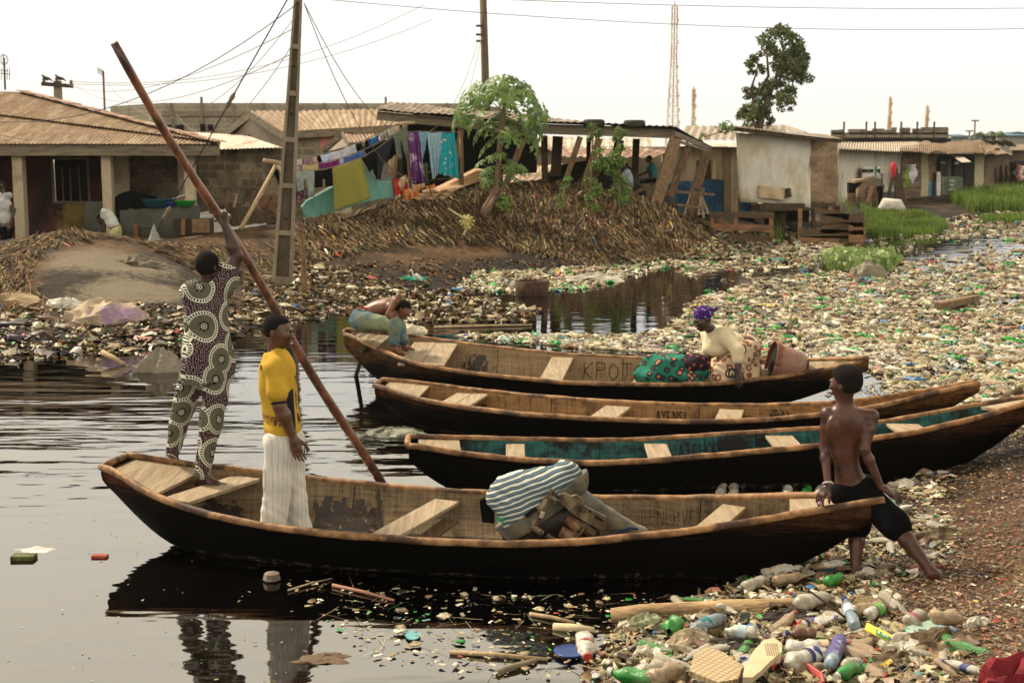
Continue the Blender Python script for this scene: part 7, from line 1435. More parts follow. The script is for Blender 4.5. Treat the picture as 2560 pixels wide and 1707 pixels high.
def woman():
    Y = 13.75; p = lambda u,v,dy=0: P(u,v,Y+dy); rt = person(G(1840,950,.1),'woman in a cream blouse and purple headscarf kneeling and leaning in the farthest canoe')
    s = 1.14; head = p(1757,799,-.12); neck = p(1776,822,-.05); chest = p(1796,850,.0); pel = p(1864,873,.08); sL,sR = p(1814,838,-.15),p(1772,834,.15); fw = Vector((-.62,-.25,-.55)); up = (neck-pel).normalized()
    pr = [ell(chest,(.17,.12,.17),fw,up,.06),ell(p(1832,862,.04),(.15,.12,.14),fw,up,.07),ell(pel,(.19,.16,.15),fw,up,.07),cone(sL,sR,.06,.06,.05),cone(neck,p(1762,812,-.1),.062,.06,.03)]
    hp,L_,Mx = head_prims(head,(-.72,-.62,-.30),(-.18,-.05,1),s); pr += hp; elL,wrL = p(1844,876,-.32),p(1846,928,-.40); elR,wrR = p(1772,872,.05),p(1770,904,-.1)
    pr += limb(sL,elL,wrL,.058,.047,.031)+hand_prims(wrL,p(1845,950,-.47)-wrL,Vector((0,.8,-.5)),1.08,.25,.12,1)+limb(sR,elR,wrR,.056,.046,.03)+hand_prims(wrR,Vector((-.35,-.1,-.9)),Vector((.5,.6,0)),1.08,.7,.06,1)
    kL,kR = p(1806,936,-.25),p(1790,925,.18); pr += limb(p(1866,885,-.05),kL,p(1880,935,-.1),.09,.065,.04)+limb(p(1866,885,.15),kR,p(1880,930,.2),.09,.065,.04); skinmesh('body',pr,.008,sk_dark,rt); eyes(rt,L_,Mx,s)
    wr = [('e',L_(0,-.022,.045),(.088*s,.105*s,.085*s),Mx,.02),('e',L_(-.03,-.115,.045),(.03*s,.04*s,.03*s),Mx,.03),('e',L_(-.055,-.15,.055),(.035*s,.03*s,.018*s),Mx,.02)]; Mt = np.array(Mx); c0 = L_(0,0,0)
    m = clothmat('scarf_purple',(.045,.012,.12),(.045,.012,.12),'flower',26,c3=(.5,.48,.55)); skinmesh('headscarf',wr,.008,m,rt,clip=lambda Pn: ((.012-((Pn-c0)@Mt)[...,2]/s-.25*np.clip(((Pn-c0)@Mt)[...,1]/s,-.1,.1))*s),disp=cloth_disp(4,.006,40))
    bl = [ell(chest,(.195,.145,.18),fw,up,.07),ell(p(1786,872,-.05),(.13,.11,.09),(0,1,0),(0,0,1),.08),ell(p(1790,868,.08),(.11,.10,.09),(0,1,0),(0,0,1),.08),ell(p(1830,860,.03),(.18,.14,.15),fw,up,.08),cone(sL,sR,.078,.078,.06),cone(sL,elL,.095,.072,.05),cone(elL,Vector(elL).lerp(wrL,.45),.07,.060,.03),cone(sR,elR,.085,.068,.05),cone(elR,Vector(elR).lerp(wrR,.3),.066,.058,.03)]
    cut = allc(lambda Pn: -sd_ell(Pn,V3(p(1768,836,-.17)),(.045,.10,.115),rotm((0,1,0),(-.25,0,1))),half(Vector(elL).lerp(wrL,.48),wrL-elL) if False else (lambda Pn: -9+0*Pn[...,0]),half(p(1848,870,0),(1,.1,-.35)))
    skinmesh('blouse',bl,.009,M('cream_jersey',(.66,.57,.38),(.58,.48,.3),scale=4,bmp=.1),rt,clip=lambda Pn: np.where(Pn[...,1] < Y-.2,allc(lambda q: -sd_ell(q,V3(p(1768,836,-.17)),(.045,.10,.115),rotm((0,1,0),(-.25,0,1))))(Pn),cut(Pn)),disp=cloth_disp(6,.004,15))
    sk = [ell(pel,(.19,.17,.15),fw,up,.10),ell(p(1838,900,0),(.2,.18,.2),(0,1,0),(0,0,1),.1),cone(p(1862,880,-.05),kL,.15,.12,.07),cone(p(1862,880,.15),kR,.14,.11,.07),cone(kL,p(1878,935,-.1),.11,.10,.07),cone(kR,p(1878,932,.2),.10,.10,.07),ell(p(1845,930,.02),(.26,.2,.14),(0,1,0),(0,0,1),.1)]
    m = clothmat('wrapper_print',(.52,.40,.26),(.2,.07,.05),'flower',11,c3=(.55,.44,.3)); skinmesh('wrapper_skirt',sk,.010,m,rt,disp=cloth_disp(8,.022,15))
    mb = MB(); q = L_(.082,-.006,-.036); mb.lathe([(0,-.006),(.006,0),(0,.006)],q,n=6); mb.build('earring',M('earring',(.7,.65,.5),rough=.2),rt)
woman()
def stern_boy():
    Y = 14.75; p = lambda u,v,dy=0: P(u,v,Y+dy); rt = person(P(900,830,14.8),'shirtless boy in faded jeans crouching over on the stern of the farthest canoe')
    s = .98; head = p(1008,774,-.1); neck = p(990,763,-.05); chest = p(962,767); pel = p(903,797); sN,sF = p(978,768,-.14),p(980,762,.14); fw = Vector((.5,0,-.86)); up = (neck-pel).normalized()
    pr = [ell(chest,(.145,.095,.15),fw,up,.06),ell(p(932,775),(.12,.09,.15),fw,up,.07),ell(pel,(.15,.12,.12),fw,up,.07),cone(sN,sF,.048,.048,.05),cone(neck,head,.055,.055,.02)]; hp,L_,Mx = head_prims(head,(.80,-.25,-.52),(.48,0,.85),s); pr += hp
    el,wr_ = p(997,741,-.20),p(968,786,-.28); pr += limb(sN,el,wr_,.044,.036,.026)+hand_prims(wr_,(.6,0,-.5),(0,1,0),.95,.6,.05,1); e2,w2 = p(1003,775,.2),p(985,792,.0); pr += limb(sF,e2,w2,.044,.036,.026)
    hN,kN,aN = p(905,800,-.1),p(985,811,-.25),p(985,872,-.2); kF,aF = p(997,815,-.02),p(1012,865,.0); pr += limb(hN,kN,aN,.075,.055,.034)+limb(p(905,803,.1),kF,aF,.075,.055,.034)+foot_prims(aN,(.95,-.1,.05),.95)+foot_prims(aF,(.95,-.1,0),.95)
    skinmesh('body',pr,.008,skin('skin_rust',(.20,.08,.04),(.11,.04,.02)),rt); hair_cap(rt,L_,Mx,s,.006,.035); eyes(rt,L_,Mx,s)
    jn = [ell(p(902,799),(.165,.14,.14),fw,up,.06),cone(hN,kN,.11,.085,.05),cone(kN,Vector(kN).lerp(aN,.68),.085,.068,.04),cone(p(905,806,.1),kF,.11,.085,.05),cone(kF,Vector(kF).lerp(aF,.7),.085,.066,.04)]
    skinmesh('jeans',jn,.009,M('faded_denim',(.11,.18,.21),(.04,.075,.10),scale=5,c3=(.22,.24,.13),bmp=.3),rt,clip=lambda Pn: np.minimum(half(p(918,779),(.75,0,.66))(Pn),.19-np.sqrt(((Pn-np.array(V3(p(950,765))))**2).sum(-1))),disp=cloth_disp(7,.008,19)); mb = MB(); mb.tube([p(888,797,-.16),p(897,785,-.15),p(900,783,-.14)],.008,5); mb.build('pocket_stitching',M('stitch_green',(.1,.5,.05)),rt)
    mb = MB(); mb.tube([p(893,771,-.09),p(903,769,-.1),p(918,772,-.09)],.014,5); mb.build('waistband',M('band_red',(.5,.08,.05)),rt)
stern_boy()
mb = MB(); a,b = P(912,868,14.6),G(886,952,-.1); mb.tube([a,b],.028,8); o = mb.build('steering_pole',M('pole_black',(.04,.025,.015)),smooth=True); tag(o,'short dark pole stuck in the water beside the stern of the farthest canoe','pole')
def small_person(label,Y,J,shirt,pants,hair=True,h=.016,fwd=(1,0,0)):
    p = {k: P(v[0],v[1],Y+(v[2] if len(v) > 2 else 0)) for k,v in J.items()}; b_ = p.get('aL',p['pel']); rt = person((b_.x,b_.y,b_.z),label); up = (p['neck']-p['pel']).normalized(); side_ = up.cross(Vector(fwd)).normalized()
    shA,shB = p['neck']-up*.05+side_*.16,p['neck']-up*.05-side_*.16; ch_ = p['neck'].lerp(p['pel'],.35); pr = [ell(ch_,(.16,.11,.17),fwd,up,.07),ell(p['pel'],(.15,.12,.13),fwd,up,.08),cone(shA,shB,.05,.05,.05),cone(p['neck'],p['head'],.055,.055,.03)]; hp,L_,Mx = head_prims(p['head'],p.get('look',0) or fwd,up if J.get('bent') else (0,0,1),1.0); pr += hp
    for sgn,sh_ in (('L',shA),('R',shB)):
        e = p.get('el'+sgn,sh_-Vector((0,0,.28))); w2 = p.get('wr'+sgn,e-Vector((0,0,.25))); pr += limb(sh_,e,w2,.05,.04,.028)+hand_prims(w2,w2-e,(0,1,0),1.0,.5,.05,1)
        k_ = p.get('k'+sgn,p['pel']-Vector((0,0,.42))); a_ = p.get('a'+sgn,k_-Vector((0,0,.42))); o_ = side_*(.09 if sgn == 'L' else -.09); pr += limb(p['pel']+o_-up*.05,k_+o_,a_+o_,.085,.06,.038)+foot_prims(a_+o_,fwd,.95)
    skinmesh('body',pr,h*.8,sk_far,rt)
    if hair: hair_cap(rt,L_,Mx,1.0,.008,.03,h=.012)
    else: skinmesh('head_tie',[('e',L_(0,-.01,.06),(.1,.11,.08),Mx,.02)],h,M('tie_pale',(.4,.36,.32)),rt)
    tu = [ell(ch_,(.19,.14,.2),fwd,up,.08),ell(p['neck'].lerp(p['pel'],.75),(.17,.14,.18),fwd,up,.08),cone(shA,shB,.07,.07,.05)]
    for sgn,sh_ in (('L',shA),('R',shB)): e = p.get('el'+sgn,sh_-Vector((0,0,.28))); tu.append(cone(sh_,sh_.lerp(e,.6),.075,.075,.04))
    skinmesh('shirt',tu,h,shirt,rt,disp=cloth_disp(3,.006,14)); trs = [ell(p['pel'],(.17,.14,.14),fwd,up,.05)]
    for sgn in 'LR': k_ = p.get('k'+sgn,p['pel']-Vector((0,0,.42))); a_ = p.get('a'+sgn,k_-Vector((0,0,.42))); o_ = side_*(.09 if sgn == 'L' else -.09); trs += [cone(p['pel']+o_-up*.05,k_+o_,.11,.085,.04),cone(k_+o_,a_+o_,.085,.065,.04)]
    skinmesh('trousers',trs,h,pants,rt,clip=half(p['pel'],up),disp=cloth_disp(4,.005,14)); return rt
sm_w = M('tee_white',(.58,.57,.53),(.45,.44,.4),scale=4)
small_person('man in a grey white t-shirt and black trousers cut off at the left edge',30,dict(head=(3,464),neck=(9,484),pel=(16,566),elR=(36,525,-.1),wrR=(24,562,-.3),elL=(-15,530),kL=(8,600),aL=(6,636),kR=(20,602),aR=(22,638)),M('tee_print',(.48,.48,.46),(.40,.40,.39),scale=5,c3=(.3,.3,.34)),black,fwd=(-.3,-.9,0))
small_person('person bending down in a white t-shirt and pale yellow trousers by the veranda',30.4,dict(head=(252,548),neck=(262,524),pel=(288,570),elL=(258,548),wrL=(256,574),elR=(262,552),wrR=(262,578),kL=(282,600),aL=(280,630),kR=(292,600),aR=(292,632),bent=(0,0)),M('tee_white2',(.62,.62,.56),(.5,.5,.45)),M('pale_yellow',(.56,.52,.25),(.42,.38,.18)),fwd=(-.75,-.1,-.66))
small_person('seated man in a pale blue checked shirt on the bench in the shed',38,dict(head=(1561,414),neck=(1566,428),pel=(1573,460),elR=(1560,446,-.2),wrR=(1542,448,-.2),elL=(1560,446),wrL=(1542,446),kR=(1530,466),aR=(1528,492),kL=(1534,464),aL=(1534,490)),clothmat('shirt_pale_blue',(.38,.42,.48),(.26,.3,.38),'check',22),M('trouser_tan',(.2,.17,.12)),fwd=(-1,-.1,0))
small_person('seated man in a teal shirt deeper in the shed',40.5,dict(head=(1622,398),neck=(1628,411),pel=(1634,446),elR=(1618,430),wrR=(1604,436),kR=(1596,452),aR=(1594,480),kL=(1598,452),aL=(1596,480)),M('teal_shirt',(.015,.17,.2),(.01,.1,.12)),black,fwd=(-1,0,0))
small_person('person in dark patterned clothes standing before the white shack',59.5,dict(head=(2197,425),neck=(2199,434),pel=(2200,466),aL=(2198,508),aR=(2202,509),kL=(2199,486),kR=(2203,486),wrR=(2205,462)),clothmat('dress_far',(.16,.18,.2),(.1,.12,.13),c3=(.4,.3,.25)),black,hair=False,h=.02,fwd=(-.8,-.5,0))
# egret
def egret():
    q = lambda u,v: P(u,v,25.2); c = q(1044,690); g_ = gz(c.x,c.y); rt = empty('egret',(c.x,c.y,g_),'white egret standing by the green rubbish at the foot of the bank','bird'); mb = MB()
    b_ = [q(1022,679),q(1027,676),q(1030,677),q(1031,682),q(1033,688),q(1040,689),q(1047,694),q(1056,702)]; mb.tube(b_,[.004,.018,.024,.016,.022,.055,.05,.008],10); mb.build('body',M('feather_white',(.68,.66,.6),bmp=0),rt,smooth=True)
    mb = MB(); mb.tube([q(1023,679.5),q(1016,679)],[.008,.003],5); mb.build('beak',M('beak_yellow',(.5,.35,.08)),rt)
    for dx in (0,4): mb = MB(); a = q(1041+dx,693); mb.tube([a,(a.x,a.y,g_-.02)],.006,4); mb.build('leg',black,rt)
egret()
# ------------------------------------------------------------------ outboard motor
Ym = 8.12; mp_ = lambda x,y,dy=0: P(1120+.2466*x,1100+.2466*y,Ym+dy)
mo = empty('outboard_motor',mp_(1000,1000,.0),'outboard motor lying in the foreground canoe under a blue and white striped cover','motor')
nx_ = Vector((.54,-.05,-.84)).normalized(); tx_ = Vector((.84,.05,.54)).normalized(); c0 = mp_(915,575); bx_ = nx_.cross(tx_)
m,t,b = newmat('striped_cover'); tc = t.nodes.new('ShaderNodeTexCoord'); d_ = t.nodes.new('ShaderNodeVectorMath'); d_.operation = 'DOT_PRODUCT'; t.links.new(tc.outputs['Object'],d_.inputs[0]); d_.inputs[1].default_value = V3(nx_*.95+tx_*-.22)
nn = noise(t,tc.outputs['Object'],6,2); a_ = t.nodes.new('ShaderNodeMath'); a_.operation = 'MULTIPLY_ADD'; t.links.new(nn.outputs[0],a_.inputs[0]); a_.inputs[1].default_value = .03; t.links.new(d_.outputs['Value'],a_.inputs[2])
f_ = t.nodes.new('ShaderNodeMath'); f_.operation = 'MULTIPLY'; t.links.new(a_.outputs[0],f_.inputs[0]); f_.inputs[1].default_value = 31; g_ = t.nodes.new('ShaderNodeMath'); g_.operation = 'FRACT'; t.links.new(f_.outputs[0],g_.inputs[0])
r_ = ramp(t,g_.outputs[0],[(0,(.46,.48,.43)),(.20,(.012,.02,.02)),(.36,(.07,.15,.21)),(.60,(.012,.018,.02)),(.80,(.46,.48,.43))],'CONSTANT'); t.links.new(r_.outputs[0],b.inputs['Base Color']); b.inputs['Roughness'].default_value = .8; cover_m = m
grey_c = M('cowl_grey',(.13,.125,.10),(.05,.05,.04),scale=7,rough=.5,bmp=.3,c3=(.17,.145,.09)); metal_d = M('dirty_metal',(.22,.18,.11),(.03,.024,.016),scale=14,rough=.45,metal=.35,bmp=.5,c3=(.09,.055,.03)); rustm = M('rust_metal',(.15,.065,.03),(.03,.015,.01),scale=22,rough=.6,c3=(.22,.15,.08))
cv = [cone(c0-tx_*.16,c0+tx_*.24-nx_*.02,.195,.10,.05),cone(c0-tx_*.16-nx_*.09,c0+tx_*.08-nx_*.08,.175,.10,.05)]
skinmesh('striped_cover',cv,.009,cover_m,mo,clip=allc(half(c0+nx_*.02,nx_),half(c0-tx_*.285+nx_*0,-tx_+nx_*.15)),disp=cloth_disp(2,.011,16))
cg = [cone(c0-tx_*.16,c0+tx_*.27,.20,.11,.04),cone(c0-tx_*.15+nx_*.09,c0+tx_*.24+nx_*.06,.18,.10,.04)]; skinmesh('lower_cowling',cg,.008,grey_c,mo,clip=allc(half(c0+nx_*.016,-nx_),half(c0+nx_*.135,nx_)))
mb = MB(); mb.box(mp_(795,625,-.155),(.075,.01,.05),rot=Matrix(rotm(tx_,(0,0,1))).transposed() if False else None);
q = [mp_(765,765,-.2),mp_(880,672,-.19),mp_(908,700,-.195),mp_(815,788,-.205)]; mb = MB(); mb.quad(*q); mb.build('side_slot',black_in,mo,thick=.006)
mb = MB(); mb.add([mp_(x,y,-.04) for x,y in ((320,610),(380,580),(470,700),(470,835),(345,820))],[(0,1,2,3,4)]); mb.build('black_flap',black,mo,thick=.05)
lg = [cone(mp_(1320,600,.02),mp_(1620,800,.0),.085,.07,.03),cone(mp_(1620,800),mp_(1950,960,0),.072,.055,.03),cone(mp_(1950,960),mp_(2080,1000,.05),.055,.03,.03)]; skinmesh('shaft',lg,.009,grey_c,mo)
dk = [ell(mp_(850,900,.02),(.15,.1,.12),k=.05),cone(mp_(700,930,.0),mp_(1400,980,.02),.11,.10,.05),cone(mp_(830,860,-.02),mp_(1250,760,-.02),.12,.10,.05)]; skinmesh('engine_block',dk,.012,M('engine_black',(.02,.018,.014),(.008,.007,.006),scale=12,rough=.5),mo)
def mbar(name,pts_,w_,mt=metal_d,dy=-.16,n=6):
    mb = MB(); mb.tube([mp_(x,y,dy) for x,y in pts_],w_,n); mb.build(name,mt,mo,bevel=0)
mb = MB(); q = [(1250,560),(1310,545),(1370,600),(1380,660),(1600,770),(1620,880),(1580,920),(1500,880),(1280,760),(1150,640),(1100,550),(1190,530)]; mb.add([mp_(x,y,-.17) for x,y in q],[tuple(range(len(q)))]); mb.build('clamp_bracket',metal_d,mo,thick=.035,bevel=.004)
for x,y in ((1262,568),(1288,580),(1312,592),(1334,605)): mbar('bolt_hole',[(x,y),(x+1,y+1)],.006,black_in,-.192,8)
mbar('bracket_slot',[(1490,770),(1570,815)],.009,black_in,-.19); mbar('bracket_slot',[(1430,715),(1450,728)],.007,black_in,-.19)
mbar('clamp_arm',[(1060,500),(1010,600),(950,700),(880,830),(830,900),(815,940)],[.022,.03,.032,.03,.022,.014],dy=-.17); mbar('clamp_arm',[(1000,560),(1060,590),(1130,630)],[.018,.025,.018],dy=-.19); mbar('clamp_arm',[(840,880),(900,900),(960,945)],[.016,.024,.022],dy=-.19)
mbar('clamp_eye',[(1118,625),(1122,628)],.010,black_in,-.212,8); mbar('clamp_eye',[(940,935),(944,938)],.010,black_in,-.214,8); mbar('plate',[(935,720),(955,735),(935,780)],.02,M('plate_pale',(.5,.45,.33)),-.19,4)
mbar('tilt_cylinder',[(1190,790),(1290,860),(1330,880)],[.035,.042,.04],rustm,-.12,12); mbar('tilt_cylinder',[(1140,920),(1230,970),(1330,1010)],[.04,.042,.038],rustm,-.14,12); mbar('tilt_rod',[(1330,860),(1480,960)],.035,metal_d,-.12,10); mbar('tilt_rod',[(1290,1000),(1400,880)],.012,metal_d,-.18); mbar('cross_link',[(1000,960),(1120,1030)],.02,metal_d,-.13)
mbar('bolt',[(1340,950),(1342,952)],.018,metal_d,-.2,10); mbar('bolt',[(1392,882),(1394,884)],.014,metal_d,-.2,10); mbar('cable_tie',[(1680,990),(1720,940),(1830,885),(1925,900)],.009,M('blue_cord',(.02,.03,.08)),-.09); mbar('cable_tie',[(1690,1000),(1760,945),(1850,900)],.007,M('blue_cord',(.02,.03,.08)),-.1)
mbar('green_cord',[(490,780),(560,800),(500,810),(565,830),(540,850)],.007,M('green_cord',(.02,.3,.15)),-.22)
# ------------------------------------------------------------------ basket, bundle and rope in the farthest canoe
Yb = 13.7; wb_ = lambda x,y,dy=0: P(1600+.1701*x,730+.1701*y,Yb+dy)
bk = empty('woven_basket',wb_(2050,1200),'reddish woven basket tipped on its side behind the kneeling woman','basket'); ax_ = (wb_(1950,1000)-wb_(2300,1160)).normalized(); mc = wb_(1930,1030); bc = wb_(2270,1110)
mb = MB(); mb.lathe([(.23,0),(.235,.01),(.19,.30),(.17,.36),(0,.36)],mc+Vector((0,.02,0)),(bc-mc).normalized()+Vector((0,0,-.0)),n=30)
def weave():
    m,t,b = newmat('wicker'); tc = t.nodes.new('ShaderNodeTexCoord'); ck = t.nodes.new('ShaderNodeTexBrick'); mp = nmap(t,'Object',(1,1,1),(0,.45,0)); sx = t.nodes.new('ShaderNodeSeparateXYZ'); t.links.new(mp.outputs[0],sx.inputs[0]); cb = t.nodes.new('ShaderNodeCombineXYZ'); t.links.new(sx.outputs[0],cb.inputs[1]); t.links.new(sx.outputs[2],cb.inputs[0]); t.links.new(cb.outputs[0],ck.inputs[0])
    ck.inputs['Scale'].default_value = 1; ck.inputs['Brick Width'].default_value = .035; ck.inputs['Row Height'].default_value = .016; ck.inputs['Mortar Size'].default_value = .003; ck.inputs['Color1'].default_value = (.34,.15,.10,1); ck.inputs['Color2'].default_value = (.45,.25,.17,1); ck.inputs['Mortar'].default_value = (.04,.015,.01,1)
    t.links.new(ck.outputs[0],b.inputs['Base Color']); bump(t,b,ck.outputs['Fac'],-.8,.01); return m
wk = weave(); mb.build('wicker_side',wk,bk,smooth=True); mb = MB(); axb = (bc-mc).normalized(); x,y,n_ = frame(axb,0)
for k in range(5): mb.tube([mc+Vector((0,.02,0))+axb*(.012*k)+x*(.238*math.cos(a))+y*(.238*math.sin(a)) for a in np.linspace(0,6.28,28)],.008,5)
mb.build('rim',M('wicker_rim',(.30,.13,.08),(.1,.04,.03),scale=20),bk,smooth=True); mb = MB(); mb.lathe([(0,.03),(.2,.03)],mc+Vector((0,.02,0)),axb,24); mb.build('inside',black_in,bk)
green_pr = clothmat('bundle_print',(.02,.16,.11),(.03,.03,.03),'flower',11,c3=(.48,.2,.10)); c_ = wb_(350,1200,-.05)
bd = [ell(wb_(300,1190,-.05),(.28,.22,.19),(0,1,0),(0,0,1),.1),ell(wb_(650,1210,-.05),(.26,.22,.17),(0,1,0),(0,0,1),.1),ell(wb_(520,1110,0),(.22,.18,.12),(0,1,0),(0,0,1),.12)]
rt = empty('cloth_bundle',c_,'large green and orange printed cloth bundle in the canoe before the woman','bundle'); skinmesh('cloth',bd,.012,green_pr,rt,disp=cloth_disp(5,.03,14))
rt = empty('cloth_bundle',wb_(820,1050),'smaller dark red printed bundle tied on top of the green bundle','bundle'); skinmesh('cloth',[ell(wb_(800,1050,-.1),(.16,.14,.11),(0,1,0),(0,0,1),.05),ell(wb_(880,1000,-.1),(.09,.08,.06),(0,1,0),(0,0,1),.05)],.012,clothmat('bundle_red',(.02,.015,.02),(.03,.02,.03),'flower',14,c3=(.45,.08,.06)),rt,disp=cloth_disp(6,.012,18))
mb = MB(); mb.tube([wb_(1300+60*math.cos(a)+40*(a/6),1190+60*math.sin(a),-.45) for a in np.linspace(0,12,40)],.010,5); o = mb.build('rope_coil',M('rope_dark',(.03,.03,.035))); tag(o,'dark coil of rope beside the woman hand in the canoe','rope')
# ------------------------------------------------------------------ scattering
def zfast(x,y):
    i = np.clip(np.searchsorted(gx,x)-1,0,nx-2); j = np.clip(np.searchsorted(gy,y)-1,0,ny-2); fx = (x-gx[i])/(gx[i+1]-gx[i]); fy = (y-gy[j])/(gy[j+1]-gy[j]); return (ZZ[j,i]*(1-fx)+ZZ[j,i+1]*fx)*(1-fy)+(ZZ[j+1,i]*(1-fx)+ZZ[j+1,i+1]*fx)*fy
def hit(uv):
    """where the rays meet land or water"""
    dx = (uv[:,0]-1280)/FPX; dy = (853.5-uv[:,1])/FPX; ry = _cp+dy*_sp; rz = -_sp+dy*_cp; k = np.full(len(uv),4.0); done = np.zeros(len(uv),bool)
    for _ in range(700):
        z = H+rz*k; g = np.maximum(zfast(dx*k,ry*k),0); gap = z-g; done |= gap < .012; k = np.where(done,k,k+np.clip(gap*.9,.015,2.0))
        if done.all(): break
    k = np.minimum(k,160); return np.stack([dx*k,ry*k,np.maximum(zfast(dx*k,ry*k),0)],1)
dsp = lambda poly: [(u*D,v*D) for u,v in poly]
def inpoly(uv,poly):
    ins = np.zeros(len(uv),bool); j = len(poly)-1; u,v = uv[:,0],uv[:,1]
    for i in range(len(poly)):
        (xi,yi),(xj,yj) = poly[i],poly[j]; ins ^= ((yi > v) != (yj > v)) & (u < (xj-xi)*(v-yi)/((yj-yi) or 1e-9)+xi); j = i
    return ins
def lath(prof,n):
    v = [(r_*math.cos(2*math.pi*j/n),x,r_*math.sin(2*math.pi*j/n)) for x,r_ in prof for j in range(n)]; k = len(prof); return np.array(v),np.array([(i*n+j,i*n+(j+1) % n,(i+1)*n+(j+1) % n,(i+1)*n+j) for i in range(k-1) for j in range(n)])
BPROF = [(-.5,.0),(-.495,.11),(-.42,.145),(-.2,.14),(-.12,.125),(.0,.145),(.2,.14),(.34,.06),(.42,.045),(.425,.06),(.5,.06),(.5,.0)]
T_bottle = lath(BPROF,8); T_chip = (np.array([(-.5,-.3,0),(0,-.36,.1),(.5,-.25,0),(-.45,.3,.02),(.05,.28,.12),(.5,.33,-.02)],float),np.array([(0,1,4,3),(1,2,5,4)]))
_u,_f = lath([(-.5,.02),(-.35,.33),(0,.45),(.3,.36),(.5,.02)],7); T_bag = (_u*np.array([1,1,.45]),_f); T_strip = (np.array([(s*.07*w_,y,.04*math.sin(y*7)) for y,w_ in ((-.5,.7),(-.17,1),(.17,1),(.5,.5)) for s in (-1,1)],float),np.array([(0,1,3,2),(2,3,5,4),(4,5,7,6)])); T_cap = lath([(-.15,0),(-.15,.5),(.15,.5),(.15,0)],7)
def attrmat(name,rough,spec=.4,bmp=.3):
    m,t,b = newmat(name); a = t.nodes.new('ShaderNodeAttribute'); a.attribute_name = 'Col'; tc = t.nodes.new('ShaderNodeTexCoord'); n = noise(t,tc.outputs['Object'],28,5,.75); r_ = ramp(t,n.outputs[0],[(.32,(.30,.26,.2)),(.55,(1,1,1))]); t.links.new(mixc(t,1.0,a.outputs['Color'],r_.outputs[0],'MULTIPLY'),b.inputs['Base Color']); b.inputs['Roughness'].default_value = rough; b.inputs['Specular IOR Level'].default_value = spec; bump(t,b,n.outputs[0],bmp,.01); return m
plas = attrmat('litter',.45); ragm = attrmat('rag_layers',.9,.1)
def scatter(name,label,cat,items,mat=plas,kind='stuff'):
    """items: (template, positions, sizes (n,3), yaw, tilt, jitter, colours)"""
    Vs,Fs,Cs,b0 = [],[],[],0
    for (tv,tf),pos,size,yaw,tilt,jit,col in items:
        n = len(pos); v = tv[None]*size[:,None,:]+rng.normal(0,1,(n,len(tv),3))*jit*size[:,None,:].min(2,keepdims=True); ct,st = np.cos(tilt)[:,None],np.sin(tilt)[:,None]; y = v[...,1]*ct-v[...,2]*st; z = v[...,1]*st+v[...,2]*ct; x = v[...,0]; cy,sy = np.cos(yaw)[:,None],np.sin(yaw)[:,None]
        Vs.append((np.stack([x*cy-y*sy,x*sy+y*cy,z],-1)+pos[:,None,:]).reshape(-1,3)); Fs.append((tf[None]+(np.arange(n)*len(tv))[:,None,None]+b0).reshape(-1,4)); Cs.append(np.repeat(col,len(tv),0)); b0 += n*len(tv)
    V,F,Cc = np.concatenate(Vs),np.concatenate(Fs),np.concatenate(Cs); o = mesh_obj(name,V,F,mat); at_ = o.data.attributes.new('Col','FLOAT_COLOR','POINT'); at_.data.foreach_set('color',np.concatenate([Cc,np.ones((len(Cc),1))],1).astype(np.float32).ravel()); tag(o,label,cat,kind=kind); return o
PAL = np.array([(.36,.29,.16),(.46,.40,.25),(.26,.19,.10),(.18,.11,.055),(.05,.035,.02),(.64,.60,.47),(.24,.20,.13),(.02,.30,.04),(.05,.16,.34),(.45,.05,.04),(.5,.35,.06),(.42,.2,.13),(.12,.3,.28)]);
def pal(n,w_): w_ = np.array(w_,float); c = PAL[rng.choice(len(PAL),n,p=w_/w_.sum())]; return np.clip(c*(.7+.6*rng.random((n,1)))+rng.normal(0,.01,(n,3)),.004,.8)
W1 = [20,17,16,14,13,11,10,1.8,1,.8,.6,1,1]; WB = [22,24,14,5,2,16,10,7,1.5,1,.5,1,1]; WR = [2,.4,9,30,36,.2,4,.0,.1,.2,.1,.5,0]
def mk(uv,tmpl,smin_,smax_,asp,weights,jit=.1,tilt=.15,sink=.0,flat=None,grow=0):
    p = hit(uv); n = len(p); s = smin_+(smax_-smin_)*rng.random(n)**1.8; s = s*(1+grow*np.clip((p[:,1]-20)/30,0,2)); sz = np.stack([s*asp[0],s*asp[1],s*asp[2]],1)*(.75+.5*rng.random((n,3))); p[:,2] += sink+rng.random(n)*.02; return (tmpl,p,sz,rng.uniform(0,6.28,n),rng.normal(0,tilt,n),jit,pal(n,weights))
main = dsp([(1545,606),(1640,578),(1990,549),(2180,505),(2360,476),(2560,475),(2560,930),(2260,925),(2060,905),(2000,850),(1860,822),(1600,815),(1330,800),(1040,770),(1200,764),(1420,772),(1550,752),(1585,700),(1640,655),(1560,628)])
gap1 = dsp([(1985,553),(2270,545),(2352,560),(2352,572),(2200,590),(2060,604),(1950,592)]); gap2 = dsp([(1600,630),(1960,603),(1955,618),(1760,640),(1640,675),(1590,690)]); gap3 = dsp([(2010,860),(2200,835),(2230,850),(2110,900),(2040,905)])
def thin(uv):
    keep = np.ones(len(uv),bool)
    for g_,k in ((gap1,.13),(gap2,.10),(gap3,.35)): m_ = inpoly(uv,g_); keep &= ~m_ | (rng.random(len(uv)) < k)
    keep &= (fbm(uv[:,0]/90,uv[:,1]/22,4,3)+.5 > .36) | (rng.random(len(uv)) < .35); return uv[keep]
strip = dsp([(1040,668),(1090,625),(1250,618),(1400,606),(1640,565),(1650,592),(1420,640),(1375,660),(1260,672)]); bankc = dsp([(560,650),(640,600),(800,612),(900,650),(1060,668),(1250,715),(1200,738),(950,740),(780,722),(640,748),(560,745)])
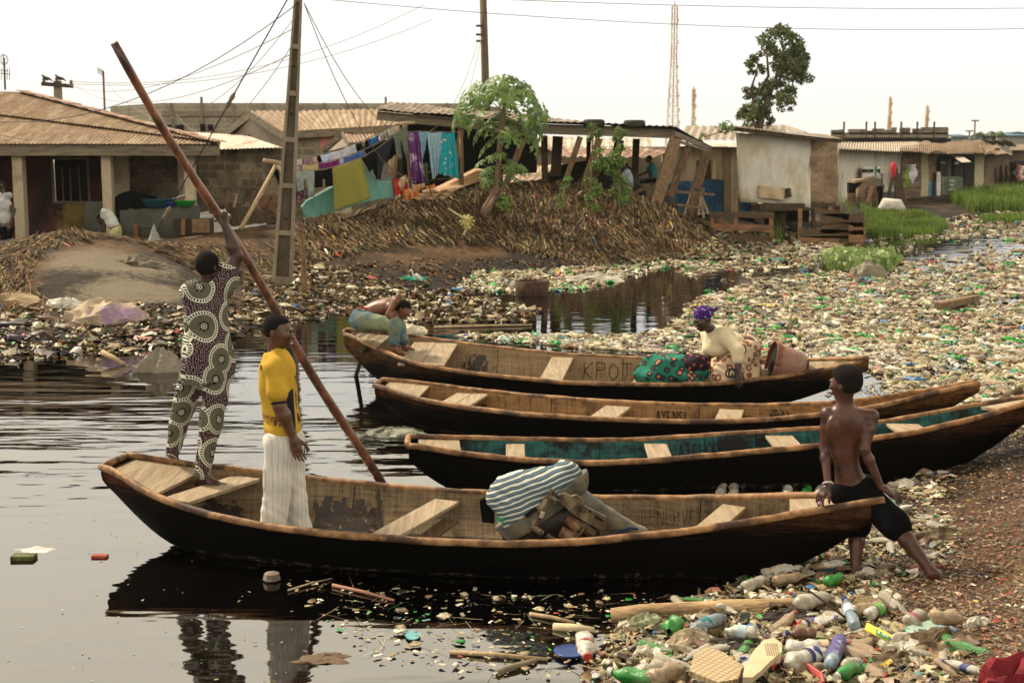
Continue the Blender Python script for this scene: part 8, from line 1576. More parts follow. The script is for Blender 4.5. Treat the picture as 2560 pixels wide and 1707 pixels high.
bankl = dsp([(0,700),(200,690),(350,695),(520,705),(570,770),(400,798),(150,818),(0,832)]); fgw = dsp([(640,1330),(1000,1350),(1660,1365),(1520,1450),(1260,1568),(860,1520),(760,1430)]); near = dsp([(1440,1415),(1650,1350),(1820,1275),(1960,1195),(2030,1120),(2100,1085),(2200,1085),(2150,1160),(2200,1210),(2180,1290),(2080,1340),(2060,1400),(2200,1440),(2240,1500),(2200,1568),(1330,1568)])
side = dsp([(1880,905),(2000,880),(2352,860),(2352,1000),(2180,1010),(2000,905)]); fence_z = dsp([(1600,560),(1660,520),(1990,525),(2150,505),(2352,470),(2352,490),(1990,556),(1640,585)])
uvm = thin(poly_pts(main,15000))
scatter('floating_litter','mass of small plastic scraps covering the water on the right','litter',[mk(uvm,T_chip,.02,.15,(1,.7,.45),W1,.25,grow=.5),mk(thin(poly_pts(main,3500)),T_bag,.04,.2,(1,.7,.45),WB,.12,grow=.4),mk(thin(poly_pts(main,4200)),T_strip,.15,.5,(.6,1,1),WR,.05,.05,grow=.3)])
scatter('floating_film','larger sheets of film and matted scum in the floating trash','film',[mk(thin(poly_pts(main,650)),T_bag,.2,.7,(1,.7,.14),[10,8,16,18,12,5,16,.3,.4,.2,.1,.5,.5],.10,.03,grow=.3),mk(poly_pts(bankc,60),T_bag,.2,.6,(1,.7,.3),W1,.15,.1),mk(poly_pts(bankl,40),T_bag,.2,.6,(1,.7,.3),WR,.15,.1)])
scatter('floating_bottles','smallest and farthest of the plastic bottles in the floating trash','bottles',[mk(thin(poly_pts(main,5200)),T_bottle,.16,.32,(1,1,1),WB,.05,.12,-.005,grow=.25)])
scatter('bank_litter','white and beige litter along the foot of the far bank','litter',[mk(poly_pts(strip,900),T_bag,.06,.26,(1,.8,.6),WB,.15),mk(poly_pts(strip,900),T_chip,.06,.22,(1,1,.7),WB,.25,.3),mk(poly_pts(strip,130),T_bottle,.2,.3,(1,1,1),WB,.05),mk(poly_pts(bankc,420),T_bag,.04,.2,(1,.8,.6),WB,.15),mk(poly_pts(bankc,600),T_chip,.02,.12,(1,1,.7),WR,.25,.3),mk(poly_pts(bankc,450),T_chip,.04,.2,(1,1,.7),W1,.25,.3),mk(poly_pts(bankl,260),T_bag,.03,.16,(1,.8,.6),WB,.15),mk(poly_pts(bankl,250),T_chip,.03,.14,(1,1,.5),WR,.25,.3),mk(poly_pts(bankl,350),T_chip,.03,.18,(1,1,.7),W1,.25,.3),mk(poly_pts(fence_z,700),T_bag,.08,.25,(1,.8,.6),WB,.15),mk(poly_pts(fence_z,1200),T_chip,.08,.3,(1,1,.7),W1,.25,.3)])
mound = dsp([(640,545),(760,495),(900,475),(1110,437),(1290,422),(1450,447),(1600,505),(1670,560),(1560,600),(1330,606),(1150,560),(950,552),(700,600),(640,600)]); lmound = dsp([(0,560),(100,540),(230,527),(400,560),(560,560),(640,600),(640,660),(480,640),(330,560),(230,550),(100,570),(60,640),(120,720),(0,720)]); soilz = dsp([(500,700),(640,620),(1000,590),(1330,606),(1400,620),(1100,650),(900,660),(600,745)])
def slope_items(poly,n,a,b,w_,lift=.03):
    p = hit(poly_pts(poly,n)); e = .15; gxx = (zfast(p[:,0]+e,p[:,1])-zfast(p[:,0]-e,p[:,1]))/(2*e); gyy = (zfast(p[:,0],p[:,1]+e)-zfast(p[:,0],p[:,1]-e))/(2*e); dirn = np.arctan2(-gyy,-gxx); sl = np.hypot(gxx,gyy); s = rng.uniform(a,b,n); p[:,2] += .005+rng.random(n)*.04; yaw = dirn-math.pi/2+rng.normal(0,.3,n); return (T_strip,p,np.stack([s*rng.uniform(.12,.55,n),s,s*1.1],1),yaw,-np.arctan(sl)+rng.normal(0,.11,n),.02,pal(n,w_))
scatter('rubbish_layers','matted layers of brown rags and plastic covering the mounds','rags',[slope_items(mound,14000,.25,.95,WR),slope_items(lmound,4200,.15,.6,WR),slope_items(lmound,260,.12,.3,W1),slope_items(mound,350,.12,.4,W1),slope_items(soilz,900,.1,.4,WR)],ragm)
scatter('soil_clods','small dark clods and scraps on the bare bank','soil scraps',[mk(poly_pts(bankc,1500),T_bag,.03,.13,(1,.9,.9),WR,.2),mk(poly_pts(bankl,500),T_bag,.03,.10,(1,.9,.9),WR,.2),mk(poly_pts(soilz,1300),T_bag,.03,.12,(1,.9,.8),WR,.2),mk(poly_pts(mound,600),T_bag,.05,.2,(1,.9,.8),WR,.2)],ragm)
mul = dsp([(2000,1120),(2200,1030),(2420,900),(2420,1600),(1500,1600),(1900,1400),(2000,1250)]); PM = [4,2,10,24,14,1.2,3,.1,.1,1.2,.5,8,0]
scatter('mulch','fine reddish brown chips covering the near bank','ground chips',[mk(poly_pts(mul,12500),T_chip,.008,.045,(1,.55,.4),PM,.2,.25),mk(poly_pts(side,2500),T_chip,.015,.08,(1,.6,.4),W1,.2,.2),mk(poly_pts(mul,1500),T_strip,.04,.16,(.25,1,.6),PM,.02,.2)])
scatter('near_litter','small scraps packed between the bottles on the near bank','litter',[mk(poly_pts(near,3600),T_chip,.015,.11,(1,.8,.5),W1,.28,.35),mk(poly_pts(near,1300),T_bag,.025,.10,(1,.8,.55),W1,.15,.3),mk(poly_pts(near,1300),T_strip,.06,.26,(.4,1,.6),WR,.03,.2),mk(poly_pts(near,90),T_cap,.02,.035,(1,1,1),[3,3,0,0,1,8,0,4,6,8,3,0,0],.02,1.3)])
scatter('foreground_flecks','tiny white flecks and straws floating on the black water in front','litter',[mk(poly_pts(fgw,620),T_chip,.004,.05,(1,.7,.15),WB,.15,.03),mk(poly_pts(fgw,130),T_strip,.05,.25,(.12,1,.2),W1,.01,.02),mk(poly_pts(fgw,80),T_bag,.02,.09,(1,.7,.3),W1,.15,.05),mk(poly_pts(dsp([(0,1080),(600,1300),(900,1560),(0,1560)]),110),T_chip,.006,.03,(1,.5,.1),W1,.1,.02)])
# ------------------------------------------------------------------ single bottles of the floating field
pl_m = lambda nm,c,r_=.25: M(nm,c,tuple(x*.5 for x in c),scale=30,rough=r_,bmp=.5,dist=.01,spec=.6,c3=tuple(x*.35+y for x,y in zip(c,(.09,.06,.03))))
bm = {'clear': pl_m('pet_clear',(.48,.44,.34)),'white': pl_m('pet_white',(.66,.63,.54)),'green': pl_m('pet_green',(.03,.26,.04)),'brown': pl_m('pet_brown',(.16,.07,.035)),'tan': pl_m('pet_tan',(.40,.29,.17)),'bluish': pl_m('pet_bluish',(.26,.36,.42))}
cap_c = {'blue': pl_m('cap_blue',(.02,.05,.25)),'red': pl_m('cap_red',(.5,.03,.03)),'white': pl_m('cap_white',(.65,.62,.55)),'green': pl_m('cap_green',(.02,.22,.05)),'orange': pl_m('cap_orange',(.6,.15,.03))}
def bottle_mesh(name,mats,n=12,wob=.0):
    v,f = lath([(x*1.0,r_) for x,r_ in BPROF],n)
    if wob: v = v+wob*np.sin(v*23+wob*90)[:,[1,2,0]]
    mi = []
    for i in range(len(BPROF)-1): mi += [(1 if i >= 8 else 2 if 3 <= i <= 4 else 0)]*n
    me = mesh_obj(name,v,f,mats,None,True,mi); return me
grp = 'single bottles in the floating trash'; protos = {}
for k,cp,lbm,lb in (('clear','white','clear','dull clear plastic bottle adrift in the floating trash'),('white','blue','bluish','whitish plastic bottle with a bluish band in the floating trash'),('green','green','green','bright green plastic bottle in the floating trash'),('tan','red','tan','muddy tan plastic bottle with a red cap in the floating trash'),('brown','white','brown','dark brown plastic bottle in the floating trash')):
    o = bottle_mesh('plastic_bottle',[bm[k],cap_c[cp],bm[lbm] if lbm != 'bluish' else cap_c['blue']],10,.02); tag(o,lb,'bottle',grp+', '+k); protos[k] = o
uvb = thin(poly_pts(main,700)); uvb = uvb[np.argsort(-uvb[:,1])][:205]; pb = hit(uvb); kinds = rng.choice(['clear','white','green','tan','brown'],len(pb),p=[.38,.3,.14,.14,.04]); usedk = set()
for i,k in enumerate(kinds):
    o = protos[k] if k not in usedk else protos[k].copy()
    if k in usedk: C.objects.link(o)
    usedk.add(k); s = rng.uniform(.22,.31); o.location = pb[i]+np.array([0,0,.012]); o.scale = (s,s*rng.uniform(.9,1.1),s); o.rotation_euler = (rng.normal(0,.08),rng.uniform(0,6),rng.uniform(0,6.28))
pn = hit(poly_pts(near,75))
for i in range(len(pn)):
    k = ['clear','white','tan','tan','clear','brown','green'][i % 7]; o = protos[k].copy(); C.objects.link(o); s = rng.uniform(.17,.25); o.location = pn[i]+np.array([0,0,.03]); o.scale = (s*1.1,s,s*rng.uniform(.5,.9)); o.rotation_euler = (rng.normal(0,.2),rng.uniform(-.6,.6),rng.uniform(0,6.28)); o['label'] = {'clear': 'dull clear','white': 'whitish blue banded','tan': 'muddy tan','brown': 'dark brown','green': 'bright green'}[k]+' flattened bottle in the heap on the near bank'; o['group'] = 'flattened bottles heaped on the near bank, '+k
# ------------------------------------------------------------------ things one can point to on the near bank (pixels of the full photograph)
def bottle(u0,v0,u1,v1,r_,kind,cap,label,lab=None,z=.06,cat='bottle',band=(-.15,.15)):
    r_ *= .86
    """bottle lying from its foot (u0, v0) to its cap (u1, v1)"""
    a = hit(np.array([[u0,v0]]))[0]; b_ = hit(np.array([[u1,v1]]))[0]; zz = max(a[2],b_[2])+z; a = G(u0,v0,zz); b_ = G(u1,v1,zz); d = b_-a; Lb = d.length; rt = empty('plastic_bottle',a.lerp(b_,.5)-Vector((0,0,r_)),label,cat); k = r_/(.145*Lb)
    mb = MB(); mb.lathe([(r2*Lb*k,(x+.5)*Lb) for x,r2 in BPROF[:9]],a,d,16); sd = u0*.37; mb.v = [(x+r_*.16*math.sin(z*70+y*45+sd),y+r_*.16*math.sin(x*60+sd),z+r_*.13*math.sin(x*48+y*52+sd)) for x,y,z in mb.v]; o = mb.build('bottle_body',bm[kind],rt,smooth=True)
    if cap: mb = MB(); mb.lathe([(0,.90*Lb),(.075*Lb*k,.91*Lb),(.075*Lb*k,1.0*Lb),(0,1.0*Lb)],a,d,12); mb.build('cap',cap_c[cap],rt)
    if lab:
        mb = MB(); mb.lathe([(.15*Lb*k,(.5+band[0])*Lb),(.152*Lb*k,(.5+band[1])*Lb)],a,d,18); w_ = mb.build('paper_label',M('label_'+lab[0],lab[1],rough=.5,bmp=.1),rt,smooth=True)
        if len(lab) > 2: # lettering on the side seen by the camera
            x,y,n_ = frame(d,0); dn_ = d.normalized(); cvec = (Vector((0,0,H))-a.lerp(b_,.5)).normalized(); cvec = (cvec-dn_*cvec.dot(dn_)).normalized(); tv = dn_.cross(cvec); mb = MB(); hh = .085*Lb*k; x0 = (.5+band[0])*Lb+.01; st_ = (band[1]-band[0])*Lb*.8/len(lab[2])
            for ci,ch in enumerate(lab[2]):
                for s_ in FONT.get(ch,[]): mb.tube([a+dn_*(x0+(ci+px_*.8)*st_)+tv*(hh*(py_-.5)*(1 if tv.z > 0 else -1))+cvec*(.155*Lb*k*math.cos((py_-.5)*.6)) for px_,py_ in s_],.0022,4)
            mb.build('lettering',M('letters_'+lab[0],lab[3],bmp=0),w_)
FONT.update({'B': [[(0,0),(0,1),(.5,.8),(0,.5),(.55,.25),(0,0)]],'G': [[(.55,.9),(.2,1),(0,.5),(.2,0),(.55,.1),(.55,.45),(.3,.45)]],'M': [[(0,0),(0,1),(.35,.4),(.7,1),(.7,0)]],'F': [[(.5,1),(0,1),(0,0)],[(0,.5),(.4,.5)]]})
q5 = lambda x,y: (1600+.4082*x,1250+.4082*y)
B5 = [(895,905,1170,905,.05,'white',None,'large clear bottle with an orange and white label lying above the purple labelled one',('bigi',(.62,.45,.3),'BIGI',(.05,.05,.12)),(.2,.42)),(905,990,1190,925,.055,'white',None,'big dusty bottle with a dark blue barcode label',('navy',(.03,.04,.16)),(-.1,.12)),(1165,1010,1235,830,.042,'bluish','blue','upright looking purple and blue labelled bottle at the front',('purple',(.10,.08,.25),'EVA',(.6,.6,.65)),(-.3,.3)),
(1320,770,1250,600,.040,'bluish','blue','pale blue water bottle standing among the rubbish',('wave',(.5,.55,.65)),(-.12,.12)),(1300,680,1530,640,.045,'tan',None,'ribbed tan bottle right of the pale blue bottle',None,(0,0)),(960,640,1200,580,.05,'clear',None,'crushed cloudy bottle lying just behind the log',None,(0,0)),(1395,700,1500,650,.04,'white',None,'short clear bottle with a green label',('greenw',(.15,.4,.08)),(-.1,.25)),
(330,790,530,700,.045,'bluish',None,'long clear bottle with a teal end beside the green crumpled one',('teal',(.03,.2,.22)),(-.3,-.1)),(720,820,505,790,.045,'white',None,'white bottle with a square blue framed label',('bluebox',(.45,.6,.65)),(-.2,.05)),(1080,815,890,810,.035,'brown','blue','grey brown bottle with a dark cap above the orange labelled bottle',None,(0,0)),(1780,715,1990,720,.05,'tan',None,'dusty brown bottle at the edge of the mulch',None,(0,0)),
(1650,760,1740,680,.052,'clear',None,'broken clear bottle with a red and blue label by the green lid',('redblue',(.4,.08,.12)),(-.35,-.2)),(1330,1020,1200,1080,.042,'green','white','dark green bottle lying right of the red shoe',None,(0,0)),(0,1060,180,1010,.05,'clear',None,'dusty clear bottle at the bottom edge of the photo',None,(0,0)),(60,1100,290,1020,.06,'tan',None,'large dirty bottle left of the tan grid crate',None,(0,0)),(560,1130,590,1050,.035,'bluish','blue','small lilac bottle with a blue cap at the bottom edge',None,(0,0)),
(1250,1010,1380,985,.035,'clear','red','flat clear bottle with a red cap',None,(0,0)),(1830,790,1950,800,.03,'bluish','blue','small bluish bottle to the right of the green lid',None,(0,0)),(640,530,800,480,.045,'clear',None,'wrinkled clear bottle at the waterline by the hull',None,(0,0)),(1050,310,1150,280,.045,'clear','blue','cloudy bottle with a dark cap beside the hull',None,(0,0)),(820,490,1030,460,.035,'tan',None,'twisted plastic bottle in front of the hull',None,(0,0)),(1115,400,1270,380,.03,'white','green','slim bottle with a green end near the boy foot',None,(0,0)),(1140,500,1260,470,.04,'green',None,'squashed green box like bottle by the boy heel',None,(0,0))]
for x0,y0,x1,y1,r_,k,cp,lb,lab,bd_ in B5: bottle(*q5(x0,y0),*q5(x1,y1),r_,k,cp,lb,lab,band=bd_)
q4 = lambda x,y: (1000+.2976*x,1350+.2976*y); bottle(*q4(1550,810),*q4(1580,990),.06,'white','red','big white bottle with a red cap pointing at the camera in the dark water',('redstar',(.45,.08,.07)),z=.03,band=(-.05,.03)); bottle(*q4(2150,1190),*q4(1750,1100),.055,'green','white','crushed bright green bottle at the bottom edge of the photo'); bottle(*q4(2330,700),*q4(2240,770),.06,'green',None,'crumpled bright green container by the end of the log'); bottle(*q4(2180,1080),*q4(1930,1150),.06,'clear',None,'large cloudy bottle behind the crushed green bottle')
mb_ = [(1800,1235,1812,1205,'clear','pair of bottle ends bobbing under the teal canoe, left one'),(1833,1237,1835,1207,'clear','pair of bottle ends bobbing under the teal canoe, right one'),(1965,1240,1972,1212,'white','white bottle end floating right of the pair under the teal canoe'),(2010,1235,2025,1220,'green','green bottle floating beside the boy wrist'),(2045,1240,2055,1215,'white','white bottle with a blue mark at the boy wrist'),(2150,1000,2185,990,'bluish','pale bluish bottle resting beyond the ochre canoe'),(1852,1010,1880,1008,'brown','red labelled bottle floating between the farthest canoe and the ochre canoe'),(2505,1065,2550,1050,'green','crumpled green bottle on the bank by the teal bow'),(2400,1095,2450,1105,'tan','tan bottle lying on the mulch below the teal bow')]
for u0,v0,u1,v1,k,lb in mb_: bottle(u0,v0,u1,v1,.045,k,None,lb,z=.02)
def lump(u,v,rx,rz,mat,label,name,cat,seed,ry=None):
    c = hit(np.array([[u,v]]))[0]; o = empty(name,c,label,cat); Y_ = c[1]; vs = []; nu,nv = 26,9; ry = ry or rx*.6; mb = MB()
    for j in range(nv):
        ph = j/(nv-1)*math.pi/2*1.12
        for i in range(nu):
            a = i/nu*2*math.pi; k = 1+.5*(vnoise(2.5*math.cos(a)+seed,2.5*math.sin(a)+j*.2,seed)-.5)*2+.10*math.sin(a*7+j+seed); vs.append((c[0]+rx*math.cos(a)*math.sin(ph)*k,c[1]+ry*math.sin(a)*math.sin(ph)*k,c[2]-.01+rz*math.cos(ph)*(.8+.8*vnoise(a*1.8,j*.9,seed))+.16*rz*math.sin(a*6+j*1.7+seed)*math.sin(ph)))
    mb.add(vs,[(j*nu+i,j*nu+(i+1) % nu,(j+1)*nu+(i+1) % nu,(j+1)*nu+i) for j in range(nv-1) for i in range(nu)]); mb.build({'bag': 'film','cloth': 'fabric'}.get(cat,'folds'),mat,o,smooth=False)
bag_b = M('bag_beige',(.50,.42,.28),(.26,.2,.12),scale=9,rough=.5,bmp=.6,c3=(.6,.55,.43)); bag_w = M('bag_white',(.66,.63,.55),(.4,.35,.26),scale=9,rough=.5,bmp=.6); rag_br = M('cloth_brown',(.17,.12,.065),(.06,.04,.025),scale=9,rough=.9,bmp=.8); rag_dk = M('cloth_dark',(.05,.04,.03),(.02,.016,.012),scale=9,bmp=.8); rag_rd = M('cloth_crimson',(.28,.02,.03),(.12,.01,.015),scale=9,bmp=.8)
for a in [(*q5(1900,880),.20,.07,rag_br,'large crumpled brown cloth at the lower right','crumpled_cloth','cloth',3),(*q5(1850,220),.17,.06,rag_br,'brown rag bundle lying behind the boy right leg','crumpled_cloth','cloth',5),(*q5(2370,1100),.2,.10,rag_rd,'crimson cloth filling the bottom right corner','crumpled_cloth','cloth',7),(*q5(930,720),.18,.05,rag_dk,'dark muddy cloth behind the orange labelled bottle','crumpled_cloth','cloth',9),(*q5(620,900),.15,.05,rag_dk,'black torn film left of the shoe sole','torn_film','film',11),(*q5(330,880),.15,.08,bag_b,'puffed beige plastic bag above the grid crate','plastic_bag','bag',13),
          (*q5(100,930),.13,.05,bag_w,'bright white torn foam sheet near the bottom','foam_sheet','foam',15),(*q5(40,740),.12,.06,M('bag_green',(.33,.36,.22),(.2,.2,.12),scale=9),'olive crinkled packet at the left end of the log','plastic_bag','bag',17),(*q5(1450,850),.12,.06,bag_b,'torn tan sack under the yellow drink carton','torn_sack','sack',19),(*q5(1640,890),.14,.06,bag_w,'pale translucent bag below the green lid','plastic_bag','bag',21),(*q5(880,430),.15,.06,bag_w,'whitish open bag at the waterline beside the hull','plastic_bag','bag',23),(*q5(1520,430),.10,.02,bag_b,'flat cream packet between the boy feet','flat_packet','packet',25),(*q5(1390,460),.07,.05,bag_w,'round pale bag by the boy left heel','plastic_bag','bag',27),
          (*q5(840,600),.15,.03,bag_w,'white printed paper sheet lying against the log','paper_sheet','paper',29),(*q5(1160,700),.06,.05,bm['brown'],'small brown glossy bottle base in the rubbish','broken_bottle','bottle',31),(*q5(1600,970),.12,.04,rag_br,'brown crushed bottle and rag below the pale bag','crushed_rag','rag',33),(*q5(2080,750),.07,.04,bag_w,'white scrap of film on the mulch by the brown cloth','film_scrap','film',35),(*q5(1180,430),.06,.04,M('packet_teal',(.1,.32,.36),scale=9),'teal packet in front of the boy left foot','teal_packet','packet',37),
          (2250,1185,.12,.05,M('packet_cyan',(.05,.38,.45),(.5,.45,.3),scale=12),'cyan printed packet behind the boy elbow','cyan_packet','packet',39),(2262,1215,.11,.06,bag_w,'white crumpled bag below the cyan packet','plastic_bag','bag',41),(2340,1225,.10,.03,M('cardboard',(.42,.33,.2),scale=9),'pale cardboard piece on the mulch right of the boy','cardboard','cardboard',43),(400,925,.26,.22,M('sack_grey',(.30,.26,.2),(.2,.17,.12),scale=5),'grey filled sack half sunk in the water left of the standing man','sunken_sack','sack',45),(270,800,.55,.25,M('sack_cream',(.50,.40,.27),(.3,.22,.15),scale=5,c3=(.3,.2,.3)),'large torn cream and purple sack on the left bank','torn_sack','sack',47),
          (165,765,.35,.12,bag_w,'white sheet lying on the left bank above the torn sack','plastic_sheet','sheet',49),(30,755,.5,.14,M('sack_tan',(.34,.25,.14),scale=5),'long tan bundle cut off by the left edge','tan_bundle','bundle',51),(340,660,.5,.12,M('hose_grey',(.15,.12,.08),scale=5),'grey flattened tube on the shoulder of the left mound','flat_tube','tube',53),(1030,698,.28,.07,M('bag_jade',(.02,.32,.2),scale=9),'jade green bag under the egret','green_bag','bag',55),(90,1370,.17,.012,bag_w,'thin white film floating at the left edge of the water','floating_film','film',57),(1015,828,.32,.10,M('foam_cream',(.62,.56,.4),scale=6),'cream foam float behind the crouching boy feet','foam_float','float',59),(2165,692,.4,.28,M('sack_olive',(.27,.24,.17),scale=5),'rounded grey sack sticking out of the floating plants','round_sack','sack',61),
          (985,1080,.32,.05,M('film_olive',(.3,.3,.22),(.02,.02,.02),scale=9),'tangled olive film floating at the tip of the ochre canoe','floating_film','film',63),(815,1640,.16,.02,M('film_rust',(.14,.09,.05),scale=9),'brown sheet of film floating near the bottom of the photo','floating_film','film',65),(1480,700,.6,.12,M('film_white2',(.5,.45,.36),scale=9),'pale sheet floating by the far bank litter','floating_film','film',67)]: lump(*a)
def slabthing(name,label,cat,pts_,mat,z=.06,th=.02,part='panel'):
    c = hit(np.array([pts_[0]]))[0][2]; q = [G(u,v,c+z+(p_[2] if len(p_) > 2 else 0)) for p_ in [tuple(p) for p in pts_] for u,v in [p_[:2]]]; rt = empty(name,q[0],label,cat); mb = MB(); mb.add(q,[tuple(range(len(q)))]); mb.build(part,mat,rt,thick=th,bevel=.002); return rt,q
rt,q = slabthing('food_box_lid','translucent green plastic lid with a bright rim at the right','lid',[(*q5(1625,780),.0),(*q5(1645,850),-.01),(*q5(1855,800),.0),(*q5(1820,725),.03)],M('lid_green',(.38,.52,.42),rough=.3),.06,.012); mb = MB(); mb.tube(q+[q[0]],.006,6); mb.build('rim',M('rim_green',(.05,.45,.22),rough=.3),rt)
rt,q = slabthing('drink_carton','flattened yellow and green drink carton pointing right','carton',[q5(1375,790),q5(1390,750),q5(1545,830),q5(1520,862)],M('carton_yellow',(.62,.55,.05),(.5,.5,.1),scale=9),.10,.01); dn_ = (q[2]-q[1]); up_ = (q[1]-q[0]); mb = MB(); mb.add([q[0]+dn_*.45+Vector((0,0,.008)),q[0]+dn_*.95+Vector((0,0,.008)),q[0]+dn_*.95+up_*.6+Vector((0,0,.008)),q[0]+dn_*.4+up_*.6+Vector((0,0,.008))],[(0,1,2,3)]); mb.build('green_band',M('band_green',(.02,.2,.04)),rt); mb = MB(); q0 = q[0]+dn_*.5+up_*.15+Vector((0,0,.012))
for ci,ch in enumerate('MR.FRUTS'):
    for s_ in FONT.get(ch,[[(.2,0),(.25,.08)]]): mb.tube([q0+dn_*((ci+px_*.8)*.053)+up_*(py_*.32) for px_,py_ in s_],.0016,4)
mb.build('lettering',M('letters_white',(.7,.7,.65),bmp=0),rt)
gm,t,b = newmat('crate_grid'); tc = t.nodes.new('ShaderNodeTexCoord'); br = t.nodes.new('ShaderNodeTexBrick'); t.links.new(nmap(t,'Object',1,(0,0,.7)).outputs[0],br.inputs[0]); br.offset = 0; br.inputs['Scale'].default_value = 1; br.inputs['Brick Width'].default_value = .032; br.inputs['Row Height'].default_value = .032; br.inputs['Mortar Size'].default_value = .003; br.inputs['Color1'].default_value = (.45,.34,.18,1); br.inputs['Color2'].default_value = (.40,.30,.16,1); br.inputs['Mortar'].default_value = (.22,.14,.07,1); t.links.new(br.outputs[0],b.inputs['Base Color']); bump(t,b,br.outputs['Fac'],.8,.006)
slabthing('grid_tray','tan plastic tray with a square grid pattern near the bottom','tray',[q5(300,1060),q5(330,960),q5(410,905),q5(520,950),q5(630,1030),q5(600,1110),q5(480,1130)],gm,.12,.03)
rt,q = slabthing('sandal_sole','beige rubber shoe sole with a dotted heel lying at a slant','shoe sole',[q5(630,1100),q5(640,1020),q5(700,930),q5(760,870),q5(820,855),q5(870,890),q5(870,940),q5(800,1000),q5(740,1060),q5(690,1100)],M('sole_beige',(.55,.46,.30),(.45,.36,.22),scale=9),.10,.03,'sole'); mb = MB()
for i in range(6):
    for j in range(6): c = G(*q5(765+14*i+j*3,880+13*j),q[0].z+.018); mb.lathe([(0,.004),(.0035,.003),(.004,0)],c,n=6)
mb.build('heel_dots',M('dot_brown',(.28,.2,.12)),rt)
sh = [(800,1010),(830,975),(920,970),(1020,1000),(1110,1060),(1125,1110),(1090,1125)]; zz = .16; rt = empty('red_shoe',G(*q5(960,1060),.1),'faded red slip on shoe lying on its side at the bottom','shoe'); mb = MB(); qa = [G(*q5(x,y),zz+.05) for x,y in sh]; qb = [G(*q5(x+(20 if x < 850 else 0),y+45+8*i),zz-.03) for i,(x,y) in enumerate(sh)]; n7 = len(sh); mb.add(qa+qb,[(i,i+1,n7+i+1,n7+i) for i in range(n7-1)]); mb.build('upper',M('shoe_red',(.45,.07,.07),(.3,.05,.05),scale=9),rt,smooth=True,thick=.012)
mb = MB(); mb.add([G(*q5(x,y),zz-.02) for x,y in ((850,1040),(900,1010),(1000,1050),(1080,1110),(1060,1125),(900,1110))],[(0,1,2,3,4,5)]); mb.build('insole',M('insole',(.38,.27,.15)),rt,thick=.01); mb = MB(); mb.tube(qa,.007,6); mb.build('edge_binding',M('shoe_pink',(.55,.12,.12)),rt,smooth=True)
lgm = M('driftwood',(.50,.35,.18),(.28,.18,.09),scale=5,stretch=(1,6,6),bmp=.6,c3=(.15,.09,.05)); mb = MB(); A,B = G(*q5(0,690),.06),G(*q5(990,650),.10); mb.tube([A-(B-A)*.18,A,A.lerp(B,.3),A.lerp(B,.47),A.lerp(B,.5),A.lerp(B,.7),B,B+(B-A)*.5],[.035,.052,.055,.055,.062,.055,.05,.03],14); o = mb.build('driftwood_log',lgm,smooth=True); tag(o,'pale peeled log lying along the waterline at the lower right','log')
def stickthing(a,b,r_,label,m_=None,z0=.03,z1=.03,name='stick',cat='stick',grp=None):
    A,B = G(*a,z0),G(*b,z1); mb = MB(); mb.tube([A,A.lerp(B,.5)+Vector((0,0,.006)),B],[r_,r_*.9,r_*.7],7); o = mb.build(name,m_ or pole_wood,smooth=True); tag(o,label,cat,grp)
stickthing(q5(1360,800),q5(1025,545),.008,'thin dark stick leaning across the blue bottle',dark_wood,.1,.35); stickthing(q5(1200,1010),q5(1340,825),.012,'brown stick leaning right of the purple bottle',post_wood,.12,.2); stickthing(q5(1520,680),q5(1570,490),.006,'pale straw standing by the ribbed tan bottle',pole_wood,.1,.35); stickthing(q5(795,640),q5(970,690),.02,'black charred stick lying across the log',dark_wood,.12,.1)
stickthing(q4(420,940),q4(1240,1000),.014,'long straw floating at the edge of the black reflection',pole_wood,.01,.01); stickthing(q4(1090,620),q4(1460,690),.014,'floating stick in the middle of the black reflection',pole_wood,.01,.01); stickthing(q4(1290,730),q4(1630,755),.026,'thick pale stick floating left of the olive packet',M('stick_pale',(.6,.5,.3)),.01,.02); stickthing(q4(820,1115),q4(1140,1010),.02,'grey slat floating near the bottom of the photo',fascia_m,.01,.01); stickthing((832,1462),(985,1500),.012,'reddish reed floating under the foreground hull',M('reed_red',(.4,.2,.13)),.01,.01); stickthing((720,1475),(830,1445),.006,'thin dark twig floating under the foreground hull',pole_wood,.01,.01)
stickthing(q5(1350,340),q5(1480,310),.018,'short brown stick lying beside the boy left leg',post_wood,.1,.1); stickthing((2552,978),(2500,1003),.05,'dark timber lying above the teal bow at the right edge',dark_wood,.3,.15,'timber','timber'); mb = MB(); mb.bar(G(2345,765,.1),G(2440,745,.1),.15,.12); o = mb.build('driftwood_board',post_wood); tag(o,'dark board floating on its edge in the trash field','board'); o.location.x += 0
stickthing((255,880),(310,910),.04,'pale stick poking from the water near the left bank',pole_wood,.15,.02); stickthing((1085,818),(1330,812),.02,'long pale pole floating behind the farthest canoe',pole_wood,.02,.02)
mb = MB(); p = G(250,1392,.0); mb.box(p,(.11,.05,.035)); o = mb.build('red_block',M('block_red',(.4,.07,.05),(.25,.04,.03),scale=12),bevel=.006); tag(o,'small red block floating at the left on open water','block'); mb = MB(); p = G(60,1396,.0); mb.box(p,(.16,.09,.06)); o = mb.build('green_carton',M('carton_olive',(.12,.13,.03),(.04,.04,.02),scale=20),bevel=.008); tag(o,'small olive carton floating at the far left edge','carton')
mb = MB(); p = G(680,1447,.01); mb.lathe([(0,-.02),(.06,0),(.05,.04),(0,.055)],p,n=7); o = mb.build('plastic_pot',M('pot_brown',(.10,.06,.04),(.3,.25,.2),scale=12)); tag(o,'small brown pot floating in the hull reflection','pot')
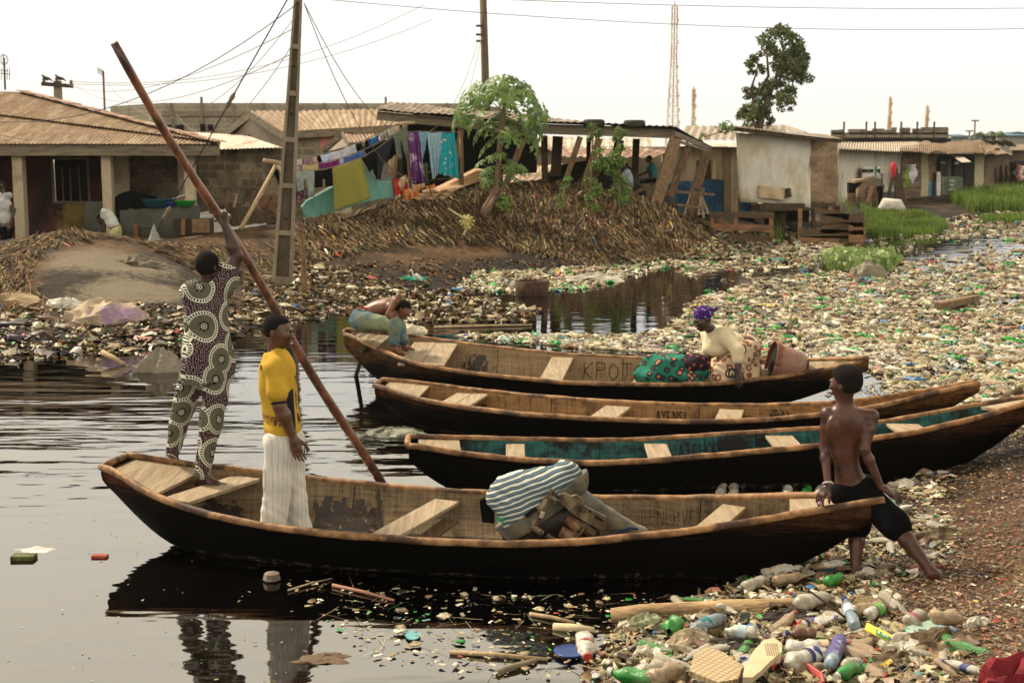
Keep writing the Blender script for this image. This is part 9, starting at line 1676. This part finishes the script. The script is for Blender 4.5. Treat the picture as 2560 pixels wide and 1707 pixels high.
mb = MB(); p = G(*q4(1430,940),.012); mb.lathe([(0,0),(.085,0),(.095,.01),(.085,.012),(0,.006)],p,n=24); o = mb.build('blue_plate',M('plate_blue',(.02,.05,.2),rough=.3),smooth=True); tag(o,'blue round lid floating left of the red capped bottle','lid'); mb = MB(); p = G(*q4(110,800),.008); mb.lathe([(0,0),(.07,0),(.072,.006),(0,.006)],p,n=20,squash=.6); o = mb.build('turquoise_lid',M('lid_turq',(.15,.42,.42))); tag(o,'turquoise flat disc floating near the bottom centre','lid')
for i,(x,y,c_,lb) in enumerate(((1150,355,'orange','orange bowl like cap beside the hull'),(1240,515,'orange','small orange cap lying before the boy left heel'),(1485,488,'orange','red brown square cap between the boy feet'),(1815,80,'orange','orange cap on the mulch above the brown rag'))): p = hit(np.array([q5(x,y)]))[0]; mb = MB(); s = .035 if i == 0 else .017; mb.lathe([(0,s*1.2),(s*.9,s*1.2),(s,s),(s,0),(s*.9,0),(s*.85,s)],p,(.3,-.4,1),14); o = mb.build('plastic_cup',cap_c[c_],smooth=True); tag(o,lb,'cap')
p = hit(np.array([q5(1735,115)]))[0]; mb = MB()
for r_ in (.06,.02): mb.tube([Vector(p)+Vector((r_*math.cos(a),r_*math.sin(a)*.9,.03)) for a in np.linspace(0,6.28,20)],.003,4)
for k in range(16): a = k*.393; mb.tube([Vector(p)+Vector((.02*math.cos(a),.018*math.sin(a),.03)),Vector(p)+Vector((.06*math.cos(a),.054*math.sin(a),.03))],.0018,3)
o = mb.build('fan_guard',M('guard_white',(.6,.57,.5))); tag(o,'small round fan guard lying behind the boy right leg','fan guard')
mb = MB(); p = G(1330,735,0); g_ = M('wicker_dark',(.09,.045,.03),(.03,.015,.01),scale=14,bmp=.8); mb.lathe([(.32,-.1),(.34,.05),(.36,.28),(.33,.28),(.3,0)],p,n=20); o = mb.build('sunken_basket',g_,smooth=True); tag(o,'brown wicker basket standing in the water by the far bank','basket')
# small labels for the roof tangles: twigs on the roofs
rt = empty('roof_branch',Q(*c3(1450,470),44),'leafy twig trailing over the roof of the stilt shack','branch'); mb = MB(); mb.tube([Q(*c3(1500,490),43),Q(*c3(1450,500),43),Q(*c3(1380,530),43),Q(*c3(1310,550),43)],.02,4); mb.build('twig',bark,rt); lf = MB(); leaf_cloud(lf,Q(*c3(1455,480),43),.35,60,.18); leaf_cloud(lf,Q(*c3(1310,552),43),.2,30,.15); mb = lf.build('foliage',shrub_leaf,rt)
# ------------------------------------------------------------------ thin haze that pales the skyline
hm = bpy.data.materials.new('haze_air'); hm.use_nodes = True; t = hm.node_tree; t.nodes.clear(); o_ = t.nodes.new('ShaderNodeOutputMaterial'); pv = t.nodes.new('ShaderNodeVolumePrincipled')
pv.inputs['Color'].default_value = (.95,.9,.8,1); pv.inputs['Density'].default_value = .00018; pv.inputs['Anisotropy'].default_value = .2; t.links.new(pv.outputs[0],o_.inputs['Volume'])
mb = MB(); mb.box((0,1600,10),(6400,4400,50)); hz_o = mb.build('haze',hm); tag(hz_o,kind='stuff')
